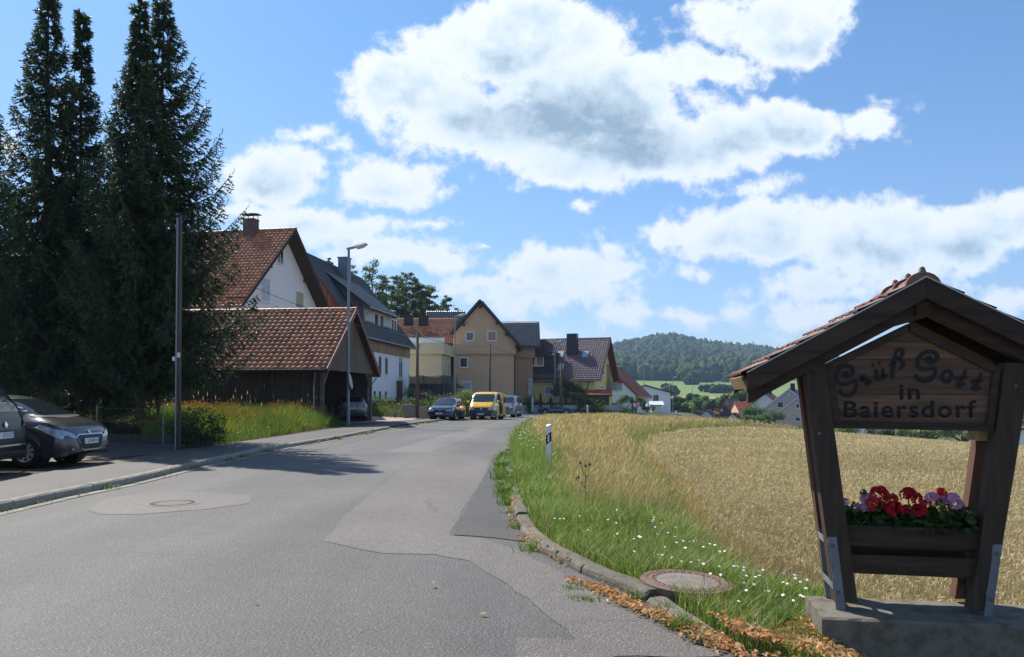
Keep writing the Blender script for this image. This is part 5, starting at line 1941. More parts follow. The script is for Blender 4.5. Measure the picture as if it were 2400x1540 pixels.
# earth bank of the front garden
gb = MB()
rngg = np.random.default_rng(3)
shrub('glossy evergreen shrub right beside the garage post', 895, 938, 60, 0.75, 1.6, GREEN_M, 1, 1400, 0.10)
shrub('rounded reddish brown conifer bush in the front garden', 925, 956, 58, 0.75, 1.3, GREEN_O, 2, 1800, 0.07, 1.1)
shrub('yellow-green low shrub at the left edge of the front garden', 893, 958, 57, 0.55, 1.0, GREEN_L, 3, 1000, 0.08)
shrub('bluish low bush in front of the rounded conifer', 927, 970, 54.5, 0.5, 0.8, GREEN_G, 4, 1000, 0.06, 1.2)
shrub('dense green bush beside the garden wall block', 950, 965, 55.5, 0.5, 1.0, GREEN_M, 5, 1200, 0.07, flowers=(('pink', (0.6, 0.12, 0.18)), 6))
shrub('rose bush with pink blooms below the brown garage door', 938, 952, 60, 0.6, 1.2, GREEN_M, 6, 1000, 0.08, 1.6, flowers=(('rose', (0.65, 0.13, 0.2)), 10))
shrub('leafy perennial clump at the garden railing', 965, 948, 62, 0.6, 1.3, GREEN_M, 7, 1200, 0.10, 1.3)
shrub('bright sunlit tall bush behind the garden railing', 966, 918, 70, 0.85, 2.0, GREEN_L, 8, 1600, 0.09, 0.6)
shrub('lime green low plant at the wall block', 957, 963, 56, 0.35, 0.7, GREEN_L, 9, 500, 0.08)
shrub('dark hydrangea bush with mauve flowers behind the wooden pole', 1000, 935, 68, 0.8, 1.3, GREEN_D, 10, 1300, 0.1, 1.2, flowers=(('mauve', (0.42, 0.16, 0.35)), 14))
shrub('flower bed with yellow-green leaves behind the dark estate car', 1022, 940, 64, 0.55, 1.0, GREEN_L, 11, 1100, 0.08, 2.0)
shrub('bush with bright pink roses above the garden wall', 1052, 932, 63, 0.5, 1.0, GREEN_M, 12, 1100, 0.08, 1.3, flowers=(('hotpink', (0.75, 0.08, 0.15)), 16))
shrub('tall feathery grass clump left of the yellow van', 1085, 925, 66, 0.8, 1.6, GREEN_L, 13, 1800, 0.10, 0.8)
shrub('second feathery grass clump nearer the yellow van', 1112, 930, 67, 0.75, 1.5, GREEN_L, 14, 1500, 0.10, 1.0)
shrub('dark hedge strip along the retaining wall at the bend', 1262, 942, 98, 0.55, 1.0, GREEN_D, 15, 2600, 0.10, 7.0, name='hedge', cat='hedge')
shrub('green creeping plants left of the glass block strip', 1240, 930, 97, 0.6, 1.2, GREEN_M, 16, 700, 0.1)
shrub('small yellow clipped hedge in front of the porch', 1400, 951, 98, 0.42, 0.7, ((0.25, 0.25, 0.02), (0.5, 0.5, 0.05)), 17, 900, 0.07, 1.8, name='hedge', cat='hedge')
shrub('round yellow-green clipped bush right of the small hedge', 1411, 951, 98, 0.55, 0.8, ((0.2, 0.22, 0.02), (0.42, 0.45, 0.05)), 18, 700, 0.07)
shrub('dark green hedge below the porch of the yellow house', 1405, 962, 97.4, 0.6, 1.0, GREEN_D, 19, 2600, 0.10, 6.5, name='hedge', cat='hedge')
shrub('leafy bush covering the left end of the tiled porch', 1358, 935, 98.5, 0.95, 2.2, GREEN_M, 21, 1800, 0.11, 0.8)
shrub('big black-green shrub in the porch opening', 1395, 945, 98.2, 1.2, 2.0, GREEN_D, 22, 1500, 0.12, 1.0)
# rounded tree in front of the yellow house
p = at(1330, 950, 93)
zg = at(1330, 955, 100).z
r_ = 100 / FPX
q = lambda u, v: ((u - 1327) * r_, 0, EYE + (931 - v) * r_ - zg)
broad('rounded garden tree with grey-green crown in front of the yellow house', (1327 - 1200) * r_, 100,
	  [(*q(1327, 905), 1.1), (*q(1307, 905), 0.85), (*q(1300, 918), 0.7), (*q(1350, 905), 0.95), (*q(1360, 918), 0.8), (*q(1315, 893), 0.75), (*q(1340, 893), 0.8), (*q(1352, 932), 0.7), (*q(1318, 922), 0.7)],
	  5200, 0.15, GREEN_G, 1.3, 0.16, 30, z=zg, lean=-0.1)
# layered ornamental pine
p = at(1482, 965, 118)
zg = T(p.x, 118)
r_ = 118 / FPX
q = lambda u, v: ((u - 1482) * r_, 0, EYE + (931 - v) * r_ - zg)
broad('ornamental layered pine in front of the white house with red roof', p.x, 118,
	  [(*q(1480, 935), 0.4), (*q(1462, 934), 0.75), (*q(1454, 945), 0.7), (*q(1497, 936), 0.7), (*q(1508, 945), 0.75), (*q(1460, 962), 0.7), (*q(1512, 958), 0.5), (*q(1470, 930), 0.5), (*q(1488, 952), 0.4)],
	  3200, 0.16, GREEN_M, 1.8, 0.13, 31, z=zg)
shrub('round bush behind the white shirted cyclist', 1523, 962, 136, 0.8, 1.6, GREEN_M, 33, 700, 0.14)
shrub('dark bush left of the red shirted cyclist', 1465, 968, 112, 0.8, 1.4, GREEN_D, 34, 900, 0.14, 2.0)
M_canopy = mat('forest_canopy', (0, 0, 0), 0.9, 0.4, 0.5, attr='tone', detail=6, spec=0.05, bump=1.0, bscale=0.9)
_bm = bmesh.new()
bmesh.ops.create_icosphere(_bm, subdivisions=3, radius=1)
ICO_V = np.array([v.co for v in _bm.verts])
ICO_F = np.array([[v.index for v in f.verts] for f in _bm.faces])
_bm.free()
def far_tree(label, x, y, z, blobs, cols, seed, name='tree', cat='tree', r0=0.3):
	rng = np.random.default_rng(seed)
	t = thing(name, label, cat, (x, y, z), 0)
	Vs, Fs, Cs = [], [], []
	i = 0
	for (bx, by, bz, r) in blobs:
		for k in range(5):
			d = rng.normal(0, 1, 3)
			d /= np.linalg.norm(d)
			c = np.array([bx, by, bz]) + d * r * 0.5
			rr = r * (0.5 + 0.3 * rng.random())
			ph = rng.random(3) * 6
			v = ICO_V.copy()
			kk = 1 + 0.15 * np.sin(v[:, 0] * 5 + ph[0]) * np.sin(v[:, 1] * 5 + ph[1]) + 0.12 * np.sin(v[:, 2] * 9 + ph[2] + v[:, 0] * 7) + 0.13 * rng.normal(0, 1, len(v))
			v = v * kk[:, None] * rr * np.array([1, 1, 0.9]) + c
			Vs.append(v)
			Fs.append(ICO_F + i * len(ICO_V))
			g = rng.random()
			cc = np.array(cols[0]) * (1 - g) + np.array(cols[1]) * g
			Cs.append(np.clip(cc[None] * (0.75 + 0.5 * rng.random((len(v), 1))), 0, 1))
			i += 1
	o = np_mesh('crown', np.concatenate(Vs), np.concatenate(Fs), M_canopy, parent=t, attrs={'tone': np.concatenate(Cs)})
	mb = MB()
	b = blobs[0]
	mb.tube([(0, 0, -1), (0, 0, b[2] * 0.5), (0, 0, b[2])], [r0, r0 * 0.8, r0 * 0.4], 6)
	mb.build('trunk', M_bark, t)
	return t
# village greenery on the right
for i, (lab, u, v, Y, r, cols, wide, n) in enumerate((
		('broad leafy tree in front of the orange house', 1768, 965, 165, 1.9, GREEN_M, 1.0, 2400),
		('sunlit lime shrub below the leafy tree', 1757, 980, 150, 1.0, GREEN_L, 1.2, 1200),
		('lime shrub under the grey-beige house', 1790, 978, 150, 1.0, GREEN_L, 1.0, 1000),
		('loose grey-green shrub in front of the grey-beige house', 1815, 975, 152, 1.5, GREEN_G, 1.0, 1800),
		('dark clipped hedge at the end of the wheat field', 1772, 991, 142, 0.8, GREEN_D, 3.4, 2200),
		('lighter hedge running right below the pinkish house', 1850, 1004, 140, 0.75, GREEN_M, 6.0, 3000),
		('green tree behind the terracotta roof', 1752, 935, 230, 3.6, GREEN_M, 1.0, 2200),
		('round dark tree above the timber barn', 1699, 944, 260, 2.2, GREEN_D, 0.2, 1600),
		('bright green tree left of the timber barn', 1678, 950, 270, 2.8, GREEN_M, 1.2, 2000),
		('bright green broad tree in the valley', 1646, 951, 280, 3.0, GREEN_M, 1.3, 2400),
		('dark tree in the valley behind the street lamps', 1622, 945, 300, 3.4, GREEN_D, 1.3, 2600),
		('dark tree right of the white building', 1590, 950, 290, 3.4, GREEN_D, 1.3, 2600),
		('light green bush beside the valley lamp posts', 1606, 957, 240, 1.9, GREEN_L, 1.2, 1200),
		('dark tree touching the white building corner', 1577, 950, 210, 1.8, GREEN_D, 0.5, 1200),
		('large dark thicket glimpsed under the sign board', 2170, 1012, 120, 1.9, GREEN_D, 2.2, 4200),
		('sunlit bush glimpsed under the sign board', 1985, 1005, 125, 1.3, GREEN_L, 1.2, 1500),
		('second dark thicket glimpsed under the sign board', 2060, 1012, 122, 1.4, GREEN_D, 1.4, 2200),
		('dark green tree right below the sign board', 2255, 1010, 112, 1.9, GREEN_D, 1.6, 3000),
		('dark tree at the right edge behind the sign post', 2400, 975, 100, 2.2, GREEN_D, 0.8, 1800))):
	p = at(u, v, Y)
	zg = p.z - r * 1.25
	bl = [(0, 0, p.z - zg, r), (r * 0.8 * wide, 0, (p.z - zg) * 0.92, r * 0.75), (-r * 0.8 * wide, 0, (p.z - zg) * 0.9, r * 0.75)]
	for k in range(int(wide * 3)):
		bl.append(((random.random() - 0.5) * 2 * r * wide, random.uniform(-0.5, 0.5), (p.z - zg) * random.uniform(0.7, 1.05), r * 0.6))
	if Y >= 200:
		far_tree(lab, p.x, Y, zg, bl, tuple(tuple(q * 0.9 for q in c) for c in cols), 60 + i, 'shrub' if 'bush' in lab else 'tree', 'shrub' if 'bush' in lab else 'tree')
		continue
	broad(lab, p.x, Y, bl, n, 0.12 * Y / 100 + 0.05, cols, 0.9, 0.1 * r, 60 + i, 'tree' if 'tree' in lab else ('hedge' if 'hedge' in lab else 'shrub'), 'tree' if 'tree' in lab else ('hedge' if 'hedge' in lab else 'shrub'), zg)
# understorey at the left below the spruces
for i, (lab, u, v, Y, r, cols, wide, n) in enumerate((
		('twiggy dark shrub at the foot of the spruces beside the meadow', 460, 1005, 22.6, 0.75, GREEN_D, 0.9, 5200),
		('dark green undergrowth between the spruce trunks', 255, 990, 27.0, 0.7, GREEN_D, 2.2, 4000),
		('sunlit yellow-green bush seen between the trunks', 225, 960, 34, 0.9, GREEN_L, 1.2, 2200),
		('yellow-green bush behind the grey car', 95, 935, 36, 1.0, GREEN_L, 1.4, 2400),
		('dark bush behind the left spruce trunks', 150, 975, 30, 0.8, GREEN_D, 1.4, 2200),
		('sunlit bush seen behind the double spruce trunk', 330, 965, 36, 1.0, GREEN_L, 1.2, 2000),
		('dark leafy bush at the left picture edge', 5, 905, 31, 1.4, GREEN_D, 1.2, 3000))):
	shrub(lab, u, v, Y, r, r * 2, cols, 90 + i, n, 0.055, wide)
# ---- forest on the hill
def forest():
	rng = np.random.default_rng(77)
	bm = bmesh.new()
	bmesh.ops.create_icosphere(bm, subdivisions=2, radius=1)
	V0 = np.array([v.co for v in bm.verts])
	F0 = np.array([[v.index for v in f.verts] for f in bm.faces])
	bm.free()
	P = []
	for _ in range(76000):
		y = 880 + 1150 * rng.random() ** 0.9
		k = rng.uniform(-0.02, 0.64)
		P.append((k * y, y))
	P = np.array(P)
	# keep a minimum distance through a grid
	cell = {}
	keep = []
	for i, (x, y) in enumerate(P):
		cs = 9.5 if x < 0.4 * y else 17.0
		c = (cs, int(x // cs), int(y // (cs if y < 1500 else cs + 4)))
		if c in cell:
			continue
		edge = 905 + 25 * math.sin(x * 0.02) + 160 * max(0, (x / y - 0.24)) * 6
		if y < edge:
			continue
		cell[c] = 1
		keep.append(i)
	P = P[keep]
	n = len(P)
	Vs, Fs, Cs = [], [], []
	zt = terrain(P[:, 0], P[:, 1])
	for i in range(n):
		r = 4.6 + 3.0 * rng.random() ** 1.5
		h = r * (1.0 + 0.6 * rng.random())
		con = rng.random() < 0.14
		ph = rng.random(3) * 6
		v = V0.copy()
		k = 1 + 0.22 * np.sin(v[:, 0] * 4 + ph[0]) * np.sin(v[:, 1] * 4.4 + ph[1]) + 0.16 * np.sin(v[:, 2] * 6 + ph[2] + v[:, 0] * 5) + 0.17 * rng.normal(0, 1, len(v))
		v = v * k[:, None] * np.array([r, r, h])
		if con:
			v[:, :2] *= (0.62 - 0.45 * np.clip(v[:, 2] / h, -1, 1))[:, None]
			v[:, 2] *= 1.35
		v += np.array([P[i, 0], P[i, 1], zt[i] + h * 0.75 + 2])
		Vs.append(v)
		Fs.append(F0 + i * len(V0))
		g = rng.random()
		c = np.array([0.026, 0.044, 0.018]) * (1 - g) + np.array([0.062, 0.082, 0.028]) * g
		if con:
			c = np.array([0.022, 0.042, 0.022])
		c = c * (0.62 + 0.85 * float(vnoise(P[i, 0], P[i, 1], 0.012, 61)))
		Cs.append(np.repeat(c[None], len(V0), 0) * (0.9 + 0.2 * rng.random((len(V0), 1))))
	o = np_mesh('hill_forest', np.concatenate(Vs), np.concatenate(Fs), M_canopy, attrs={'tone': np.concatenate(Cs)}, smooth=True)
	tag(o, 'dense mixed forest covering the whole hill on the horizon', 'forest', kind='stuff')
forest()
# hedgerows and single bushes in the fields
rng = np.random.default_rng(8)
mid = [(u, v, Y, r, w) for (u, v, Y, r, w) in ((1668, 914, 620, 4.6, 1.6), (1692, 919, 600, 4.2, 1.6), (1722, 921, 620, 4.8, 1.8), (1744, 925, 600, 4.2, 1.3), (1618, 903, 780, 5, 0.6), (1641, 897, 850, 8, 1.0),
											   (1559, 908, 700, 3, 0.6), (1572, 917, 560, 4.2, 0.6), (1555, 919, 560, 2.2, 0.5), (1545, 919, 560, 1.6, 0.5), (1700, 899, 860, 8, 3.0), (1735, 902, 850, 7, 2.0))]
for i, (u, v, Y, r, w) in enumerate(mid):
	p = at(u, v, Y)
	zg = T(p.x, Y)
	bl = [((k - 2) * 0.5 * r * w, 0, max(p.z - zg, r * 0.6) + random.uniform(-.1, .1) * r, r * random.uniform(0.6, 0.9)) for k in range(5)]
	lab = ['dark rounded copse in the meadow left of the barn ridge', 'second dark copse below the meadow', 'long dark copse under the sign eave', 'copse at the lower right of the meadow', 'dark trees at the field corner below the forest', 'tall dark tree group by the oval meadow', 'small dark bush high on the green field',
		   'round dark bush on the green field above the street lamps', 'little bush on the green field', 'smallest bush on the green field', 'hedgerow line below the forest edge', 'hedgerow line right of the forest meadow'][i]
	far_tree(lab, p.x, Y, zg, bl, ((0.022, 0.036, 0.014), (0.06, 0.085, 0.028)), 120 + i, 'copse' if r > 4 else 'shrub', 'trees' if r > 4 else 'shrub')
# grass, wheat, meadow
M_grass = leafmat('grass_blades', (0, 0, 0), 0.15, 0.28, 0.38, rough=0.5, attr='tone', spec=0.3)
M_wheat = leafmat('wheat_plants', (0, 0, 0), 0.12, 0.25, 0.25, rough=0.6, attr='tone', spec=0.25)
def blades(P, Hh, Wd, lean, rng, segs=2, az=None, wind=0.0):
	"""grass blades at P (n,3); returns triangles (m,3,3) and index of the blade for each"""
	n = len(P)
	a = rng.random(n) * 2 * np.pi if az is None else az
	d = np.stack([np.cos(a), np.sin(a), np.zeros(n)], 1)
	f = rng.random(n) * 2 * np.pi
	s = np.stack([np.cos(f), np.sin(f), np.zeros(n)], 1)
	ln = lean * (0.4 + 1.2 * rng.random(n))
	top = P + np.array([0, 0, 1.0]) * Hh[:, None] + d * (Hh * ln)[:, None] + np.array([wind, 0, 0]) * Hh[:, None]
	if segs == 1:
		return np.stack([P - s * Wd[:, None] / 2, P + s * Wd[:, None] / 2, top], 1), np.arange(n), top
	mid = P + np.array([0, 0, 0.58]) * Hh[:, None] + d * (Hh * ln * 0.28)[:, None] + np.array([wind * 0.3, 0, 0]) * Hh[:, None]
	a0, a1 = P - s * Wd[:, None] / 2, P + s * Wd[:, None] / 2
	m0, m1 = mid - s * Wd[:, None] * 0.4, mid + s * Wd[:, None] * 0.4
	Tt = np.concatenate([np.stack([a0, a1, m1], 1), np.stack([a0, m1, m0], 1), np.stack([m0, m1, top], 1)])
	i = np.arange(n)
	return Tt, np.concatenate([i, i, i]), top
def heads(top, D, L, Wd, rng):
	n = len(top)
	s = np.cross(D, rng.normal(0, 1, (n, 3)))
	s /= np.maximum(np.linalg.norm(s, axis=1, keepdims=True), 1e-6)
	c = top + D * L[:, None] * 0.4
	e = top + D * L[:, None]
	return np.concatenate([np.stack([top, c + s * Wd[:, None] / 2, e], 1), np.stack([top, e, c - s * Wd[:, None] / 2], 1)])
def emit(name, parts, m, kind='stuff', label=None, cat=None):
	"""parts: list of (triangles (k,3,3), colours (k,3))"""
	Tt = np.concatenate([p[0] for p in parts])
	C = np.concatenate([p[1] for p in parts])
	o = np_mesh(name, Tt.reshape(-1, 3), np.arange(3 * len(Tt)).reshape(-1, 3), m, attrs={'tone': np.repeat(C, 3, axis=0)})
	tag(o, label, cat, kind=kind)
	return o
BASE_C = Vector((2.6, 4.95))
MHC = Vector((mr.location.x, mr.location.y))
def clear_of_things(x, y):
	ok = (np.hypot(x - MHC.x, y - MHC.y) > 0.345)
	ca, sa = math.cos(R(-10)), math.sin(R(-10))
	lx = (x - 1.86) * ca + (y - 4.84) * sa
	ly = -(x - 1.86) * sa + (y - 4.84) * ca
	ok &= ~((lx > -0.04) & (lx < 1.75) & (ly > -0.05) & (ly < 0.62))
	return ok
def verge():
	rng = np.random.default_rng(5)
	parts = []
	dens = [(4.3, 7.5, 3200), (7.5, 11, 1900), (11, 16, 1150), (16, 24, 620), (24, 36, 300), (36, 60, 120), (60, 95, 40)]
	for (y0, y1, dn) in dens:
		xr = 14 if y1 < 40 else 40
		x0 = -1.0
		n = int((y1 - y0) * (xr - x0) * dn)
		x = x0 + (xr - x0) * rng.random(n)
		y = y0 + (y1 - y0) * rng.random(n)
		kx = np.interp(y, _rky, _rkx)
		w = np.interp(y, _wy, _wx)
		d = x - kx
		inside = (d > np.where(y < 5.6, -0.02, 0.11)) & (x < w + 0.35) & (x < 0.70 * y + 1.5) & (x > -0.02 * y)
		if y0 > 60:
			inside &= (x > kx + 0.2)
		# ragged, sparser edge over the kerb
		inside &= (d > np.where(y < 5.6, 0.0, 0.11) + 0.12 * rng.random(n))
		inside &= clear_of_things(x, y)
		x, y, d, w = x[inside], y[inside], d[inside], w[inside]
		n = len(x)
		sc = max(1.0, (y0 + y1) / 2 / 11.0)
		cl = vnoise(x, y, 1.1, 3) * 0.55 + vnoise(x, y, 0.35, 4) * 0.45
		cl2 = vnoise(x, y, 2.6, 6)
		# how golden: far from the kerb and beyond the near corner
		gold = smooth((d - 0.7 - 0.8 * (cl - 0.5)) / 0.9) * smooth((y - 8.8 + 3 * (cl2 - 0.5)) / 3.5)
		gold = np.maximum(gold, smooth((d - 0.55) / 0.6) * smooth((y - 20) / 15))
		gold = gold * (0.40 + 0.9 * smooth((cl2 * 0.6 + cl * 0.4 - 0.30) / 0.28)).clip(0, 1)
		near_w = smooth((x - (w - 0.9)) / 0.8)
		band = np.exp(-((x - (w - 0.35)) / 0.45) ** 2) * smooth((y - 7) / 3)
		gold = np.maximum(gold, 0.35 * near_w * smooth((y - 6) / 2)) * (1 - 0.85 * band)
		isg = rng.random(n) < gold * 0.70
		near_base = np.exp(-((x - 1.95) ** 2 + (y - 4.7) ** 2) / 0.25)
		h = np.where(isg, 0.28 + 0.30 * rng.random(n), 0.10 + 0.16 * rng.random(n) + 0.10 * cl + 0.12 * smooth((y - 12) / 8))
		h *= (0.75 + 0.5 * cl)
		h = np.where(y < 9, h * 0.66, h * 0.92) * (1 - 0.42 * smooth((y - 34) / 16))
		h *= 1 - 0.5 * near_base
		dry = (~isg) & (rng.random(n) < 0.16)
		wd = np.where(isg, 0.0030, 0.0055) * sc * (0.7 + 0.6 * rng.random(n))
		P = np.stack([x, y, terrain(x, y) - 0.11 + 0.09], 1)
		Tt, bi, top = blades(P, h, wd, np.where(isg, 0.35, 0.55), rng, 2 if y0 < 16 else 1, wind=0.10)
		g0, g1 = np.array([0.055, 0.085, 0.022]), np.array([0.21, 0.31, 0.065])
		y0_, y1_ = np.array([0.25, 0.19, 0.11]), np.array([0.46, 0.365, 0.225])
		r = rng.random(n)[:, None]
		C = np.where(isg[:, None], y0_ + (y1_ - y0_) * r, g0 + (g1 - g0) * r)
		C = C * np.where(isg, 1.0, 0.85 + 0.35 * cl2)[:, None]
		C = np.where(dry[:, None], np.array([0.36, 0.30, 0.16]) * (0.7 + 0.6 * r), C)
		rusty = (isg & (rng.random(n) < 0.25))
		C = np.where(rusty[:, None], C * np.array([1.0, 0.78, 0.62]), C)
		parts.append((Tt, C[bi]))
		ih = np.where(isg & (rng.random(n) < 0.55))[0]
		if len(ih):
			D = rng.normal(0, 0.35, (len(ih), 3)) + np.array([0.25, 0, 0.9])
			D /= np.linalg.norm(D, axis=1, keepdims=True)
			Hd = heads(top[ih] - D * 0.02, D, (0.07 + 0.06 * rng.random(len(ih))) * min(sc, 1.8), 0.0065 * sc * (0.6 + 0.8 * rng.random(len(ih))), rng)
			parts.append((Hd, np.concatenate([C[ih], C[ih]]) * 1.1))
	return emit('verge_grass', parts, M_grass)
verge()
def wheat():
	rng = np.random.default_rng(6)
	parts = []
	dens = [(5.2, 9, 760), (9, 14, 560), (14, 21, 330), (21, 31, 185), (31, 52, 95)]
	for (y0, y1, dn) in dens:
		xm = 0.68 * y1 + 2.5
		n = int((y1 - y0) * (xm - 1.5) * dn)
		x = 1.5 + (xm - 1.5) * rng.random(n)
		y = y0 + (y1 - y0) * rng.random(n)
		# drill rows running away from the road
		row = 0.13
		q = x * 0.34 - y * 0.94
		q2 = np.round(q / row) * row + rng.normal(0, 0.018, n)
		dq = (q2 - q)
		x, y = x + dq * 0.34, y - dq * 0.94
		w = np.interp(y, _wy, _wx)
		cl = vnoise(x, y, 0.8, 8)
		inside = (x > w + 0.15 - 0.45 * (cl - 0.3)) & (x < 0.68 * y + 2.5) & clear_of_things(x, y)
		x, y, cl = x[inside], y[inside], cl[inside]
		n = len(x)
		sc = max(1.0, (y0 + y1) / 2 / 15.0)
		P = np.stack([x, y, terrain(x, y) - 0.03], 1)
		h = 0.70 * (0.90 + 0.14 * rng.random(n)) * (0.94 + 0.1 * vnoise(x, y, 0.25, 12)) * (0.72 + 0.28 * smooth((x - np.interp(y, _wy, _wx) + 0.1) / 0.9))
		az = rng.random(n) * 6.28
		Tt, bi, top = blades(P, h, np.full(n, 0.005 * sc), 0.10, rng, 1, wind=0.05)
		c0, c1 = np.array([0.34, 0.262, 0.165]), np.array([0.56, 0.445, 0.29])
		r = rng.random(n)[:, None]
		C = (c0 + (c1 - c0) * r) * (0.86 + 0.28 * vnoise(x, y, 0.5, 9))[:, None]
		gr = rng.random(n) < 0.06
		C = np.where(gr[:, None], np.array([0.20, 0.22, 0.07]), C)
		parts.append((Tt, C[bi] * 0.9))
		D = rng.normal(0, 0.5, (n, 3)) + np.array([0.1, -0.05, 0.75])
		D /= np.linalg.norm(D, axis=1, keepdims=True)
		Hd = heads(top - D * 0.03, D, (0.052 + 0.025 * rng.random(n)) * min(sc, 1.5), 0.0085 * sc * (0.8 + 0.5 * rng.random(n)), rng)
		parts.append((Hd, np.concatenate([C, C]) * (1.0 + 0.25 * rng.random((2 * n, 1)))))
		if y0 < 21:
			# drooping dry leaves
			k = rng.random(n) < 0.7
			Pk = P[k] + (top[k] - P[k]) * (0.35 + 0.45 * rng.random(k.sum()))[:, None]
			Dk = rng.normal(0, 1, (k.sum(), 3)) * np.array([1, 1, 0.5])
			Dk /= np.linalg.norm(Dk, axis=1, keepdims=True)
			Lf = tris(Pk, Dk, rng.normal(0, 1, (k.sum(), 3)), np.full(k.sum(), 0.15), np.full(k.sum(), 0.008 * sc))
			parts.append((Lf, C[k] * 0.85))
	return emit('wheat', parts, M_wheat)
wheat()
def meadow():
	rng = np.random.default_rng(9)
	parts = []
	n = 150000
	x = rng.uniform(-24, -3, n)
	y = rng.uniform(20.5, 46, n)
	lk = np.interp(y, _lky, _lkx)
	# in front of the garage wall
	lx = (x - garage.location.x) * math.cos(TH) + (y - garage.location.y) * math.sin(TH)
	ly = -(x - garage.location.x) * math.sin(TH) + (y - garage.location.y) * math.cos(TH)
	inside = (x < lk - 2.08 - 0.15 * rng.random(n)) & (ly < -0.05) & (lx < 0.9 - 0.1 * ly)
	inside &= vnoise(x, y, 2.2, 81) > 0.12
	inside &= (y > 24.0 + 0.35 * np.maximum(0, -x - 9)) & (x > -0.46 * y)
	x, y, ly, lx = x[inside], y[inside], ly[inside], lx[inside]
	n = len(x)
	cl = vnoise(x, y, 0.9, 21) * 0.5 + vnoise(x, y, 0.3, 22) * 0.5
	dk = np.interp(y, _lky, _lkx) - 2.1 - x
	h = (0.28 + 0.42 * cl + 0.24 * rng.random(n)) * (0.35 + 0.65 * smooth(dk / 1.3)) * (1 + 0.25 * smooth((ly + 5) / 4))
	P = np.stack([x, y, terrain(x, y) + 0.06], 1)
	Tt, bi, top = blades(P, h, 0.012 * (0.7 + 0.7 * rng.random(n)), 0.4, rng, 2)
	c0, c1 = np.array([0.06, 0.095, 0.018]), np.array([0.17, 0.23, 0.045])
	r = rng.random(n)[:, None]
	C = (c0 + (c1 - c0) * r) * (0.7 + 0.6 * vnoise(x, y, 0.6, 25))[:, None]
	ol = vnoise(x, y, 1.3, 31) > 0.62
	C = np.where(ol[:, None], C * np.array([1.5, 1.05, 0.7]), C)
	parts.append((Tt, C[bi]))
	# rust coloured sorrel tops and pale seed heads
	k = np.where((rng.random(n) < 0.16) & (cl > 0.5) & (dk > 1.0))[0]
	D = rng.normal(0, 0.25, (len(k), 3)) + np.array([0, 0, 1.0])
	Hd = heads(top[k], D / np.linalg.norm(D, axis=1, keepdims=True), np.full(len(k), 0.10), np.full(len(k), 0.03), rng)
	parts.append((Hd, np.tile(np.array([0.25, 0.10, 0.03]), (2 * len(k), 1)) * (0.7 + 0.6 * rng.random((2 * len(k), 1)))))
	k = np.where((rng.random(n) < 0.012) & (ly > -3.2) & (vnoise(x, y, 1.2, 71) > 0.45))[0]
	hh = 0.55 + 0.85 * rng.random(len(k))
	Tt, bi, top2 = blades(P[k], hh, np.full(len(k), 0.014), 0.06, rng, 1)
	parts.append((Tt, np.tile(np.array([0.24, 0.19, 0.10]), (len(Tt), 1))))
	D = rng.normal(0, 0.1, (len(k), 3)) + np.array([0.05, 0, 1.0])
	Hd = heads(top2, D / np.linalg.norm(D, axis=1, keepdims=True), np.full(len(k), 0.26), np.full(len(k), 0.05), rng)
	parts.append((Hd, np.tile(np.array([0.30, 0.24, 0.14]), (2 * len(k), 1))))
	emit('meadow_grass', parts, M_grass)
	# grass on the garden banks behind the far pavement
	parts = []
	n = 60000
	x = rng.uniform(-26, 14, n)
	y = rng.uniform(60, 112, n)
	lk = np.interp(y, _lky, _lkx)
	ins = (x < np.where(y < 64, lk - 2.6, -3.4)) & (x > -0.25 * y - 3) | ((y > 98.5) & (x > -3.4))
	x, y = x[ins], y[ins]
	n = len(x)
	P = np.stack([x, y, terrain(x, y)], 1)
	Tt, bi, top = blades(P, 0.10 + 0.25 * rng.random(n) * vnoise(x, y, 0.4, 41), np.full(n, 0.05), 0.5, rng, 1)
	c0, c1 = np.array([0.04, 0.06, 0.015]), np.array([0.11, 0.15, 0.035])
	C = (c0 + (c1 - c0) * rng.random((n, 1))) * (0.6 + 0.8 * vnoise(x, y, 0.3, 42))[:, None]
	parts.append((Tt, C))
	emit('bank_grass', parts, M_grass)
	# rough grass below the spruces
	parts = []
	n = 26000
	x = rng.uniform(-24, -8.5, n)
	y = rng.uniform(23, 42, n)
	ins = (y > 24.8 + 0.35 * np.maximum(0, -x - 9)) & (x > -0.72 * y) & (vnoise(x, y, 0.5, 44) > 0.42)
	x, y = x[ins], y[ins]
	n = len(x)
	Tt, bi, top = blades(np.stack([x, y, terrain(x, y) + 0.06], 1), 0.15 + 0.3 * rng.random(n), np.full(n, 0.014), 0.5, rng, 1)
	c0, c1 = np.array([0.05, 0.06, 0.02]), np.array([0.16, 0.17, 0.05])
	parts.append((Tt, c0 + (c1 - c0) * rng.random((n, 1))))
	emit('undergrowth_grass', parts, M_grass)
meadow()
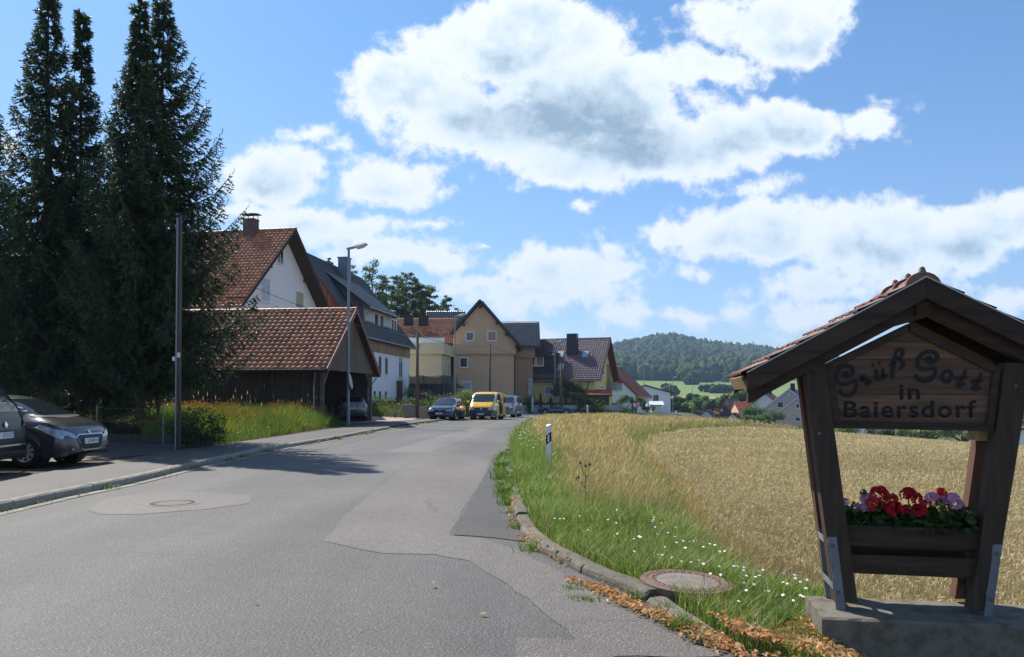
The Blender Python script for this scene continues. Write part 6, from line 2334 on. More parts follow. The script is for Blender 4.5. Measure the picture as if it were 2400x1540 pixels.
def kerb_weeds():
	"""tufts growing out of the joints along both kerbs"""
	rng = np.random.default_rng(12)
	parts = []
	def tuft(px, py, n, h, r, green=True, z=0.0):
		x, y = px + rng.normal(0, r, n), py + rng.normal(0, r, n)
		P = np.stack([x, y, np.full(n, T(px, py) + z)], 1)
		Tt, bi, top = blades(P, h * (0.4 + 0.8 * rng.random(n)), np.full(n, 0.005 + 0.0006 * py), 0.9, rng, 2)
		a, b = (np.array([0.06, 0.11, 0.02]), np.array([0.16, 0.24, 0.05])) if green else (np.array([0.2, 0.14, 0.04]), np.array([0.32, 0.22, 0.07]))
		C = a + (b - a) * rng.random((n, 1))
		parts.append((Tt, C[bi]))
	for i in range(0, len(LKd), 1):
		p = LKd[i]
		if 8 < p.y < 48 and rng.random() < 0.75:
			tuft(p.x + 0.05 + 0.1 * rng.random(), p.y, int(10 + 46 * rng.random() ** 3 * 2), 0.05 + 0.09 * rng.random(), 0.06 + 0.05 * rng.random(), rng.random() < 0.7)
	for i in range(len(RKd)):
		p = RKd[i]
		if 10.8 < p.y < 21:
			# overgrown gap between the kerbs
			for k in range(3):
				tuft(p.x - 0.06 + 0.2 * rng.random() - 0.08, p.y + rng.random() * 0.5, int(80 * rng.random() + 20), 0.08 + 0.13 * rng.random(), 0.07)
		elif 4.5 < p.y < 11 and rng.random() < 0.6:
			tuft(p.x - 0.03, p.y, int(20 + 60 * rng.random()), 0.05 + 0.05 * rng.random(), 0.05)
	for (u, v, h, n) in ((1370, 1408, 0.05, 60), (1345, 1380, 0.04, 40), (1600, 1475, 0.10, 120), (1560, 1430, 0.06, 60), (1850, 1470, 0.14, 160), (1240, 1290, 0.12, 60), (1225, 1240, 0.09, 40),
						 (1885, 1505, 0.10, 120), (1910, 1515, 0.08, 80), (2010, 1525, 0.06, 60), (1500, 1400, 0.05, 50)):
		p = G(u, v)
		tuft(p.x, p.y, n, h, 0.05)
	emit('kerb_weeds', parts, M_grass)
kerb_weeds()
def litter():
	"""dry fallen leaves along the kerb and round the concrete base"""
	rng = np.random.default_rng(13)
	P = []
	def along(pts, n, spread):
		pts = [G(u, v) for u, v in pts]
		for _ in range(n):
			t = rng.random() * (len(pts) - 1)
			i = int(t)
			p = pts[i].lerp(pts[i + 1], t - i)
			P.append((p.x + rng.normal(0, spread), p.y + rng.normal(0, spread)))
	along([(1390, 1378), (1440, 1402), (1500, 1432)], 190, 0.04)
	along([(1330, 1362), (1400, 1385)], 40, 0.03)
	along([(1500, 1432), (1560, 1458), (1640, 1490)], 200, 0.045)
	along([(1640, 1490), (1720, 1520), (1800, 1545)], 420, 0.08)
	along([(1760, 1505), (1860, 1515), (1990, 1530)], 330, 0.10)
	along([(1860, 1540), (2000, 1560), (2150, 1580)], 260, 0.12)
	along([(1885, 1470), (1900, 1500)], 120, 0.05)
	along([(1195, 1220), (1198, 1180), (1205, 1240)], 60, 0.03)
	along([(1215, 1255), (1260, 1290), (1320, 1330)], 60, 0.03)
	along([(1570, 1402), (1640, 1420), (1700, 1430)], 60, 0.05)
	along([(900, 1300), (1700, 1500)], 8, 1.0)
	P = np.array(P)
	n = len(P)
	z = terrain(P[:, 0], P[:, 1]) + 0.012 + 0.028 * rng.random(n)
	kx = np.interp(P[:, 1], _rky, _rkx)
	z += np.where((P[:, 0] - kx > 0) & (P[:, 0] - kx < 0.16), 0.085, 0.0) + np.where(P[:, 0] - kx >= 0.16, 0.03, 0)
	c = np.stack([P[:, 0], P[:, 1], z], 1)
	D = rng.normal(0, 1, (n, 3)) * np.array([1, 1, 0.45])
	D /= np.linalg.norm(D, axis=1, keepdims=True)
	up = rng.normal(0, 0.5, (n, 3)) + np.array([0, 0, 1])
	S = np.cross(D, up)
	S /= np.linalg.norm(S, axis=1, keepdims=True)
	U = np.cross(S, D)
	L = (0.018 + 0.014 * rng.random(n))[:, None]
	W_ = L * 0.55
	tip, tail = c + D * L, c - D * L
	l_, r_ = c + S * W_ + U * L * 0.45, c - S * W_ + U * L * 0.45
	Tt = np.concatenate([np.stack([tail, c, l_], 1), np.stack([c, tip, l_], 1), np.stack([tail, r_, c], 1), np.stack([c, r_, tip], 1)])
	a, b = np.array([0.34, 0.15, 0.065]), np.array([0.60, 0.35, 0.19])
	C = a + (b - a) * rng.random((n, 1))
	C = np.where((rng.random(n) < 0.15)[:, None], np.array([0.55, 0.42, 0.25]), C)
	emit('fallen_leaves', [(Tt, np.concatenate([C] * 4))], leafmat('dry_leaf', (0, 0, 0), 0.15, 0.2, 0.3, rough=0.6, attr='tone'))
litter()
def white_flowers():
	rng = np.random.default_rng(14)
	V, Fc, cnt = [], [], 0
	st = []
	def flower(x, y, h, r, flat):
		nonlocal cnt
		z = T(x, y) + h
		k = 7
		n = [rng.normal(0, 0.25), rng.normal(-0.3, 0.25), 1]
		n = Vector(n).normalized()
		a = n.orthogonal().normalized()
		b = n.cross(a)
		c = Vector((x, y, z))
		V.append(tuple(c + n * r * 0.25))
		for i in range(k):
			t = 6.283 * i / k
			V.append(tuple(c + (a * math.cos(t) + b * math.sin(t)) * r * (0.8 + 0.4 * rng.random())))
		for i in range(k):
			Fc.append((cnt, cnt + 1 + i, cnt + 1 + (i + 1) % k))
		cnt += k + 1
		st.append((x, y, z))
	for (u, v) in [(rng.uniform(1225, 1700), 0) for _ in range(75)]:
		v = 1195 + (u - 1225) * 0.18 + rng.uniform(-15, 150) * (1 if u < 1500 else 0.8)
		p = G(u, v, 0.12)
		d = p.x - float(np.interp(p.y, _rky, _rkx))
		if d > 0.3:
			flower(p.x, p.y, 0.17 + 0.08 * rng.random(), 0.007 + 0.007 * rng.random(), False)
	for _ in range(30):
		u, v = rng.uniform(1720, 1900), rng.uniform(1330, 1420)
		p = G(u, v, 0.12)
		flower(p.x, p.y, 0.15, 0.012, False)
	for _ in range(130):
		yy = rng.uniform(17, 44)
		kx = float(np.interp(yy, _rky, _rkx))
		flower(kx + 0.3 + abs(rng.normal(0, 0.35)), yy, 0.33 + 0.2 * rng.random(), 0.008 + 0.010 * rng.random(), True)
	for _ in range(40):
		yy = rng.uniform(24, 36)
		kx = float(np.interp(yy, _lky, _lkx))
		flower(kx - 2.4 - abs(rng.normal(0, 0.6)), yy, 0.35, 0.016, True)
	o = np_mesh('white_flowers', V, Fc, mat('petal_white', (0.72, 0.72, 0.68), 0.6, 0.05, 3, spec=0.3))
	tag(o, kind='stuff')
	rng2 = np.random.default_rng(4)
	S = np.array(st)
	g = np.array([[0, 0, 1.0]])
	P = S.copy()
	P[:, 2] = terrain(S[:, 0], S[:, 1])
	Tt = np.stack([P - np.array([0.003, 0, 0]), P + np.array([0.003, 0, 0]), S], 1)
	emit('flower_stems', [(Tt, np.tile(np.array([0.08, 0.13, 0.03]), (len(Tt), 1)))], M_grass)
white_flowers()
# purple thistle between the marker post and the wheat
p = G(1370, 1210, -0.1)
p = Vector((at(1372, 1150, 11.3).x, 11.3, 0))
th = thing('thistle', 'purple thistle with three flower heads standing in the dry verge grass', 'plant', (p.x, p.y, T(p.x, p.y)), 0)
sm, hm = MB(), MB()
zt = at(1372, 1085, 11.3).z - th.location.z
rr = random.Random(4)
for i, (dx, dz) in enumerate(((-0.07, 0), (0.06, -0.02), (0.0, -0.04), (-0.13, -0.22), (-0.10, -0.2))):
	q = Vector((dx, rr.uniform(-.03, .03), zt + dz))
	sm.tube([(0, 0, -0.1), (0, 0, (zt + dz) * 0.6), q], [0.006, 0.005, 0.004], 5)
	hm.blob(q, (0.018, 0.018, 0.022), i, 1, mi=0)
	for k in range(10):
		a = k * 0.63
		d = Vector((math.cos(a) * 0.016, math.sin(a) * 0.016, 0.035))
		hm.poly([q + d.cross(Vector((0, 0, 1))) * 0.15, q - d.cross(Vector((0, 0, 1))) * 0.15, q + d], 1)
for k in range(14):
	z = zt * (0.15 + 0.05 * k)
	a = k * 2.4
	d = Vector((math.cos(a), math.sin(a), 0.2)) * rr.uniform(0.06, 0.12)
	s_ = Vector((-d.y, d.x, 0)) * 0.18
	sm.poly([(0, 0, z), Vector((0, 0, z)) + d * 0.5 + s_, Vector((0, 0, z)) + d, Vector((0, 0, z)) + d * 0.5 - s_])
sm.build('stem', mat('thistle_green', (0.12, 0.16, 0.07), 0.7, 0.2, 9), th)
tag(hm.build('flower_heads', [mat('thistle_head', (0.10, 0.08, 0.05), 0.8, 0.2, 9), mat('thistle_purple', (0.38, 0.15, 0.30), 0.7, 0.2, 9)], th), kind='stuff')
# vehicles
def paint(name, col, metal=0.0, rough=0.28):
	return mat(name, col, rough, 0.04, 2, metal=metal, coat=0.8, spec=0.6)
M_tyre = mat('tyre_rubber', (0.018, 0.018, 0.018), 0.85, 0.2, 8, spec=0.3)
M_rim = mat('alloy_rim', (0.38, 0.39, 0.40), 0.35, 0.1, 4, metal=0.7)
M_carglass = mat('car_glass', (0.015, 0.022, 0.024), 0.04, 0.1, 1, spec=1.0)
M_plastic = mat('black_plastic', (0.025, 0.025, 0.027), 0.55, 0.1, 6, spec=0.4)
M_chrome = mat('chrome', (0.65, 0.66, 0.68), 0.12, 0.02, 2, metal=1.0)
M_lens = mat('headlight_lens', (0.32, 0.36, 0.42), 0.08, 0.3, 12, spec=1.0, coat=1.0)
M_redl = mat('tail_light', (0.35, 0.01, 0.01), 0.15, 0.1, 5, spec=0.9, coat=1.0)
M_amber = mat('indicator_lamp', (0.8, 0.25, 0.02), 0.2, 0.1, 5, spec=0.9)
M_plate = mat('number_plate', (0.72, 0.73, 0.72), 0.4, 0.02, 3)
M_plateb = mat('number_plate_blue', (0.02, 0.07, 0.35), 0.4, 0.02, 3)
M_ink = mat('plate_lettering', (0.01, 0.01, 0.01), 0.6, 0.0, 3)
def text_mesh(name, txt, size, m, parent, M, extrude=0.0, offset=0.0, align='CENTER', sx=1.0, shear=0.0, spacing=1.0):
	cu = bpy.data.curves.new(name, 'FONT')
	cu.body = txt
	cu.size = size
	cu.extrude = extrude
	cu.offset = offset
	cu.align_x = align
	cu.align_y = 'CENTER'
	cu.shear = shear
	cu.space_character = spacing
	cu.resolution_u = 4
	o = bpy.data.objects.new(name + '_tmp', cu)
	COL.objects.link(o)
	dg = bpy.context.evaluated_depsgraph_get()
	me = bpy.data.meshes.new_from_object(o.evaluated_get(dg))
	bpy.data.objects.remove(o)
	bpy.data.curves.remove(cu)
	me.transform(M @ Matrix.Diagonal((sx, 1, 1, 1)))
	me.materials.clear()
	me.materials.append(m)
	r = bpy.data.objects.new(name, me)
	COL.objects.link(r)
	r.parent = parent
	return r
def make_car(name, label, pos, rz, mp, st, width, wheels, wr, glass, rims=M_rim, lower=M_plastic, plate=None, rear_plate=None, extra=None, tub=True,
			 track=None, cat='car', group=None, z0=0.16, rails=False, mirror=True, roofdark=None, spokes=5, bumper=None, head=None, tail=None, grille=None, badge=None,
			 doors=None, handle=None):
	"""x forward (nose at max x), y left. st: (x, half width, sill z, belt z, roof half width, top z)"""
	t = thing(name, label, cat, pos, rz, group)
	xs_ = np.array([s[0] for s in st])
	cols = [np.array([s[k] for s in st]) for k in range(1, 6)]
	X = []
	x = xs_[0]
	NX = 84
	X = np.linspace(xs_[0], xs_[-1], NX)
	X = np.unique(np.concatenate([X, [w + d for w in wheels for d in np.linspace(-wr * 1.12, wr * 1.12, 13)], xs_]))
	ht = (track or width * 0.84) / 2
	V, Fc, mi = [], [], []
	nprof = 0
	for x in X:
		hw, sill, belt, rw, top = [float(np.interp(x, xs_, c)) for c in cols]
		arch = sill
		for w in wheels:
			d = abs(x - w)
			if d < wr * 1.10:
				arch = max(arch, wr * 0.98 + math.sqrt(max(0, (wr * 1.10) ** 2 - d * d)) * 1.0)
		arch = min(arch, belt - 0.06)
		b = lambda f: arch + (belt - arch) * f
		prof = [(hw * 0.55, sill + 0.02), (hw * 0.90, min(sill + 0.01, arch)), (hw * 0.975, arch), (hw * 1.0, b(0.35)), (hw * 0.995, b(0.62)), (hw * 0.97, b(0.86)), (hw * 0.93, belt)]
		cab = max(top - belt, 0)
		prof += [(rw + (hw * 0.93 - rw) * 0.45, belt + cab * 0.55), (rw * 1.0, belt + cab * 0.86), (rw * 0.80, belt + cab * 0.975), (rw * 0.4, top), (0, top + 0.004)]
		nprof = len(prof)
		for y, z in prof:
			V.append((x, y, z))
		for y, z in prof[:-1][::-1]:
			V.append((x, -y, z))
	m = nprof * 2 - 1
	n = len(X)
	for i in range(n - 1):
		for k in range(m - 1):
			Fc.append((i * m + k, i * m + k + 1, (i + 1) * m + k + 1, (i + 1) * m + k))
		Fc.append((i * m + m - 1, i * m, (i + 1) * m, (i + 1) * m + m - 1))
	Fc.append(tuple(range(m)))
	Fc.append(tuple(range(n * m - 1, (n - 1) * m - 1, -1)))
	me = bpy.data.meshes.new('body')
	me.from_pydata(V, [], Fc)
	me.materials.append(mp)
	me.polygons.foreach_set('use_smooth', [True] * len(Fc))
	bm = bmesh.new()
	bm.from_mesh(me)
	bmesh.ops.recalc_face_normals(bm, faces=bm.faces)
	bm.to_mesh(me)
	tree = BVHTree.FromBMesh(bm)
	bm.free()
	body = bpy.data.objects.new('body', me)
	COL.objects.link(body)
	body.parent = t
	es = body.modifiers.new('edge', 'EDGE_SPLIT')
	es.split_angle = R(42)
	def patch(nm, poly, axis, side, mat_, off=0.006, parent=t, cuts=4, kind=None):
		"""polygon drawn on a plane and pressed onto the body. axis 'y': poly in (x,z); 'x': poly in (y,z); 'z': poly in (x,y)"""
		bm = bmesh.new()
		far = 6.0
		vs = []
		for a, b in poly:
			if axis == 'y':
				vs.append(bm.verts.new((a, side * far, b)))
			elif axis == 'x':
				vs.append(bm.verts.new((side * far, a, b)))
			else:
				vs.append(bm.verts.new((a, b, far)))
		bm.faces.new(vs)
		bmesh.ops.triangulate(bm, faces=bm.faces[:])
		for _ in range(cuts):
			long_ = [e for e in bm.edges if e.calc_length() > 0.10]
			if not long_:
				break
			bmesh.ops.subdivide_edges(bm, edges=long_, cuts=1)
			bmesh.ops.triangulate(bm, faces=bm.faces[:])
		d = Vector((0, -side, 0)) if axis == 'y' else (Vector((-side, 0, 0)) if axis == 'x' else Vector((0, 0, -1)))
		bad = []
		for v in bm.verts:
			hit = tree.ray_cast(v.co, d, 20)
			if hit[0] is None:
				bad.append(v)
				continue
			nn = hit[1]
			if nn.dot(d) > 0:
				nn = -nn
			v.co = hit[0] - d * off * 0.6 + nn * off
		bmesh.ops.delete(bm, geom=bad, context='VERTS')
		bmesh.ops.recalc_face_normals(bm, faces=bm.faces)
		me = bpy.data.meshes.new(nm)
		bm.to_mesh(me)
		bm.free()
		me.polygons.foreach_set('use_smooth', [True] * len(me.polygons))
		me.materials.append(mat_)
		o = bpy.data.objects.new(nm, me)
		COL.objects.link(o)
		o.parent = parent
		return o
	t_patch = patch
	for (nm, axis, poly) in glass:
		if axis == 'y':
			for s in (1, -1):
				patch(nm, poly, 'y', s, M_carglass)
		else:
			patch(nm, poly, 'x', 1 if nm == 'windscreen' else -1, M_carglass)
	# lower cladding and door seams
	for s in (1, -1):
		x0, x1 = wheels[0] + wr * 1.15, wheels[1] - wr * 1.15
		zs = float(np.interp((x0 + x1) / 2, xs_, cols[1]))
		patch('sill', [(x0, zs + 0.0), (x1, zs + 0.0), (x1, zs + 0.09), (x0, zs + 0.09)], 'y', s, lower, 0.004)
		for (xd, za, zb) in doors or []:
			patch('door_seam', [(xd - 0.006, za), (xd + 0.006, za), (xd + 0.006, zb), (xd - 0.006, zb)], 'y', s, M_plastic, 0.003)
		for (xh, zh) in handle or []:
			patch('door_handle', [(xh - 0.09, zh - 0.015), (xh + 0.09, zh - 0.015), (xh + 0.09, zh + 0.015), (xh - 0.09, zh + 0.015)], 'y', s, mp, 0.02)
	for nm, axis, side, poly, m_, off in extra or []:
		patch(nm, poly, axis, side, m_, off)
	# wheels
	for w in wheels:
		for s in (1, -1):
			Mx = Matrix.Rotation(R(90) * -s, 3, 'X')
			mb = MB()
			q = 0.205
			y = s * (ht + 0.02)
			mb.lathe([(wr * 0.64, -q / 2), (wr * 0.93, -q / 2), (wr, -q / 2 + 0.03), (wr, q / 2 - 0.03), (wr * 0.93, q / 2), (wr * 0.64, q / 2)], (w, y, wr), 28, Mx)
			ty = mb.build('wheel', M_tyre, t, smooth=True)
			mb = MB()
			mb.lathe([(wr * 0.66, q / 2 - 0.002), (wr * 0.60, q / 2 - 0.012), (wr * 0.58, q / 2 - 0.06)], (w, y, wr), 28, Mx)
			mb.lathe([(0, q / 2 - 0.015), (wr * 0.16, q / 2 - 0.018), (wr * 0.18, q / 2 - 0.05)], (w, y, wr), 12, Mx)
			for k in range(spokes):
				a = 2 * math.pi * k / spokes + 0.3
				c = Vector((math.cos(a), math.sin(a), 0))
				d = Vector((-c.y, c.x, 0))
				P = [c * wr * 0.12 - d * 0.03, c * wr * 0.62 - d * (0.055 if spokes < 8 else 0.03), c * wr * 0.62 + d * (0.055 if spokes < 8 else 0.03), c * wr * 0.12 + d * 0.03]
				P = [Mx @ (p + Vector((0, 0, q / 2 - 0.022))) + Vector((w, y, wr)) for p in P]
				mb.poly(P)
			mb.build('rim', rims, ty)
			mb = MB()
			mb.lathe([(0, q / 2 - 0.055), (wr * 0.6, q / 2 - 0.055)], (w, y, wr), 20, Mx)
			mb.build('brake_disc', M_plastic, ty)
			# arch liner
			mb = MB()
			mb.lathe([(wr * 1.09, 0.06), (wr * 1.09, -0.26)], (w, y - s * 0.02, wr * 0.99), 24, Mx)
			mb.build('arch_liner', M_plastic, t)
	if mirror:
		mx_, mz_, my_ = mirror if isinstance(mirror, tuple) else (0.6, 1.0, 0.9)
		for s in (1, -1):
			mb = MB()
			mb.blob((mx_, s * (my_ + 0.1), mz_), (0.09, 0.10, 0.075), 1, 2, 0.05)
			mb.box((mx_ - 0.0, s * (my_ - 0.02), mz_ - 0.04), (0.05, 0.16, 0.03))
			mb.build('side_mirror', mp, t, smooth=True)
	if rails:
		for s in (1, -1):
			mb = MB()
			mb.tube([(rails[0], s * rails[2], rails[3] - 0.03), (rails[0] - 0.1, s * rails[2], rails[3] + 0.03), (rails[1] + 0.1, s * rails[2], rails[3] + 0.03), (rails[1], s * rails[2], rails[3] - 0.03)], 0.018, 6)
			mb.build('roof_rail', M_plastic, t)
	for pl, sgn in ((plate, 1), (rear_plate, -1)):
		if not pl:
			continue
		px, pz, txt = pl
		mb = MB()
		mb.box((px + sgn * 0.0, 0, pz), (0.012, 0.52, 0.115))
		p = mb.build('number_plate', M_plate, t)
		mb = MB()
		mb.box((px + sgn * 0.0065, -sgn * -0.237 * 1.0, pz), (0.003, 0.045, 0.112))
		mb.build('blue_strip', M_plateb, p)
		# text reads from outside: right direction is -y*sgn... (x forward)
		rt = Vector((0, 1, 0)) * sgn
		M = Matrix((rt, Vector((0, 0, 1)), Vector((sgn, 0, 0)))).transposed().to_4x4()
		M = Matrix.Translation((px + sgn * 0.0075, 0.02 * sgn, pz)) @ M
		text_mesh('lettering', txt, 0.105, M_ink, p, M, sx=0.82, offset=0.001)
	return t, t_patch
def ground_pt(u, v):
	p = G(u, v)
	return p
# --- grey hatchback, front right of it seen
GREY = paint('paint_dark_grey', (0.055, 0.055, 0.058), 0.5, 0.3)
st208 = [(-3.10, 0.70, 0.35, 0.78, 0.50, 0.84), (-3.05, 0.80, 0.26, 0.90, 0.55, 1.12), (-2.75, 0.85, 0.22, 0.97, 0.55, 1.40), (-2.2, 0.87, 0.18, 0.96, 0.58, 1.455), (-1.5, 0.87, 0.17, 0.945, 0.60, 1.47),
		 (-0.9, 0.87, 0.17, 0.93, 0.60, 1.44), (-0.55, 0.87, 0.17, 0.925, 0.59, 1.37), (0.05, 0.87, 0.17, 0.925, 0.60, 1.10), (0.28, 0.87, 0.18, 0.91, 0.62, 0.985), (0.45, 0.86, 0.19, 0.885, 0.60, 0.925), (0.62, 0.845, 0.20, 0.83, 0.55, 0.865), (0.74, 0.81, 0.21, 0.74, 0.48, 0.79),
		 (0.81, 0.74, 0.24, 0.62, 0.42, 0.68), (0.86, 0.60, 0.27, 0.48, 0.34, 0.52)]
# x=0 is the front axle
gl208 = [('windscreen', 'x', [(-0.60, 1.36), (0.60, 1.36), (0.70, 1.06), (0.0, 1.01), (-0.70, 1.06)]),
		 ('side_window', 'y', [(-1.28, 0.99), (-0.18, 0.97), (-0.62, 1.33), (-0.95, 1.39), (-1.28, 1.40)]),
		 ('side_window', 'y', [(-2.35, 1.06), (-1.36, 0.99), (-1.36, 1.40), (-2.0, 1.39)]),
		 ('rear_window', 'x', [(-0.55, 1.35), (0.55, 1.35), (0.62, 1.08), (-0.62, 1.08)])]
W0 = Vector((-9.68, 16.0))
car_z = 0.10
phi = R(-3)
hx = Vector((math.cos(phi), math.sin(phi))); hy = Vector((-math.sin(phi), math.cos(phi)))
c0 = W0 + hy * 0.76
ex = []
for s in (1, -1):
	sy = s
	ex.append(('headlight', 'y', s, [(0.22, 0.80), (0.50, 0.66), (0.74, 0.56), (0.83, 0.60), (0.76, 0.685), (0.50, 0.80), (0.30, 0.85)], M_lens, 0.008))
	ex.append(('fog_light_recess', 'y', s, [(0.56, 0.34), (0.70, 0.40), (0.82, 0.36), (0.84, 0.30), (0.64, 0.27)], M_plastic, 0.006))
ex += [('headlight', 'x', 1, [(0.42, 0.56), (0.60, 0.57), (0.80, 0.66), (0.82, 0.76), (0.60, 0.68)], M_lens, 0.009),
	   ('headlight', 'x', 1, [(-0.42, 0.56), (-0.60, 0.57), (-0.80, 0.66), (-0.82, 0.76), (-0.60, 0.68)], M_lens, 0.009),
	   ('grille_frame', 'x', 1, [(-0.40, 0.645), (0.40, 0.645), (0.47, 0.60), (0.36, 0.36), (0.28, 0.31), (-0.28, 0.31), (-0.36, 0.36), (-0.47, 0.60)], M_chrome, 0.010),
	   ('grille', 'x', 1, [(-0.38, 0.625), (0.38, 0.625), (0.44, 0.59), (0.34, 0.37), (0.27, 0.335), (-0.27, 0.335), (-0.34, 0.37), (-0.44, 0.59)], M_plastic, 0.016),
	   ('bumper_slot', 'x', 1, [(-0.75, 0.215), (0.75, 0.215), (0.72, 0.27), (-0.72, 0.27)], M_plastic, 0.008),
	   ('fog_lamp', 'x', 1, [(0.60, 0.33), (0.66, 0.33), (0.66, 0.38), (0.60, 0.38)], M_chrome, 0.014),
	   ('fog_lamp', 'x', 1, [(-0.60, 0.33), (-0.66, 0.33), (-0.66, 0.38), (-0.60, 0.38)], M_chrome, 0.014),
	   ('badge', 'x', 1, [(-0.045, 0.70), (0.0, 0.72), (0.045, 0.70), (0.03, 0.64), (-0.03, 0.64)], M_chrome, 0.012),
	   ('wiper_cowl', 'x', 1, [(-0.70, 1.03), (0.70, 1.03), (0.70, 1.00), (0.0, 0.965), (-0.70, 1.00)], M_plastic, 0.008)]
hb, _ = make_car('hatchback_car', 'dark grey hatchback with chrome framed grille parked facing right below the spruces', (c0.x, c0.y, car_z), phi, GREY, st208, 1.74, [-2.54, 0.0], 0.312, gl208,
				 plate=(0.885, 0.50, 'LIF M 311'), extra=ex, mirror=(-0.22, 1.0, 0.90), doors=[(-1.32, 0.25, 0.96), (-0.30, 0.28, 0.92), (-2.32, 0.4, 1.0)], handle=[(-1.1, 0.83), (-2.0, 0.85)], spokes=9)
# --- black estate, rear towards us at the left edge
BLACK = mat('paint_black', (0.010, 0.011, 0.014), 0.3, 0.04, 2, spec=0.35, coat=0.25)
st_b = [(-0.86, 0.72, 0.34, 0.60, 0.60, 0.72), (-0.82, 0.84, 0.26, 0.80, 0.66, 1.0), (-0.74, 0.88, 0.24, 0.99, 0.62, 1.28), (-0.52, 0.90, 0.22, 1.02, 0.61, 1.58), (-0.2, 0.905, 0.20, 1.02, 0.62, 1.64), (1.0, 0.91, 0.18, 1.00, 0.63, 1.67),
		(2.0, 0.91, 0.18, 0.99, 0.62, 1.60), (2.7, 0.91, 0.18, 0.98, 0.62, 1.25), (3.0, 0.90, 0.2, 0.96, 0.62, 1.08), (3.5, 0.86, 0.22, 0.8, 0.56, 0.88), (3.62, 0.7, 0.3, 0.6, 0.5, 0.62)]
gl_b = [('windscreen', 'x', [(-0.6, 1.5), (0.6, 1.5), (0.7, 1.12), (-0.7, 1.12)]),
		('side_window', 'y', [(-0.45, 1.10), (0.55, 1.07), (0.55, 1.52), (-0.25, 1.50)]),
		('side_window', 'y', [(0.65, 1.07), (2.4, 1.05), (1.9, 1.50), (0.65, 1.53)]),
		('rear_window', 'x', [(-0.62, 1.50), (0.62, 1.50), (0.70, 1.13), (-0.70, 1.13)])]
ex = [('tail_light', 'x', -1, [(0.62, 0.86), (0.88, 0.88), (0.88, 1.05), (0.70, 1.05)], M_redl, 0.01), ('tail_light', 'x', -1, [(-0.62, 0.86), (-0.88, 0.88), (-0.88, 1.05), (-0.70, 1.05)], M_redl, 0.01),
	  ('bumper_trim', 'x', -1, [(-0.80, 0.50), (0.80, 0.50), (0.80, 0.535), (-0.80, 0.535)], M_chrome, 0.008), ('bumper_lower', 'x', -1, [(-0.78, 0.27), (0.78, 0.27), (0.80, 0.42), (-0.80, 0.42)], M_plastic, 0.008),
	  ('badge', 'x', -1, [(-0.06, 0.90), (0.0, 0.96), (0.06, 0.90), (0.0, 0.84)], M_chrome, 0.016), ('plate_recess', 'x', -1, [(-0.33, 0.62), (0.33, 0.62), (0.36, 0.80), (-0.36, 0.80)], M_plastic, 0.006)]
pb = at(22, 1000, 14.3)
th_b = math.pi + R(6)
bc, _ = make_car('estate_car', 'black car cut off by the left picture edge, showing its tailgate and plate', (pb.x - 1.06, 14.45, car_z), th_b, BLACK, st_b, 1.82, [0.0, 2.75], 0.33, gl_b,
				 rear_plate=(-0.875, 0.71, 'LIF U 277'), extra=ex, mirror=(2.3, 1.05, 0.92), doors=[(0.6, 0.3, 1.0)])
# --- dark blue estate on the pavement
NAVY = paint('paint_navy', (0.012, 0.018, 0.04), 0.3, 0.2)
st_p = [(-3.65, 0.68, 0.36, 0.68, 0.55, 0.78), (-3.6, 0.80, 0.28, 0.86, 0.60, 1.0), (-3.35, 0.855, 0.24, 0.92, 0.58, 1.33), (-2.9, 0.865, 0.2, 0.92, 0.59, 1.43), (-1.6, 0.87, 0.18, 0.90, 0.60, 1.455),
		(-1.0, 0.87, 0.18, 0.89, 0.59, 1.42), (-0.30, 0.87, 0.18, 0.89, 0.60, 1.08), (-0.1, 0.87, 0.19, 0.885, 0.66, 0.955), (0.3, 0.86, 0.2, 0.84, 0.66, 0.91), (0.72, 0.83, 0.2, 0.74, 0.60, 0.81), (0.86, 0.78, 0.22, 0.62, 0.55, 0.68), (0.93, 0.66, 0.25, 0.46, 0.5, 0.52)]
gl_p = [('windscreen', 'x', [(-0.56, 1.38), (0.56, 1.38), (0.68, 1.00), (-0.68, 1.00)]),
		('side_window', 'y', [(-1.45, 0.95), (-0.45, 0.94), (-0.95, 1.33), (-1.45, 1.38)]), ('side_window', 'y', [(-2.45, 0.96), (-1.53, 0.95), (-1.53, 1.385), (-2.45, 1.38)]),
		('side_window', 'y', [(-3.25, 0.98), (-2.53, 0.97), (-2.53, 1.37), (-3.1, 1.30)]), ('rear_window', 'x', [(-0.6, 1.3), (0.6, 1.3), (0.65, 1.0), (-0.65, 1.0)])]
ex = [('headlight', 'x', 1, [(0.40, 0.56), (0.76, 0.58), (0.74, 0.70), (0.42, 0.68)], M_lens, 0.012), ('headlight', 'x', 1, [(-0.40, 0.56), (-0.76, 0.58), (-0.74, 0.70), (-0.42, 0.68)], M_lens, 0.012),
	  ('grille', 'x', 1, [(-0.37, 0.57), (0.37, 0.57), (0.37, 0.69), (-0.37, 0.69)], M_plastic, 0.010), ('grille_frame', 'x', 1, [(-0.37, 0.685), (0.37, 0.685), (0.37, 0.70), (-0.37, 0.70)], M_chrome, 0.014),
	  ('bumper_strip', 'x', 1, [(-0.74, 0.47), (0.74, 0.47), (0.74, 0.51), (-0.74, 0.51)], M_plastic, 0.012), ('bumper_intake', 'x', 1, [(-0.6, 0.26), (0.6, 0.26), (0.62, 0.36), (-0.62, 0.36)], M_plastic, 0.008),
	  ('badge', 'x', 1, [(-0.05, 0.63), (0.0, 0.68), (0.05, 0.63), (0.0, 0.58)], M_chrome, 0.018)]
def face_cam(u, v, al):
	p = G(u, v)
	return p, -math.pi / 2 - al
def toward(pt, al):
	"""pose of a car facing the viewer: nose at pt, tail turned to the right by al"""
	d = Vector((-math.sin(al), -math.cos(al)))
	return math.atan2(d.y, d.x), d
rz, d = toward(None, R(8))
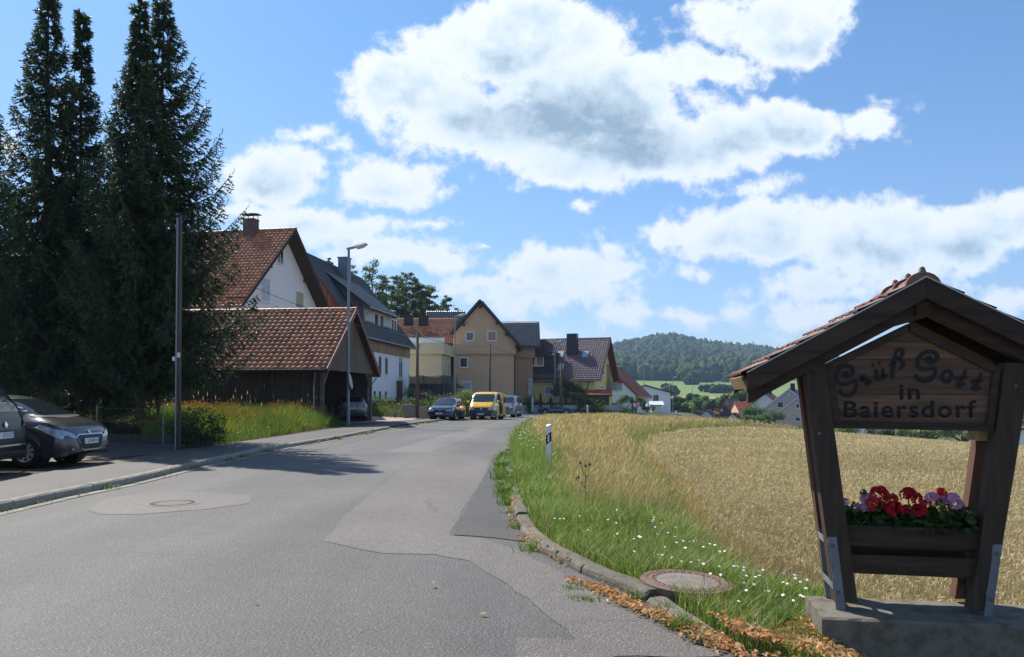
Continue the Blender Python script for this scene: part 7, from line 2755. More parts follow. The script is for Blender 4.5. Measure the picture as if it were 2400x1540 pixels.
nose = Vector(((1031 - 1200) / FPX * 51.6, 51.4))
p = nose - d * 0.93
make_car('estate_car', 'dark blue estate car parked half on the pavement facing the camera', (p.x, p.y, T(p.x, p.y) + 0.05), rz, NAVY, st_p, 1.74, [-2.7, 0.0], 0.315, gl_p, plate=(0.945, 0.43, 'LIF AS 30'), extra=ex, rails=(-1.2, -3.1, 0.56, 1.47),
		 mirror=(-0.45, 0.97, 0.90), doors=[(-1.49, 0.3, 0.92), (-2.5, 0.4, 0.92), (-0.42, 0.3, 0.9)], handle=[(-1.25, 0.82), (-2.25, 0.82)])
# --- yellow van
YEL = paint('paint_yellow', (0.80, 0.46, 0.02), 0.0, 0.25)
st_t = [(-3.95, 0.86, 0.34, 1.10, 0.74, 1.70), (-3.90, 0.94, 0.28, 1.12, 0.80, 1.86), (-3.5, 0.95, 0.24, 1.12, 0.82, 1.94), (-1.2, 0.95, 0.2, 1.12, 0.83, 1.965), (-0.6, 0.95, 0.2, 1.11, 0.82, 1.93), (-0.25, 0.95, 0.2, 1.11, 0.80, 1.78),
		(0.28, 0.94, 0.2, 1.10, 0.78, 1.32), (0.42, 0.93, 0.2, 1.06, 0.78, 1.20), (0.62, 0.91, 0.22, 0.92, 0.76, 1.06), (0.78, 0.89, 0.22, 0.80, 0.74, 0.92), (0.87, 0.85, 0.22, 0.70, 0.72, 0.78), (0.91, 0.80, 0.25, 0.46, 0.68, 0.56)]
gl_t = [('windscreen', 'x', [(-0.72, 1.80), (0.72, 1.80), (0.83, 1.27), (0.0, 1.235), (-0.83, 1.27)]),
		('side_window', 'y', [(-0.92, 1.18), (0.12, 1.17), (-0.30, 1.66), (-0.92, 1.72)]),
		('rear_window', 'x', [(-0.7, 1.7), (0.7, 1.7), (0.7, 1.2), (-0.7, 1.2)])]
M_bump = mat('bumper_grey', (0.055, 0.057, 0.062), 0.5, 0.1, 5)
ex = [('headlight', 'x', 1, [(0.48, 0.72), (0.86, 0.76), (0.85, 0.98), (0.52, 0.86)], M_lens, 0.012), ('headlight', 'x', 1, [(-0.48, 0.72), (-0.86, 0.76), (-0.85, 0.98), (-0.52, 0.86)], M_lens, 0.012),
	  ('indicator', 'x', 1, [(0.52, 0.84), (0.66, 0.86), (0.66, 0.92), (0.56, 0.91)], M_amber, 0.018), ('indicator', 'x', 1, [(-0.52, 0.84), (-0.66, 0.86), (-0.66, 0.92), (-0.56, 0.91)], M_amber, 0.018),
	  ('grille', 'x', 1, [(-0.48, 0.70), (0.48, 0.70), (0.50, 0.86), (-0.50, 0.86)], M_plastic, 0.010), ('badge', 'x', 1, [(-0.075, 0.78), (0.0, 0.86), (0.075, 0.78), (0.0, 0.70)], M_chrome, 0.016),
	  ('front_bumper', 'x', 1, [(-0.90, 0.27), (0.90, 0.27), (0.90, 0.68), (-0.90, 0.68)], M_bump, 0.014), ('bumper_intake', 'x', 1, [(-0.6, 0.34), (0.6, 0.34), (0.6, 0.45), (-0.6, 0.45)], M_plastic, 0.020),
	  ('front_bumper', 'y', 1, [(0.40, 0.27), (0.93, 0.27), (0.93, 0.68), (0.52, 0.68)], M_bump, 0.010), ('front_bumper', 'y', -1, [(0.40, 0.27), (0.93, 0.27), (0.93, 0.68), (0.52, 0.68)], M_bump, 0.010),
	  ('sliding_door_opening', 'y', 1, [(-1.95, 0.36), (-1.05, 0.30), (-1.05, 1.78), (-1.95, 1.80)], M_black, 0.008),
	  ('red_stripe', 'y', 1, [(-1.0, 0.98), (0.1, 0.98), (0.1, 1.03), (-1.0, 1.03)], M_redl, 0.005), ('white_stripe', 'y', 1, [(-3.7, 0.90), (-2.0, 0.90), (-2.0, 1.0), (-3.7, 1.0)], M_pvc, 0.005),
	  ('bonnet_seam', 'x', 1, [(-0.44, 0.9), (-0.43, 0.9), (-0.34, 1.2), (-0.35, 1.2)], M_plastic, 0.004), ('bonnet_seam', 'x', 1, [(0.44, 0.9), (0.43, 0.9), (0.34, 1.2), (0.35, 1.2)], M_plastic, 0.004)]
rz, d = toward(None, R(9))
nose = Vector(((1127.5 - 1200) / FPX * 55.4, 55.2))
p = nose - d * 0.91
van, _ = make_car('delivery_van', 'yellow van with open sliding door and lit orange indicators', (p.x, p.y, T(p.x, p.y) + 0.0), rz, YEL, st_t, 1.9, [-3.0, 0.0], 0.33, gl_t, plate=(0.945, 0.42, 'HP WL 2024'),
				  extra=ex, mirror=(0.05, 1.26, 0.98), doors=[(-1.0, 0.3, 1.75)], handle=[(-0.85, 1.05)], cat='van')
mb = MB()
mb.box((-2.55, 1.03, 1.08), (1.05, 0.06, 1.45))
sd = mb.build('sliding_door', YEL, van, bevel=0.02)
mb = MB()
mb.box((-2.55, 1.063, 1.45), (0.85, 0.008, 0.5))
mb.build('door_window', M_carglass, sd)
mb = MB()
mb.box((-2.55, 1.063, 1.0), (1.0, 0.006, 0.09))
mb.build('white_stripe', M_pvc, sd)
# --- grey van behind it
GV = paint('paint_blue_grey', (0.11, 0.12, 0.15), 0.4, 0.3)
st_g = [(s[0], s[1] * 0.97, s[2], s[3], s[4] * 0.92, s[5] * 0.93) for s in st_t]
gl_g = [('windscreen', 'x', [(-0.66, 1.68), (0.66, 1.68), (0.8, 1.2), (-0.8, 1.2)]), ('side_window', 'y', [(-0.92, 1.13), (0.12, 1.12), (-0.30, 1.56), (-0.92, 1.62)]),
		('side_window', 'y', [(-2.3, 1.14), (-1.05, 1.13), (-1.05, 1.64), (-2.3, 1.66)]), ('side_window', 'y', [(-3.7, 1.14), (-2.45, 1.14), (-2.45, 1.66), (-3.55, 1.62)])]
rz, d = toward(None, R(10))
nose = Vector(((1179 - 1200) / FPX * 67, 66.5))
p = nose - d * 0.91
make_car('minibus', 'blue-grey minibus parked behind the yellow van', (p.x, p.y, T(p.x, p.y) + 0.05), rz, GV, st_g, 1.86, [-3.0, 0.0], 0.33, gl_g, plate=(0.94, 0.42, 'KU B 12'),
		 extra=[e for e in ex if e[0] in ('headlight', 'grille', 'front_bumper')][:3], mirror=(0.05, 1.2, 0.96), cat='van')
# --- silver car inside the garage, tail towards us
SIL = paint('paint_silver', (0.11, 0.12, 0.14), 0.6, 0.3)
q = at(829, 950, 43.5)
ca_ = at(818, 955, 46)
silv, _ = make_car('hatchback_car', 'silver hatchback parked in the shade inside the open garage', (at(819, 950, 46).x, 47.0, GZ + 0.02), R(98), SIL, [(-0.78 if i == 0 else s[0] + 2.5, *s[1:]) if False else (s[0] + 2.5, *s[1:]) for i, s in enumerate(st208)], 1.7, [-0.04, 2.5], 0.30,
				   [(g[0], g[1], [((a + 2.5) if g[1] == 'y' else a, b) for a, b in g[2]]) for g in gl208], rear_plate=(-0.62, 0.72, 'LIF K 8'),
				   extra=[('tail_light', 'x', -1, [(0.58, 0.80), (0.8, 0.80), (0.8, 1.0), (0.6, 1.0)], M_redl, 0.012), ('tail_light', 'x', -1, [(-0.58, 0.80), (-0.8, 0.80), (-0.8, 1.0), (-0.6, 1.0)], M_redl, 0.012)], mirror=(2.2, 1.0, 0.9))
# --- dark blue convertible at the bend, nose to the right
DBL = paint('paint_deep_blue', (0.008, 0.012, 0.05), 0.2, 0.18)
st_c = [(-2.15, 0.66, 0.34, 0.62, 0.50, 0.66), (-2.08, 0.80, 0.26, 0.80, 0.55, 0.86), (-1.7, 0.87, 0.22, 0.83, 0.60, 0.90), (-1.0, 0.88, 0.2, 0.83, 0.66, 0.89), (-0.7, 0.88, 0.18, 0.82, 0.70, 0.85), (0.35, 0.88, 0.18, 0.80, 0.70, 0.83), (0.6, 0.88, 0.18, 0.80, 0.68, 0.86),
		(1.2, 0.87, 0.2, 0.74, 0.62, 0.79), (1.75, 0.84, 0.2, 0.62, 0.54, 0.66), (1.98, 0.74, 0.24, 0.48, 0.46, 0.50)]
pz = at(1299, 969, 94)
conv, _ = make_car('convertible_car', 'dark blue open convertible seen from the side at the bend', (pz.x + 0.25, 94, T(pz.x, 94) + 0.0), R(-4), DBL, st_c, 1.78, [-1.28, 1.2], 0.31,
				   [], extra=[('tail_light', 'y', -1, [(-2.08, 0.68), (-1.86, 0.70), (-1.86, 0.80), (-2.08, 0.78)], M_redl, 0.01), ('tail_light', 'y', 1, [(-2.08, 0.68), (-1.86, 0.70), (-1.86, 0.80), (-2.08, 0.78)], M_redl, 0.01),
							  ('side_vent', 'y', -1, [(-0.75, 0.62), (-0.6, 0.62), (-0.6, 0.72), (-0.75, 0.72)], M_plastic, 0.006)], mirror=(0.5, 0.92, 0.88), doors=[(-0.62, 0.3, 0.8), (0.45, 0.3, 0.8)], handle=[(-0.45, 0.72)])
mb = MB()
mb.prism([(0.50, -0.68, 0.84), (0.50, 0.68, 0.84), (0.02, 0.58, 1.22), (0.02, -0.58, 1.22)], (0.02, 0, 0.01))
mb.build('windscreen', M_carglass, conv)
for s in (1, -1):
	mb = MB()
	mb.tube([(0.55, s * 0.70, 0.83), (0.0, s * 0.60, 1.24)], 0.025, 6)
	mb.build('windscreen_pillar', M_chrome, conv)
	mb = MB()
	mb.tube([(-0.85, s * 0.15, 0.85), (-0.85, s * 0.17, 1.10), (-0.85, s * 0.45, 1.12), (-0.85, s * 0.5, 0.85)], 0.03, 8)
	mb.build('roll_bar', M_chrome, conv)
	mb = MB()
	mb.box((-0.62, s * 0.36, 0.92), (0.12, 0.42, 0.40))
	mb.build('seat', M_plastic, conv, bevel=0.04)
mb = MB()
mb.tube([(0.02, -0.6, 1.23), (0.02, 0.6, 1.23)], 0.025, 6)
mb.build('windscreen_header', M_chrome, conv)
mb = MB()
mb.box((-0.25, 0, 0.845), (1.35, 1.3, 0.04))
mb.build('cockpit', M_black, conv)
# welcome shelter with flower box
SA = R(-10)
M_w1 = mat('shelter_timber', (0.052, 0.034, 0.023), 0.75, 0.35, 4, stretch=(0.6, 6, 6), rnd=0.1, bump=0.003, bscale=30, spec=0.25)
M_w2 = mat('shelter_timber_upright', (0.058, 0.039, 0.027), 0.75, 0.35, 4, stretch=(6, 6, 0.6), rnd=0.1, bump=0.003, bscale=30, spec=0.25)
M_wb = mat('sign_board_timber', (0.125, 0.07, 0.043), 0.7, 0.4, 5, stretch=(0.5, 6, 7), rnd=0.2, bump=0.002, bscale=30, spec=0.25)
M_wend = mat('timber_end_grain', (0.33, 0.22, 0.10), 0.8, 0.3, 6)
M_wrr = mat('timber_rear_redbrown', (0.10, 0.045, 0.025), 0.75, 0.3, 4, stretch=(6, 6, 0.6), bump=0.003, bscale=30)
M_bolt = mat('bolt_dull', (0.10, 0.10, 0.10), 0.6, 0.2, 9)
M_shoe = mat('shoe_steel', (0.17, 0.18, 0.185), 0.65, 0.3, 6, spec=0.3)
M_letter = mat('letter_black', (0.012, 0.012, 0.014), 0.6, 0.1, 5, spec=0.3)
FL = G(1971, 1430, 0.17)
sgn = thing('welcome_sign', 'dark timber shelter with tiled gable roof and carved greeting board on a concrete block', 'welcome sign', (FL.x, FL.y, 0), SA)
SM = Matrix.Translation((FL.x, FL.y, 0)) @ Matrix.Rotation(SA, 4, 'Z')
SI = SM.inverted()
def S(u, v, y=0.0):
	"""local point of the shelter seen at (u, v) on the vertical plane y"""
	p = onplane(u, v, (0, y, 0), (0, 1, 0), SI)
	return Vector((p.x, y, p.z))
def sprism(px, y0, y1, name, m, parent=sgn, bevel=0.004):
	P = [S(u, v, y0) for u, v in px]
	mb = MB()
	mb.prism(P, (0, y1 - y0, 0))
	return mb.build(name, m, parent, bevel=bevel)
# posts: front pair and rear pair, leaning outwards to the top
pl_ = [(1886, 868), (1934, 846), (2011, 1413), (1957, 1413)]
pr_ = [(2357, 850), (2420, 850), (2325, 1433), (2276, 1433)]
for px in (pl_, pr_):
	sprism(px, 0.0, 0.115, 'post', M_w2)
	P = [S(u, v, 0.0) for u, v in px]
	mb = MB()
	mb.prism([p + Vector((0.012, 0.30, 0)) for p in P], (0, 0.10, 0))
	mb.build('rear_post', M_wrr, sgn, bevel=0.004)
zt_eave = S(1760, 885).z
apex = S(2171, 650, -0.10)
eL = S(1750, 875, -0.10)
slope = (apex.z - eL.z) / (apex.x - eL.x)
half = apex.x - eL.x
# roof: rafters front and rear, boards, tiles
D0, D1 = -0.10, 0.74
def rafter(y0, y1, top, drop, m, name, s, parent, x0=0.0, x1=half):
	"""s=-1 left, +1 right; a board along the slope whose upper edge lies `top` below the roof line"""
	P = []
	for (d, zz) in ((x0, -top), (x1, -top), (x1, -top - drop), (x0, -top - drop)):
		P.append(Vector((apex.x + s * d, y0, apex.z - slope * d + zz)))
	mb = MB()
	mb.prism(P, (0, y1 - y0, 0))
	return mb.build(name, m, parent, bevel=0.003)
roofp = MB()
for s in (-1, 1):
	P = [Vector((apex.x, D0 + 0.03, apex.z - 0.012)), Vector((apex.x + s * (half + 0.02), D0 + 0.03, apex.z - slope * (half + 0.02) - 0.012)),
		 Vector((apex.x + s * (half + 0.02), D0 + 0.03, apex.z - slope * (half + 0.02) - 0.034)), Vector((apex.x, D0 + 0.03, apex.z - 0.034))]
	roofp.prism(P, (0, D1 - D0 - 0.06, 0))
sroof = roofp.build('roof', M_w1, sgn)
for s in (-1, 1):
	rafter(D0, D0 + 0.028, 0.0, 0.128, M_w1, 'fascia_board', s, sroof)
	rafter(D1 - 0.028, D1, 0.0, 0.128, M_w1, 'fascia_board', s, sroof)
	rafter(-0.03, 0.06, 0.036, 0.165, M_w1, 'rafter', s, sroof, 0.0, half - 0.015)
	rafter(0.34, 0.43, 0.036, 0.165, M_w1, 'rafter', s, sroof, 0.0, half - 0.06)
	for q, d in enumerate((0.16, 0.62, half - 0.06)):
		mb = MB()
		mb.box((apex.x + s * d, (D0 + D1) / 2, apex.z - slope * d - 0.075), (0.06, D1 - D0 - 0.06, 0.07), Matrix.Rotation(s * math.atan(slope), 3, 'Y'))
		mb.build('purlin', M_w1, sroof)
	mb = MB()
	mb.box((apex.x + s * (half + 0.005), (D0 + D1) / 2, apex.z - slope * half - 0.055), (0.022, D1 - D0 - 0.08, 0.085), Matrix.Rotation(s * math.atan(slope), 3, 'Y'))
	mb.build('eave_board', M_wend, sroof)
	# zinc strip on the front fascia edge
	mb = MB()
	mb.bar((apex.x, D0 - 0.004, apex.z + 0.004), (apex.x + s * half, D0 - 0.004, apex.z - slope * half + 0.004), 0.010, 0.008)
	mb.build('metal_edge', M_galv, sroof)
mb = MB()
mb.box((apex.x, (D0 + D1) / 2, apex.z - 0.17), (0.09, D1 - D0 - 0.1, 0.12))
mb.build('ridge_beam', M_w1, sroof)
M_tile_s = mat('tile_shelter', (0.21, 0.075, 0.055), 0.6, 0.4, 9, rnd=0.25, col2=(0.13, 0.095, 0.055), bump=0.002, bscale=60)
for s in (-1, 1):
	upv = Vector((-s * 1.0, 0, slope)).normalized()
	ln = (half + 0.025) / math.cos(math.atan(slope))
	n_ = 6
	O = Vector((apex.x + s * (half + 0.025), D0 + 0.015 if s < 0 else D1 - 0.015, apex.z - slope * (half + 0.025) - 0.006))
	U = (0, 1, 0) if s < 0 else (0, -1, 0)
	# order so that the tiles' normal points up
	if s < 0:
		O = Vector((O.x, D1 - 0.015, O.z))
		U = (0, -1, 0)
		O = Vector((O.x, D1 - 0.015, O.z))
	else:
		O = Vector((O.x, D0 + 0.015, O.z))
		U = (0, 1, 0)
	tiles(sroof, O, U, upv, 4, n_, (D1 - D0 - 0.03) / 4, (ln - 0.04) / n_, M_tile_s, 60, SM, lift=0.020, amp=0.014, t=0.012)
# three ridge tiles with knobs
rl = (D1 - D0) / 2.6
for k in range(3):
	y0 = D0 + 0.05 + k * rl * 0.86
	mb = MB()
	vs, fs = [], []
	secs = [(0.0, 0.098), (0.03, 0.098), (0.04, 0.082), (rl, 0.076)]
	for (dy, r) in secs:
		for q in range(11):
			a = math.pi * q / 10
			vs.append((apex.x + r * 1.05 * math.cos(a), y0 + dy, apex.z - 0.045 + r * 0.88 * math.sin(a)))
	for i in range(len(secs) - 1):
		for q in range(10):
			fs.append((i * 11 + q, i * 11 + q + 1, (i + 1) * 11 + q + 1, (i + 1) * 11 + q))
	fs.append(tuple(range(11)))
	mb.raw(vs, fs)
	mb.lathe([(0.030, -0.01), (0.020, 0.02), (0.016, 0.036), (0.0, 0.045)], (apex.x, y0 + 0.022, apex.z + 0.034), 8)
	mb.build('ridge_tile', M_tile_s, sroof, smooth=False)
# board: planks with a moulded frame
bp = [(2131, 758), (1933, 855), (1955, 1004), (2330, 1011), (2347, 864)]
B = [S(u, v, 0.02) for u, v in bp]
cx = sum(p.x for p in B) / 5
cz = sum(p.z for p in B) / 5
zbot, ztop = min(p.z for p in B), max(p.z for p in B)
npl = 6
def clip_h(poly, z0, z1):
	def cut(P, z, keep_above):
		out = []
		for i in range(len(P)):
			a, b = P[i], P[(i + 1) % len(P)]
			ia, ib = (a.z >= z) == keep_above, (b.z >= z) == keep_above
			if ia:
				out.append(a)
			if ia != ib:
				t = (z - a.z) / (b.z - a.z)
				out.append(a.lerp(b, t))
		return out
	return cut(cut(poly, z0, True), z1, False)
brd = MB()
brd.prism([Vector((p.x, 0.062, p.z)) for p in B], (0, 0.012, 0))
board = brd.build('sign_board', M_wb, sgn)
for k in range(npl):
	z0, z1 = zbot + (ztop - zbot) * k / npl + 0.001, zbot + (ztop - zbot) * (k + 1) / npl - 0.001
	P = clip_h(B, z0, z1)
	if len(P) < 3:
		continue
	mb = MB()
	mb.prism([Vector((p.x, 0.040, p.z)) for p in P], (0, 0.022, 0))
	mb.build('plank', M_wb, board, bevel=0.0015)
Mz = 0.035
for i in range(5):
	a, b = B[i], B[(i + 1) % 5]
	mb = MB()
	c = Vector((cx, 0, cz))
	d = (b - a).normalized()
	n_ = Vector((-d.z, 0, d.x))
	if n_.dot(c - a) < 0:
		n_ = -n_
	w_ = 0.045
	P = [Vector((a.x, 0.018, a.z)), Vector((b.x, 0.018, b.z)), Vector((b.x, 0.018, b.z)) + n_ * w_ - d * w_ * 0.7, Vector((a.x, 0.018, a.z)) + n_ * w_ + d * w_ * 0.7]
	mb.prism(P, (0, 0.0215, 0))
	mb.build('frame_moulding', M_w1, board, bevel=0.005)
# lettering, painted strokes on the board
def C7(a, b):
	return S((3200 + a / 2.6786) / 1.7067, (1300 + b / 2.6786) / 1.7067, 0.0375)
def ribbon(strokes, name, parent, width=0.0092):
	mb = MB()
	for (pts, w) in strokes:
		P = catmull([C7(*p) for p in pts], 6) if len(pts) > 2 else [C7(*p) for p in pts]
		n = len(P)
		L_, R_ = [], []
		for i, p in enumerate(P):
			d = (P[min(i + 1, n - 1)] - P[max(i - 1, 0)])
			d.y = 0
			d.normalize()
			nn = Vector((-d.z, 0, d.x))
			k = w * width * (0.62 + 0.5 * math.sin(math.pi * (i + 0.5) / n))
			L_.append(p + nn * k)
			R_.append(p - nn * k)
		for i in range(n - 1):
			mb.poly([L_[i], L_[i + 1], R_[i + 1], R_[i]])
	o = mb.build(name, M_letter, parent)
	s = o.modifiers.new('t', 'SOLIDIFY')
	s.thickness = 0.003
	return o
def dot(c, r=9):
	a, b = c
	return ([(a - r, b), (a, b + 0.1), (a + r, b)], 1.35)
ribbon([([(512, 512), (488, 508), (470, 522), (478, 545), (515, 552), (552, 530), (566, 492), (545, 455), (498, 440), (440, 456), (398, 505), (384, 565), (402, 612), (450, 638), (520, 628), (578, 598), (600, 588)], 1.2),
		([(600, 588), (606, 640), (590, 700), (548, 744), (490, 756), (450, 738), (434, 706), (440, 684)], 1.2)], 'letter', board)
ribbon([([(640, 572), (662, 560), (664, 586), (650, 606)], 1.1), ([(700, 536), (684, 566), (676, 590), (706, 584), (724, 592), (712, 618), (724, 634), (748, 616), (756, 590)], 1.2)], 'letter', board)
ribbon([([(802, 482), (822, 496), (818, 540), (822, 568), (850, 576), (880, 556), (890, 510), (890, 462)], 1.25), ([(888, 520), (894, 556), (914, 556), (938, 530)], 1.1), dot((780, 432)), dot((851, 410))], 'letter', board)
ribbon([([(1030, 300), (1012, 360), (1000, 440), (992, 510), (985, 575)], 1.35), ([(1024, 296), (1050, 264), (1088, 266), (1102, 300), (1082, 342), (1044, 364)], 1.1),
		([(1044, 364), (1088, 384), (1104, 420), (1090, 456), (1054, 474)], 1.2), ([(960, 436), (1000, 410), (1020, 404)], 0.8)], 'letter', board)
ribbon([([(1412, 372), (1392, 344), (1366, 350), (1358, 376), (1386, 398), (1436, 388), (1470, 346), (1452, 306), (1400, 286), (1330, 300), (1276, 352), (1258, 410), (1280, 458), (1340, 478), (1400, 470), (1450, 462)], 1.3),
		([(1450, 462), (1448, 520), (1414, 574), (1350, 600), (1290, 590), (1250, 560), (1240, 530)], 1.3)], 'letter', board)
ribbon([([(1572, 492), (1532, 516), (1520, 560), (1544, 602), (1586, 606), (1618, 570), (1622, 520), (1594, 492), (1566, 494)], 1.2)], 'letter', board)
for dx, dy in ((0, 0), (168, 34)):
	ribbon([([(1776 + dx, 478 + dy), (1756 + dx, 540 + dy), (1722 + dx, 600 + dy), (1694 + dx, 636 + dy), (1700 + dx, 654 + dy), (1738 + dx, 650 + dy), (1766 + dx, 622 + dy)], 1.25),
			([(1668 + dx, 590 + dy), (1690 + dx, 566 + dy), (1740 + dx, 572 + dy), (1790 + dx, 552 + dy)], 1.0)], 'letter', board)
def word(txt, x0, x1, base, cap, name='lettering'):
	a, b = C7(x0, base), C7(x1, base)
	h = (C7(x0, cap) - a).length
	o = text_mesh(name, txt, 1.0, M_letter, board, Matrix.Identity(4), extrude=0.0, offset=0.012, align='LEFT', spacing=1.12)
	me = o.data
	V = np.array([v.co for v in me.vertices])
	x_, y_ = V[:, 0], V[:, 1]
	w = x_.max() - x_.min()
	hh = y_.max() - y_.min()
	d = b - a
	for i, v in enumerate(me.vertices):
		p = a + d * ((V[i, 0] - x_.min()) / w)
		v.co = Vector((p.x, 0.0365, p.z + (V[i, 1] - y_.min()) / hh * h))
	s = o.modifiers.new('t', 'SOLIDIFY')
	s.thickness = 0.003
	return o
word('in', 1068, 1284, 797, 640)
word('Baiersdorf', 474, 1890, 992, 812)
# flower box: front planks, sides, rear
b1 = [(1979, 1230), (2312, 1243), (2304, 1289), (1986, 1279)]
b2 = [(1990, 1300), (2300, 1311), (2292, 1357), (1998, 1344)]
sprism(b1, 0.03, 0.075, 'box_plank', M_w1)
sprism(b2, 0.03, 0.075, 'box_plank', M_w1)
A0, A1 = S(1990, 1237, 0.03), S(2300, 1250, 0.03)
Z1 = S(2150, 1290, 0.03).z
mb = MB()
mb.box2((A0.x - 0.02, 0.075, Z1 - 0.005), (A1.x + 0.02, 0.335, Z1 + 0.02))
mb.build('box_floor', M_w1, sgn)
mb = MB()
mb.box2((A0.x - 0.03, 0.33, Z1 - 0.10), (A1.x + 0.03, 0.36, A0.z))
mb.build('box_plank', M_w1, sgn)
Zb = S(2150, 1305, 0.03).z
mb = MB()
mb.box2((A0.x, 0.30, Zb - 0.13), (A1.x, 0.335, Zb))
mb.build('box_plank', M_w1, sgn)
for xx in (A0.x - 0.02, A1.x + 0.0):
	mb = MB()
	mb.box2((xx - 0.012, 0.075, Z1 + 0.02), (xx + 0.012, 0.33, A0.z - 0.005))
	mb.build('box_side', M_w1, sgn)
mb = MB()
mb.box2((A0.x, 0.08, Z1 + 0.02), (A1.x, 0.325, A0.z - 0.02))
mb.build('potting_soil', mat('potting_soil', (0.03, 0.02, 0.014), 0.95, 0.3, 20), sgn)
# rear tie beam and little spacer blocks under the board
pp_ = S(2350, 1010, 0.2)
mb = MB()
mb.box2((pp_.x - 0.17, 0.12, pp_.z - 0.06), (pp_.x + 0.02, 0.30, pp_.z + 0.0))
mb.build('spacer_block', M_wend, sgn)
# steel shoes
for (px, rp) in (([(1940, 1259), (1961, 1259), (1983, 1431), (1960, 1429)], 0.30), ([(2329, 1277), (2350, 1277), (2326, 1450), (2306, 1450)], 0.30)):
	P = [S(u, v, -0.008) for u, v in px]
	P[2].z = P[3].z = 0.165
	mb = MB()
	mb.prism(P, (0, 0.008, 0))
	for p_, q_ in ((0, 3), ):
		pass
	Q = [p + Vector((0.0, rp, 0)) for p in P]
	sh_ = mb.build('steel_shoe', M_shoe, sgn, bevel=0.001)
	mb = MB()
	mb.prism(Q, (0, 0.008, 0))
	mb.build('rear_strap', M_shoe, sh_)
	for f in (0.03, 0.62):
		mb = MB()
		s_ = P[0].lerp(P[3], f)
		s2_ = P[0].lerp(P[3], f + 0.09)
		mb.prism([s_ + Vector((-0.004, 0, 0)), s_ + Vector((-0.004, rp + 0.008, 0)), s2_ + Vector((-0.004, rp + 0.008, 0)), s2_ + Vector((-0.004, 0, 0))], (0.006, 0, 0))
		mb.build('cross_strap', M_shoe, sh_)
	for f in (0.12, 0.75):
		c = (P[0].lerp(P[3], f) + P[1].lerp(P[2], f)) / 2
		mb = MB()
		mb.lathe([(0.0, 0.008), (0.010, 0.006), (0.011, 0.0)], (c.x, -0.009, c.z), 8, Matrix.Rotation(R(90), 3, 'X'))
		mb.build('bolt', M_bolt, sh_)
for (u, v) in ((1909, 862), (1920, 1016), (2380, 905)):
	c = S(u, v, 0.0)
	mb = MB()
	mb.lathe([(0.0, 0.008), (0.012, 0.006), (0.013, 0.0)], (c.x, -0.002, c.z), 8, Matrix.Rotation(R(90), 3, 'X'))
	mb.build('bolt', M_bolt, sgn)
# concrete block
FLc, BLc = G(1926, 1447, 0.17), G(1883.5, 1395.5, 0.17)
M_block = mat('concrete_block', (0.21, 0.19, 0.155), 0.95, 0.45, 7, col2=(0.085, 0.075, 0.055), bump=0.006, bscale=40, spec=0.15)
blk = MB()
l0, l1 = SI @ FLc, SI @ BLc
nx = 26
vs, fs = [], []
rr = random.Random(6)
xs_b = [l0.x + (1.62) * i / nx for i in range(nx + 1)]
for i, x in enumerate(xs_b):
	for (y, z) in ((l0.y - 0.01, -0.25), (l0.y, 0.06), (l0.y, 0.158), (l0.y + 0.014, 0.170), (l0.y + 0.2, 0.171), (l1.y - 0.012, 0.170), (l1.y, 0.158), (l1.y + 0.01, -0.25)):
		j = 0.004 if z > 0 else 0
		vs.append((x + (rr.uniform(-j, j) if 0 < i < nx else 0), y + rr.uniform(-j, j), z + rr.uniform(-j, j) * 0.7))
for i in range(nx):
	for k in range(7):
		fs.append((i * 8 + k, (i + 1) * 8 + k, (i + 1) * 8 + k + 1, i * 8 + k + 1))
fs.append(tuple(range(8)))
fs.append(tuple(range(nx * 8 + 7, nx * 8 - 1, -1)))
blk.raw(vs, fs)
cb = blk.build('concrete_block', M_block)
cb.matrix_world = SM
tag(cb, 'weathered concrete block under the timber welcome shelter', 'concrete block')
mb = MB()
mb.box2((l0.x - 0.16, l0.y - 0.16, -0.2), (l0.x + 0.1, l1.y - 0.10, 0.018))
pad = mb.build('concrete_pad', M_conc)
pad.matrix_world = SM
tag(pad, kind='structure')
# geraniums in the box
M_pet_r = mat('petal_red', (0.60, 0.012, 0.03), 0.5, 0.25, 30, rnd=0.3, spec=0.3)
M_pet_s = mat('petal_scarlet', (0.72, 0.03, 0.03), 0.5, 0.25, 30, rnd=0.25, spec=0.3)
M_pet_p = mat('petal_pink', (0.78, 0.38, 0.58), 0.5, 0.3, 30, rnd=0.3, spec=0.3)
def petal_light(m):
	nt = m.node_tree
	b = nt.nodes['Principled BSDF']
	hs = [n for n in nt.nodes if n.type == 'HUE_SAT'][0]
	t = nt.nodes.new('ShaderNodeBsdfTranslucent')
	mx = nt.nodes.new('ShaderNodeMixShader')
	mx.inputs[0].default_value = 0.45
	nt.links.new(hs.outputs[0], t.inputs['Color'])
	nt.links.new(b.outputs[0], mx.inputs[1])
	nt.links.new(t.outputs[0], mx.inputs[2])
	nt.links.new(mx.outputs[0], nt.nodes['Material Output'].inputs['Surface'])
for m_ in (M_pet_r, M_pet_s, M_pet_p):
	petal_light(m_)
HEADS = [(465, 515, 'p', 26, .05), (545, 568, 'p', 40, .06), (607, 498, 'p', 42, .1), (580, 560, 'p', 34, .02), (690, 462, 'd', 52, .05), (658, 532, 's', 50, .02), (768, 495, 's', 42, .1), (790, 562, 'r', 50, .0), (845, 585, 'r', 46, .03),
		 (885, 468, 'd', 48, .06), (928, 492, 'd', 42, .03), (955, 575, 'r', 46, .0), (1003, 530, 's', 32, .08), (1040, 492, 'p', 42, .08), (1100, 458, 's', 36, .12), (1130, 505, 'p', 38, .1), (1178, 500, 'p', 44, .06), (1205, 530, 'p', 40, .03), (1268, 585, 'p', 32, .05), (730, 560, 's', 26, .12), (878, 545, 's', 18, .14)]
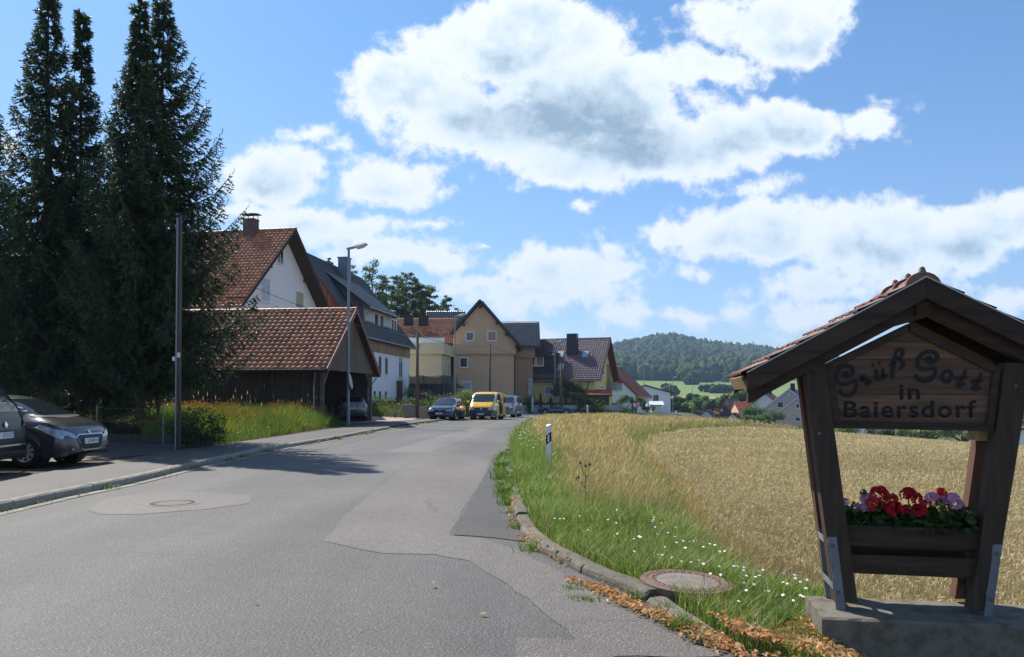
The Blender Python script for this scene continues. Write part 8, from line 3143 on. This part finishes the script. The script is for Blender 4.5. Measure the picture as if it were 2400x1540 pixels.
plants = [('pink geranium half hidden behind the left post', 455, 620), ('dark red geranium rising highest at the left', 630, 740), ('scarlet geranium left of the middle of the box', 740, 830),
		  ('deep red geranium with two high blooms right of the middle', 830, 960), ('mixed red geranium low at the right of the middle', 950, 1020), ('pale pink geranium with many open blooms', 1020, 1230), ('small pink geranium at the right end of the box', 1230, 1300)]
c7 = lambda a, b, y: S((3100 + a / 1.6576) / 1.7067, (1700 + b / 1.6576) / 1.7067, y)
rng = np.random.default_rng(21)
for i, (lab, xa, xb) in enumerate(plants):
	ctr = c7((xa + xb) / 2, 690, 0.19)
	t = thing('geranium', lab, 'flower', tuple(SM @ Vector((ctr.x, 0.19, A0.z - 0.05))), SA, 'geraniums in the timber flower box')
	MI = (Matrix.Translation(t.location) @ Matrix.Rotation(SA, 4, 'Z')).inverted() @ SM
	st = MB()
	for (a, b, kd, r, dy) in HEADS:
		if not (xa <= a < xb):
			continue
		c = MI @ c7(a, b, 0.10 + dy * 1.2)
		rad = r / 1.6576 / 1.7067 / FPX * 5.9
		st.tube([(0, 0, -0.02), ((c.x) * 0.5, c.y * 0.5, c.z * 0.55), tuple(c)], [0.004, 0.003, 0.003], 5)
		Tt = []
		nfl = 26
		for k in range(nfl):
			d = rng.normal(0, 1, 3)
			d /= np.linalg.norm(d)
			if d[2] < -0.4:
				d[2] *= -1
			fc = np.array(c) + d * rad * (0.78 + 0.12 * rng.random())
			# a floret of five petals facing outwards
			n1 = np.cross(d, rng.normal(0, 1, 3))
			n1 /= np.linalg.norm(n1)
			n2 = np.cross(d, n1)
			pr = rad * 0.44
			for q in range(5):
				an = 2 * math.pi * q / 5
				e1 = n1 * math.cos(an) + n2 * math.sin(an)
				e2 = -n1 * math.sin(an) + n2 * math.cos(an)
				tip = fc + e1 * pr + d * pr * 0.25
				l_ = fc + e1 * pr * 0.7 + e2 * pr * 0.42
				r_ = fc + e1 * pr * 0.7 - e2 * pr * 0.42
				Tt.append([fc, l_, tip])
				Tt.append([fc, tip, r_])
		Tt = np.array(Tt)
		np_mesh('flower_head', Tt.reshape(-1, 3), np.arange(3 * len(Tt)).reshape(-1, 3), {'p': M_pet_p, 'd': M_pet_r, 'r': M_pet_r, 's': M_pet_s}[kd], parent=t)
	st.build('stems', mat('stem_green', (0.10, 0.15, 0.05), 0.7, 0.2, 9), t)
	W = (c7(xb, 690, 0.19) - c7(xa, 690, 0.19)).length
	n = int(520 * W / 0.12)
	P = np.stack([rng.uniform(-W * 0.58, W * 0.58, n), rng.normal(-0.02, 0.055, n), 0.02 + np.abs(rng.normal(0, 0.055, n))], 1)
	if 1020 <= xa:
		P[:, 2] *= 1.15
	# scalloped round leaves as fans
	nn = rng.normal(0, 0.7, (n, 3)) + np.array([0, -0.3, 0.8])
	nn /= np.linalg.norm(nn, axis=1, keepdims=True)
	a1 = np.cross(nn, rng.normal(0, 1, (n, 3)))
	a1 /= np.linalg.norm(a1, axis=1, keepdims=True)
	a2 = np.cross(nn, a1)
	rs = 0.015 + 0.014 * rng.random(n)
	Tt = []
	for q in range(6):
		t0, t1 = 2 * math.pi * q / 6.6, 2 * math.pi * (q + 1) / 6.6
		p0 = P + (a1 * math.cos(t0) + a2 * math.sin(t0)) * rs[:, None]
		p1 = P + (a1 * math.cos(t1) + a2 * math.sin(t1)) * rs[:, None]
		Tt.append(np.stack([P - nn * 0.006, p0, p1], 1))
	Tt = np.concatenate(Tt)
	tone = np.tile(rng.random(n), 6)
	o = tri_mesh('foliage', Tt, tone, M_leaf, t, ((0.022, 0.045, 0.012), (0.075, 0.13, 0.025)))
	tag(o, kind='stuff')
# street furniture
M_lampg = mat('lamp_housing', (0.40, 0.43, 0.42), 0.5, 0.15, 6, spec=0.4)
M_diff = mat('lamp_diffuser', (0.70, 0.70, 0.72), 0.25, 0.05, 4, spec=0.6)
M_pole = mat('lamp_pole_grey', (0.27, 0.29, 0.30), 0.55, 0.2, 2, stretch=(1, 1, 0.4), metal=0.25)
M_polew = mat('wooden_pole', (0.13, 0.10, 0.08), 0.9, 0.35, 3, stretch=(6, 6, 0.5), bump=0.006, spec=0.15)
def street_lamp(label, u, Y, vtop, az, z0=None, group='street lamps along the road', r=0.075):
	p = at(u, vtop, Y)
	z0 = T(p.x, Y) + 0.08 if z0 is None else z0
	h = p.z - z0
	t = thing('street_lamp', label, 'street lamp', (p.x, Y, z0), az, group)
	mb = MB()
	mb.tube([(0, 0, -0.3), (0, 0, 1.1), (0, 0, 1.15), (0, 0, h)], [r, r, r * 0.82, r * 0.62], 12)
	mb.build('pole', M_pole, t, smooth=False)
	mb = MB()
	Mx = Matrix.Rotation(R(-12), 3, 'Y')
	mb.box(Mx @ Vector((0.10, 0, 0)) + Vector((0, 0, h)), (0.42, 0.10, 0.12), Mx)
	mb.build('bracket', M_lampg, t, bevel=0.01)
	mb = MB()
	P0 = Vector((0.28, 0, h + 0.06))
	prof = [(0.0, -0.02, 0.08), (0.0, 0.13, 0.08), (0.35, 0.16, 0.15), (0.62, 0.15, 0.15), (0.74, 0.09, 0.10), (0.76, 0.0, 0.09)]
	vs, fs = [], []
	for x, top, hw in [(0, .06, .07), (0.08, .085, .11), (0.45, .10, .15), (0.62, .085, .14), (0.74, .02, .09)]:
		for (y, z) in ((-hw, -0.035), (-hw, 0.0), (-hw * 0.55, top), (hw * 0.55, top), (hw, 0.0), (hw, -0.035)):
			vs.append(P0 + Mx @ Vector((x, y, z)))
	for i in range(4):
		for k in range(5):
			fs.append((i * 6 + k, i * 6 + k + 1, (i + 1) * 6 + k + 1, (i + 1) * 6 + k))
	fs.append((0, 1, 2, 3, 4, 5))
	fs.append((29, 28, 27, 26, 25, 24))
	mb.raw(vs, fs)
	mb.build('lamp_head', M_lampg, t)
	mb = MB()
	vs, fs = [], []
	for x, dp, hw in [(0.06, 0.035, .09), (0.16, 0.13, .12), (0.50, 0.13, .13), (0.70, 0.05, .10)]:
		for (y, z) in ((-hw, -0.034), (-hw * 0.75, -dp), (hw * 0.75, -dp), (hw, -0.034)):
			vs.append(P0 + Mx @ Vector((x, y, z)))
	for i in range(3):
		for k in range(3):
			fs.append((i * 4 + k, i * 4 + k + 1, (i + 1) * 4 + k + 1, (i + 1) * 4 + k))
	fs += [(0, 1, 2, 3), (15, 14, 13, 12)]
	mb.raw(vs, fs)
	mb.build('diffuser', M_diff, t, smooth=False)
	return t
la = street_lamp('tall grey street lamp standing in front of the open garage', 817.5, 41.6, 583, R(-8), 0.1, r=0.10)
mb = MB()
mb.lathe([(0.0, 0.03), (0.30, 0.03), (0.33, 0.0), (0.33, -0.02)], (0.12, 0, at(818, 894, 41.6).z - 0.1), 20, Matrix.Rotation(R(80), 3, 'Y') @ Matrix.Diagonal((1.3, 1, 1)))
sg = mb.build('round_road_sign', M_galv)
sg.matrix_world = Matrix.Translation(la.location)
tag(sg, 'round grey road sign seen edge-on, fixed to the tall street lamp', 'road sign')
street_lamp('street lamp in front of the beige annex and tan gable', 1066.5, 76, 742, R(-12), r=0.09)
street_lamp('street lamp before the dark clad wing of the yellow house', 1300.5, 100, 802, R(-15), r=0.09)
street_lamp('street lamp in front of the white house with sweeping red roof', 1509, 148, 855.5, R(-15), r=0.09)
street_lamp('street lamp right of the wooden pole against the green field', 1577, 200, 885, R(-15), at(1577, 972, 200).z, r=0.10)
street_lamp('upper street lamp of the pair in the valley', 1623, 225, 907, R(-15), at(1623, 985, 225).z, r=0.11)
street_lamp('second valley street lamp just below the upper one', 1623, 262, 934, R(-15), at(1623, 985, 262).z, r=0.11)
street_lamp('valley street lamp before the light green bush', 1610, 285, 945.5, R(-15), at(1610, 985, 285).z, r=0.11)
street_lamp('lowest street lamp down in the valley', 1602, 300, 959, R(-15), at(1602, 990, 300).z, r=0.11)
def wood_pole(label, u, Y, vtop, r, z0=None, cat='utility pole', group=None):
	p = at(u, vtop, Y)
	z0 = T(p.x, Y) + 0.05 if z0 is None else z0
	t = thing('utility_pole', label, cat, (p.x, Y, z0), 0, group)
	h = p.z - z0
	mb = MB()
	mb.tube([(0, 0, -0.4), (0, 0, h * 0.5), (0, 0, h)], [r, r * 0.9, r * 0.75], 12)
	mb.build('pole', M_polew, t, smooth=True)
	return t, h
wp, hp = wood_pole('dark wooden telephone pole by the garden wall', 978.5, 55.8, 780, 0.12, 0.1)
mb = MB()
mb.box((0.14, -0.02, hp - 0.95), (0.12, 0.12, 0.35))
mb.build('junction_box', M_galv, wp)
for dz in (0.12, 0.3):
	mb = MB()
	mb.tube([(-0.25, 0, hp - dz), (0.25, 0, hp - dz)], 0.015, 6)
	mb.lathe([(0.02, -0.03), (0.035, 0.0), (0.03, 0.06), (0.0, 0.07)], (0.24, 0, hp - dz), 8)
	mb.lathe([(0.02, -0.03), (0.035, 0.0), (0.03, 0.06), (0.0, 0.07)], (-0.24, 0, hp - dz), 8)
	mb.build('insulator_arm', M_metal_dk, wp)
wp2, hp2 = wood_pole('weathered wooden pole in front of the tan gable wall', 1148.5, 74, 807, 0.11)
wp3, hp3 = wood_pole('brown wooden pole beside the lamp at the yellow house', 1315, 97.5, 850, 0.17)
wp4, hp4 = wood_pole('dark wooden pole at the corner of the white building', 1571, 165, 898.5, 0.2, at(1571, 972, 165).z)
wp5, hp5 = wood_pole('tall weathered utility pole beside the spruces and the meadow', 424, 21.3, 505, 0.052, 0.1)
mb = MB()
mb.box((-0.075, -0.03, 3.0), (0.035, 0.05, 6.4))
mb.build('steel_profile', M_pole, wp5)
for (dx, z, s) in ((0.0, 2.52, 0.08), (-0.13, 2.42, 0.07)):
	mb = MB()
	mb.box((dx, -0.07, z), (s, 0.012, s * 1.6))
	mb.build('small_plate', M_pvc, wp5)
# wires
M_wire = mat('wire', (0.03, 0.03, 0.03), 0.6, 0.0, 1)
def wire(label, a, b, sag, r=0.012):
	a, b = Vector(a), Vector(b)
	pts = []
	for k in range(15):
		f = k / 14
		p = a.lerp(b, f)
		p.z -= sag * 4 * f * (1 - f)
		pts.append(p)
	mb = MB()
	mb.tube(pts, r, 5)
	o = mb.build('overhead_wire', M_wire)
	tag(o, label, 'cable')
	return o
tw = Vector((wp.location.x, wp.location.y, wp.location.z + hp - 0.2))
wire('thin cable from the spruce side pole over the garage to the telephone pole', at(430, 600, 21.3), tw, 0.5, 0.010)
wire('thin cable running from the telephone pole to the pole before the tan house', tw + Vector((0.1, 0, 0)), (wp2.location.x, wp2.location.y, wp2.location.z + hp2 - 0.1), 0.35, 0.012)
wire('thin cable between the tan house pole and the brown pole', (wp2.location.x, wp2.location.y, wp2.location.z + hp2 - 0.15), (wp3.location.x, wp3.location.y, wp3.location.z + hp3 - 0.1), 0.35, 0.014)
wire('lead-in cable from the telephone pole to the anthracite roofed house', tw, at(905, 771, 74), 0.2, 0.010)
# marker posts
def marker(label, u, Y, vtop, vbot_hint=None, k=1.0, lean=0.0):
	p = at(u, vtop, Y)
	z0 = T(p.x, Y)
	t = thing('marker_post', label, 'marker post', (p.x, Y, z0), R(-8), 'white roadside marker posts')
	h = p.z - z0
	w, d = 0.052 * k, 0.045 * k
	mb = MB()
	prof = [(-w, -d), (w, -d), (w * 0.85, d), (0, d * 1.5), (-w * 0.85, d)]
	vs = [(x, y, -0.3) for x, y in prof] + [(x, y, h - (0.0 if x < 0.5 * w else 0.0) - 0.05 * (x + w) / (2 * w) * 0 - (0.045 if y < 0 and x < 0 else 0.0)) for x, y in prof]
	n = 5
	mb.raw(vs, [tuple(range(n - 1, -1, -1)), tuple(range(n, 2 * n))] + [(i, (i + 1) % n, n + (i + 1) % n, n + i) for i in range(n)])
	mb.build('post', mat('marker_white', (0.78, 0.78, 0.80), 0.5, 0.06, 5), t)
	if Y < 30:
		zb = h - 0.40
		mb = MB()
		mb.prism([(-w - 0.003, -d - 0.003, zb - 0.03), (w + 0.003, -d - 0.003, zb + 0.05), (w + 0.003, -d - 0.003, zb + 0.25), (-w - 0.003, -d - 0.003, zb + 0.17)], (0, 2 * d + 0.01, 0))
		mb.build('black_band', mat('marker_black', (0.02, 0.02, 0.02), 0.6, 0.05, 5), t)
		mb = MB()
		mb.box((0.0, -d - 0.007, zb + 0.11), (0.036, 0.008, 0.16))
		mb.build('reflector', mat('reflector', (0.62, 0.63, 0.63), 0.25, 0.1, 9, spec=0.9), t)
		for dz in (0.075, -0.075):
			mb = MB()
			mb.box((0.0, -d - 0.0125, zb + 0.11 + dz), (0.010, 0.004, 0.010))
			mb.build('rivet', M_galvd, t)
	return t
marker('white marker post with black band and reflector on the near verge', 1286, 16.9, 995)
marker('small white marker post in the dry grass before the porch', 1377, 80, 950, k=1.5)
marker('distant white marker post below the wooden pole', 1584, 86, 963, k=1.3)
# cabinet, bins, walls
p = G(1212, 966)
cab = thing('utility_cabinet', 'grey concrete utility cabinet behind the minibus', 'cabinet', ((1212 - 1200) / FPX * 80, 80, T(0.5, 80) + 0.08), R(-8))
mb = MB()
mb.box((0, 0, 0.65), (0.88, 0.5, 1.30))
mb.build('body', M_conc, cab, bevel=0.02)
mb = MB()
mb.box((0, 0, 1.33), (0.96, 0.58, 0.06))
mb.build('lid', M_conc2, cab)
bn = thing('wheelie_bin', 'dark green wheelie bin with yellow sticker at the tan house', 'bin', (0.15, 84.0, T(0.15, 84) + 0.1), R(5))
mb = MB()
mb.box((0, 0, 0.55), (0.60, 0.6, 1.05), taper=1.2)
mb.build('body', mat('bin_green', (0.015, 0.04, 0.02), 0.6, 0.1, 5), bn)
mb = MB()
mb.box((0, 0, 1.12), (0.76, 0.78, 0.07))
mb.build('lid', mat('bin_green', (0.015, 0.04, 0.02), 0.6, 0.1, 5), bn)
mb = MB()
mb.box((0.2, -0.375, 0.85), (0.16, 0.01, 0.3))
mb.build('sticker', mat('sticker_yellow', (0.6, 0.5, 0.03), 0.6, 0.1, 5), bn)
def low_wall(label, pts, h, m, th_=0.22, pier=False, z_off=0.05, cap=None, name='garden_wall'):
	a0 = Vector(pts[0])
	t = thing(name, label, 'wall', (a0.x, a0.y, T(a0.x, a0.y)), 0)
	z00 = t.location.z
	for a, b in zip(pts, pts[1:]):
		a, b = Vector(a), Vector(b)
		n = max(1, int((b - a).length / 2.5))
		for k in range(n):
			p, q = a.lerp(b, k / n), a.lerp(b, (k + 1) / n)
			d = (q - p).normalized()
			q -= d * 0.02
			za, zb = T(p.x, p.y) - z00, T(q.x, q.y) - z00
			pn = Vector((-d.y, d.x)) * th_
			mb = MB()
			P = [(p.x, p.y, za - 0.4), (q.x, q.y, zb - 0.4), (q.x, q.y, zb + h), (p.x, p.y, za + h)]
			mb.prism([Vector(v) - Vector((a0.x, a0.y, 0)) for v in P], (pn.x, pn.y, 0))
			mb.build('wall_panel', m, t)
			if cap:
				mb = MB()
				mb.bar((p.x - a0.x + pn.x / 2, p.y - a0.y + pn.y / 2, za + h + 0.03), (q.x - a0.x + pn.x / 2, q.y - a0.y + pn.y / 2, zb + h + 0.03), th_ + 0.08, 0.06)
				mb.build('coping', cap, t)
	return t
M_wallg = mat('wall_grey', (0.26, 0.245, 0.22), 0.9, 0.25, 1.5, col2=(0.18, 0.17, 0.15), bump=0.006, bscale=20)
bl_ = thing('wall_block', 'square dark grey wall block at the driveway edge', 'wall', ((956 - 1200) / FPX * 55, 55.0, 0.1), R(-6))
mb = MB()
mb.box((0, 0.3, 0.42), (0.82, 0.6, 0.84))
mb.build('body', M_wallg, bl_, bevel=0.02)
mb = MB()
mb.box((0, 0.3, 0.865), (0.9, 0.68, 0.05))
mb.build('coping', M_conc, bl_)
wl = [((971 - 1200) / FPX * 56.8, 56.8), ((1000 - 1200) / FPX * 57.5, 57.5)]
low_wall('pale garden wall piece behind the telephone pole', wl, 0.80, mat('wall_pale', (0.36, 0.34, 0.31), 0.9, 0.15, 2), cap=M_conc)
off_ = [Vector(q) for q in ((-6.6, 58.2), (-5.2, 60.5), (-4.0, 64), (-3.6, 72), (-3.3, 84))]
low_wall('low grey wall along the pavement behind the parked cars', [(p.x, p.y) for p in off_], 0.85, M_wallg, cap=M_conc)
rw = [((1221 - 1200) / FPX * 97, 97), ((1255 - 1200) / FPX * 97.5, 97.5), ((1292 - 1200) / FPX * 98, 98), ((1340 - 1200) / FPX * 98, 98), ((1450 - 1200) / FPX * 99, 99)]
low_wall('grey retaining wall behind the blue convertible', rw, 1.05, mat('wall_bluegrey', (0.40, 0.43, 0.46), 0.9, 0.25, 2), cap=M_conc2, name='retaining_wall')
# small plinth and wire fence in front of the spruces
fp = [(-12.8, 25.2), (-10.9, 24.6), (-9.3, 23.9), (-8.9, 23.3)]
low_wall('low concrete plinth below the wire fence in front of the spruces', fp, 0.33, mat('plinth_dark', (0.10, 0.09, 0.075), 0.95, 0.3, 4, col2=(0.05, 0.05, 0.035)), th_=0.18, name='plinth')
fen = thing('wire_fence', 'thin wire fence on steel posts in front of the spruces', 'fence', (-12.8, 25.2, T(-12.8, 25.2)), 0)
for (u, v) in ((233, 1000), (388, 1010)):
	Yp = 24.9 if u < 300 else 24.0
	q = at(u, 965, Yp)
	q2 = at(u, 966, Yp)
	mb = MB()
	mb.box((q.x - fen.location.x, Yp - fen.location.y - 0.15, 0.62), (0.03, 0.03, 1.25))
	mb.build('post', M_galvd, fen)
for zz in (0.75, 1.15):
	for a, b in zip(fp, fp[1:]):
		mb = MB()
		mb.tube([(a[0] + 12.8, a[1] - 25.3, zz), (b[0] + 12.8, b[1] - 25.3, zz)], 0.006, 5)
		mb.build('wire', M_galvd, fen)
# trampoline with net behind the garden
tr = thing('trampoline', 'garden trampoline with dark safety net behind the telephone pole', 'trampoline', (at(1015, 940, 80).x, 80, T(-8, 80)), 0)
r_ = 2.3
mb = MB()
ring = [(r_ * math.cos(a), r_ * math.sin(a), 0.75) for a in np.linspace(0, 2 * math.pi, 25)]
mb.tube(ring, 0.05, 6)
mb.build('frame', M_galvd, tr)
mb = MB()
mb.lathe([(0.0, 0.74), (r_, 0.75)], seg=24)
mb.build('mat', M_plastic, tr)
net = bpy.data.materials.new('safety_net')
net.use_nodes = True
nt = net.node_tree
b = nt.nodes['Principled BSDF']
b.inputs['Base Color'].default_value = (0.015, 0.017, 0.02, 1)
tb = nt.nodes.new('ShaderNodeBsdfTransparent')
mx = nt.nodes.new('ShaderNodeMixShader')
mx.inputs[0].default_value = 0.62
nt.links.new(tb.outputs[0], mx.inputs[1])
nt.links.new(b.outputs[0], mx.inputs[2])
nt.links.new(mx.outputs[0], nt.nodes['Material Output'].inputs['Surface'])
vs, fs = [], []
for k in range(49):
	a = 2 * math.pi * k / 48
	sag = 0.14 * (1 - abs(math.cos(3 * a)))
	vs += [(r_ * math.cos(a), r_ * math.sin(a), 0.75), (r_ * math.cos(a), r_ * math.sin(a), 2.75 - sag)]
for k in range(48):
	fs.append((2 * k, 2 * k + 2, 2 * k + 3, 2 * k + 1))
mb = MB()
mb.raw(vs, fs)
mb.build('safety_net', net, tr)
for k in range(6):
	a = math.pi / 3 * k
	mb = MB()
	mb.tube([(r_ * 1.04 * math.cos(a), r_ * 1.04 * math.sin(a), 0), (r_ * 1.04 * math.cos(a), r_ * 1.04 * math.sin(a), 2.85)], 0.045, 7)
	mb.build('net_pole', M_metal_dk, tr)
# stair rail by the brown door
rl_ = thing('handrail', 'thin dark handrail rising to the brown garage door', 'handrail', (at(960, 950, 70).x, 70, T(-9, 70)), 0)
for a, b in (((0, 0, 0), (0, 0, 1.1)), ((-1.2, 0.3, -0.3), (-1.2, 0.3, 0.5)), ((0, 0, 1.1), (-1.9, 0.5, -0.1))):
	mb = MB()
	mb.tube([a, b], 0.025, 6)
	mb.build('rail', M_metal_dk, rl_)
# cyclists
def person(label, pos, rz, shirt, shorts, helmet, riding=True, scale=1.0):
	t = thing('person', label, 'person', pos, rz)
	M_skin = mat('skin', (0.45, 0.27, 0.19), 0.6, 0.05, 3)
	# facing +y (away), leaning forward over the bars
	J = {'pel': (0, 0, 0.98), 'chest': (0, 0.22, 1.32), 'neck': (0, 0.33, 1.47), 'head': (0, 0.40, 1.60), 'crown': (0, 0.41, 1.74),
		 'shL': (-0.18, 0.28, 1.42), 'elL': (-0.25, 0.45, 1.18), 'haL': (-0.24, 0.68, 1.05), 'shR': (0.18, 0.28, 1.42), 'elR': (0.25, 0.45, 1.18), 'haR': (0.24, 0.68, 1.05),
		 'hipL': (-0.11, 0, 0.94), 'knL': (-0.13, 0.36, 0.66), 'anL': (-0.12, 0.22, 0.24), 'toL': (-0.12, 0.36, 0.20),
		 'hipR': (0.11, 0, 0.94), 'knR': (0.13, 0.22, 0.52), 'anR': (0.12, 0.06, 0.10), 'toR': (0.12, 0.22, 0.07)}
	E = [('pel', 'chest'), ('chest', 'neck'), ('neck', 'head'), ('head', 'crown'), ('chest', 'shL'), ('shL', 'elL'), ('elL', 'haL'), ('chest', 'shR'), ('shR', 'elR'), ('elR', 'haR'),
		 ('pel', 'hipL'), ('hipL', 'knL'), ('knL', 'anL'), ('anL', 'toL'), ('pel', 'hipR'), ('hipR', 'knR'), ('knR', 'anR'), ('anR', 'toR')]
	rad = dict(pel=.15, chest=.165, neck=.06, head=.10, crown=.07, shL=.075, elL=.045, haL=.035, shR=.075, elR=.045, haR=.035, hipL=.11, knL=.065, anL=.042, toL=.035, hipR=.11, knR=.065, anR=.042, toR=.035)
	def skin(name, keys, edges, m, grow=0.0):
		me = bpy.data.meshes.new(name)
		ks = list(keys)
		me.from_pydata([J[k] for k in ks], [(ks.index(a), ks.index(b)) for a, b in edges], [])
		o = bpy.data.objects.new(name, me)
		COL.objects.link(o)
		o.parent = t
		md = o.modifiers.new('skin', 'SKIN')
		for i, k in enumerate(ks):
			me.skin_vertices[0].data[i].radius = (rad[k] + grow, rad[k] * 0.85 + grow)
		me.skin_vertices[0].data[0].use_root = True
		sb = o.modifiers.new('sub', 'SUBSURF')
		sb.levels = sb.render_levels = 1
		me.materials.append(m)
		return o
	skin('body', J.keys(), E, M_skin)
	skin('shirt', ['chest', 'pel', 'neck', 'shL', 'shR', 'elL', 'elR'], [('pel', 'chest'), ('chest', 'neck'), ('chest', 'shL'), ('chest', 'shR'), ('shL', 'elL'), ('shR', 'elR')], shirt, 0.014)
	skin('shorts', ['pel', 'hipL', 'knL', 'hipR', 'knR'], [('pel', 'hipL'), ('hipL', 'knL'), ('pel', 'hipR'), ('hipR', 'knR')], shorts, 0.016)
	mb = MB()
	mb.blob((0, 0.40, 1.69), (0.115, 0.14, 0.095), 1, 2, 0.03)
	mb.build('helmet' if helmet else 'hair', mat('helmet_white', (0.75, 0.75, 0.75), 0.4, 0.05, 3) if helmet else mat('hair_dark', (0.03, 0.02, 0.015), 0.8, 0.1, 3), t, smooth=True)
	return t
def bicycle(label, pos, rz):
	t = thing('bicycle', label, 'bicycle', pos, rz)
	for y in (-0.50, 0.55):
		mb = MB()
		mb.tube([(0, y + 0.34 * math.cos(a), 0.34 + 0.34 * math.sin(a)) for a in np.linspace(0, 2 * math.pi, 25)], 0.02, 6)
		w = mb.build('wheel', M_tyre, t)
		mb = MB()
		for k in range(8):
			a = k * math.pi / 4
			mb.tube([(0, y, 0.34), (0, y + 0.33 * math.cos(a), 0.34 + 0.33 * math.sin(a))], 0.004, 4)
		tag(mb.build('spokes', M_galv, w), kind='stuff')
	mb = MB()
	for a, b in (((0, -0.5, 0.34), (0, -0.05, 0.30)), ((0, -0.5, 0.34), (0, -0.18, 0.78)), ((0, -0.05, 0.30), (0, -0.2, 0.90)), ((0, -0.05, 0.30), (0, 0.42, 0.80)), ((0, -0.18, 0.78), (0, 0.40, 0.88)), ((0, 0.55, 0.34), (0, 0.38, 1.0))):
		mb.tube([a, b], 0.018, 6)
	mb.build('frame', M_metal_dk, t)
	mb = MB()
	mb.tube([(-0.26, 0.66, 1.03), (-0.1, 0.42, 1.04), (0.1, 0.42, 1.04), (0.26, 0.66, 1.03)], 0.015, 6)
	mb.build('handlebar', M_metal_dk, t)
	mb = MB()
	mb.blob((0, -0.2, 0.92), (0.08, 0.14, 0.04), 2, 1, 0.1)
	mb.build('saddle', M_plastic, t)
	return t
for (u, Y, vt, sh_, so_, hm, la_) in ((1490, 112, 944, mat('shirt_red', (0.75, 0.08, 0.07), 0.8, 0.1, 3), mat('shorts_brown', (0.2, 0.09, 0.06), 0.8, 0.1, 3), False, 'person in a red shirt riding a bicycle away by the ornamental pine'),
									  (1516.5, 113, 943, mat('shirt_white', (0.72, 0.72, 0.80), 0.8, 0.1, 3), mat('shorts_navy', (0.015, 0.02, 0.06), 0.8, 0.1, 3), True, 'person in a white shirt and helmet riding a bicycle by the lamp post')):
	p = at(u, vt, Y)
	z = p.z - 1.78 * 0.9
	person(la_, (p.x, Y, z), R(-14), sh_, so_, hm).scale = (0.9,) * 3
	bicycle('dark bicycle ridden by the person in the %s shirt' % ('red' if not hm else 'white'), (p.x, Y, z), R(-14)).scale = (0.9,) * 3
# small upright bollards and stones in front of the yellow house
for i, (u, v0, v1, w, lab) in enumerate(((1248, 929, 939, 0.16, 'short white garden post at the glass block strip'), (1291, 932, 942, 0.45, 'dark garden stone before the lamp at the yellow house'), (1267, 921, 938, 0.3, 'narrow dark conifer stump in the yellow house garden'))):
	p = at(u, v0, 96.5)
	mb = MB()
	q = at(u, v1 + 6, 96.5)
	mb.tube([(0, 0, q.z - 3), (0, 0, q.z - 2 + (p.z - q.z) * 0.6), (0, 0, p.z - 2)], [w * 0.6, w * 0.55, w * 0.3], 8)
	o = mb.build('garden_post' if i == 0 else 'garden_stone', M_pvc if i == 0 else M_soot)
	o.location = (p.x, 96.5, 2)
	tag(o, lab, 'garden ornament')
# air
hz = MB()
hz.box2((-3200, -60, -14.5), (3200, 3300, 330))
haze = hz.build('haze', [])
haze.data.materials.clear()
hm_ = bpy.data.materials.new('haze')
hm_.use_nodes = True
nt = hm_.node_tree
nt.nodes.remove(nt.nodes['Principled BSDF'])
pv = nt.nodes.new('ShaderNodeVolumePrincipled')
pv.inputs['Color'].default_value = (0.50, 0.72, 1.0, 1)
pv.inputs['Density'].default_value = 0.00017
pv.inputs['Anisotropy'].default_value = 0.0
nt.links.new(pv.outputs[0], nt.nodes['Material Output'].inputs['Volume'])
haze.data.materials.append(hm_)
tag(haze, kind='stuff')
SC.cycles.volume_bounces = 0
SC.cycles.volume_max_steps = 64
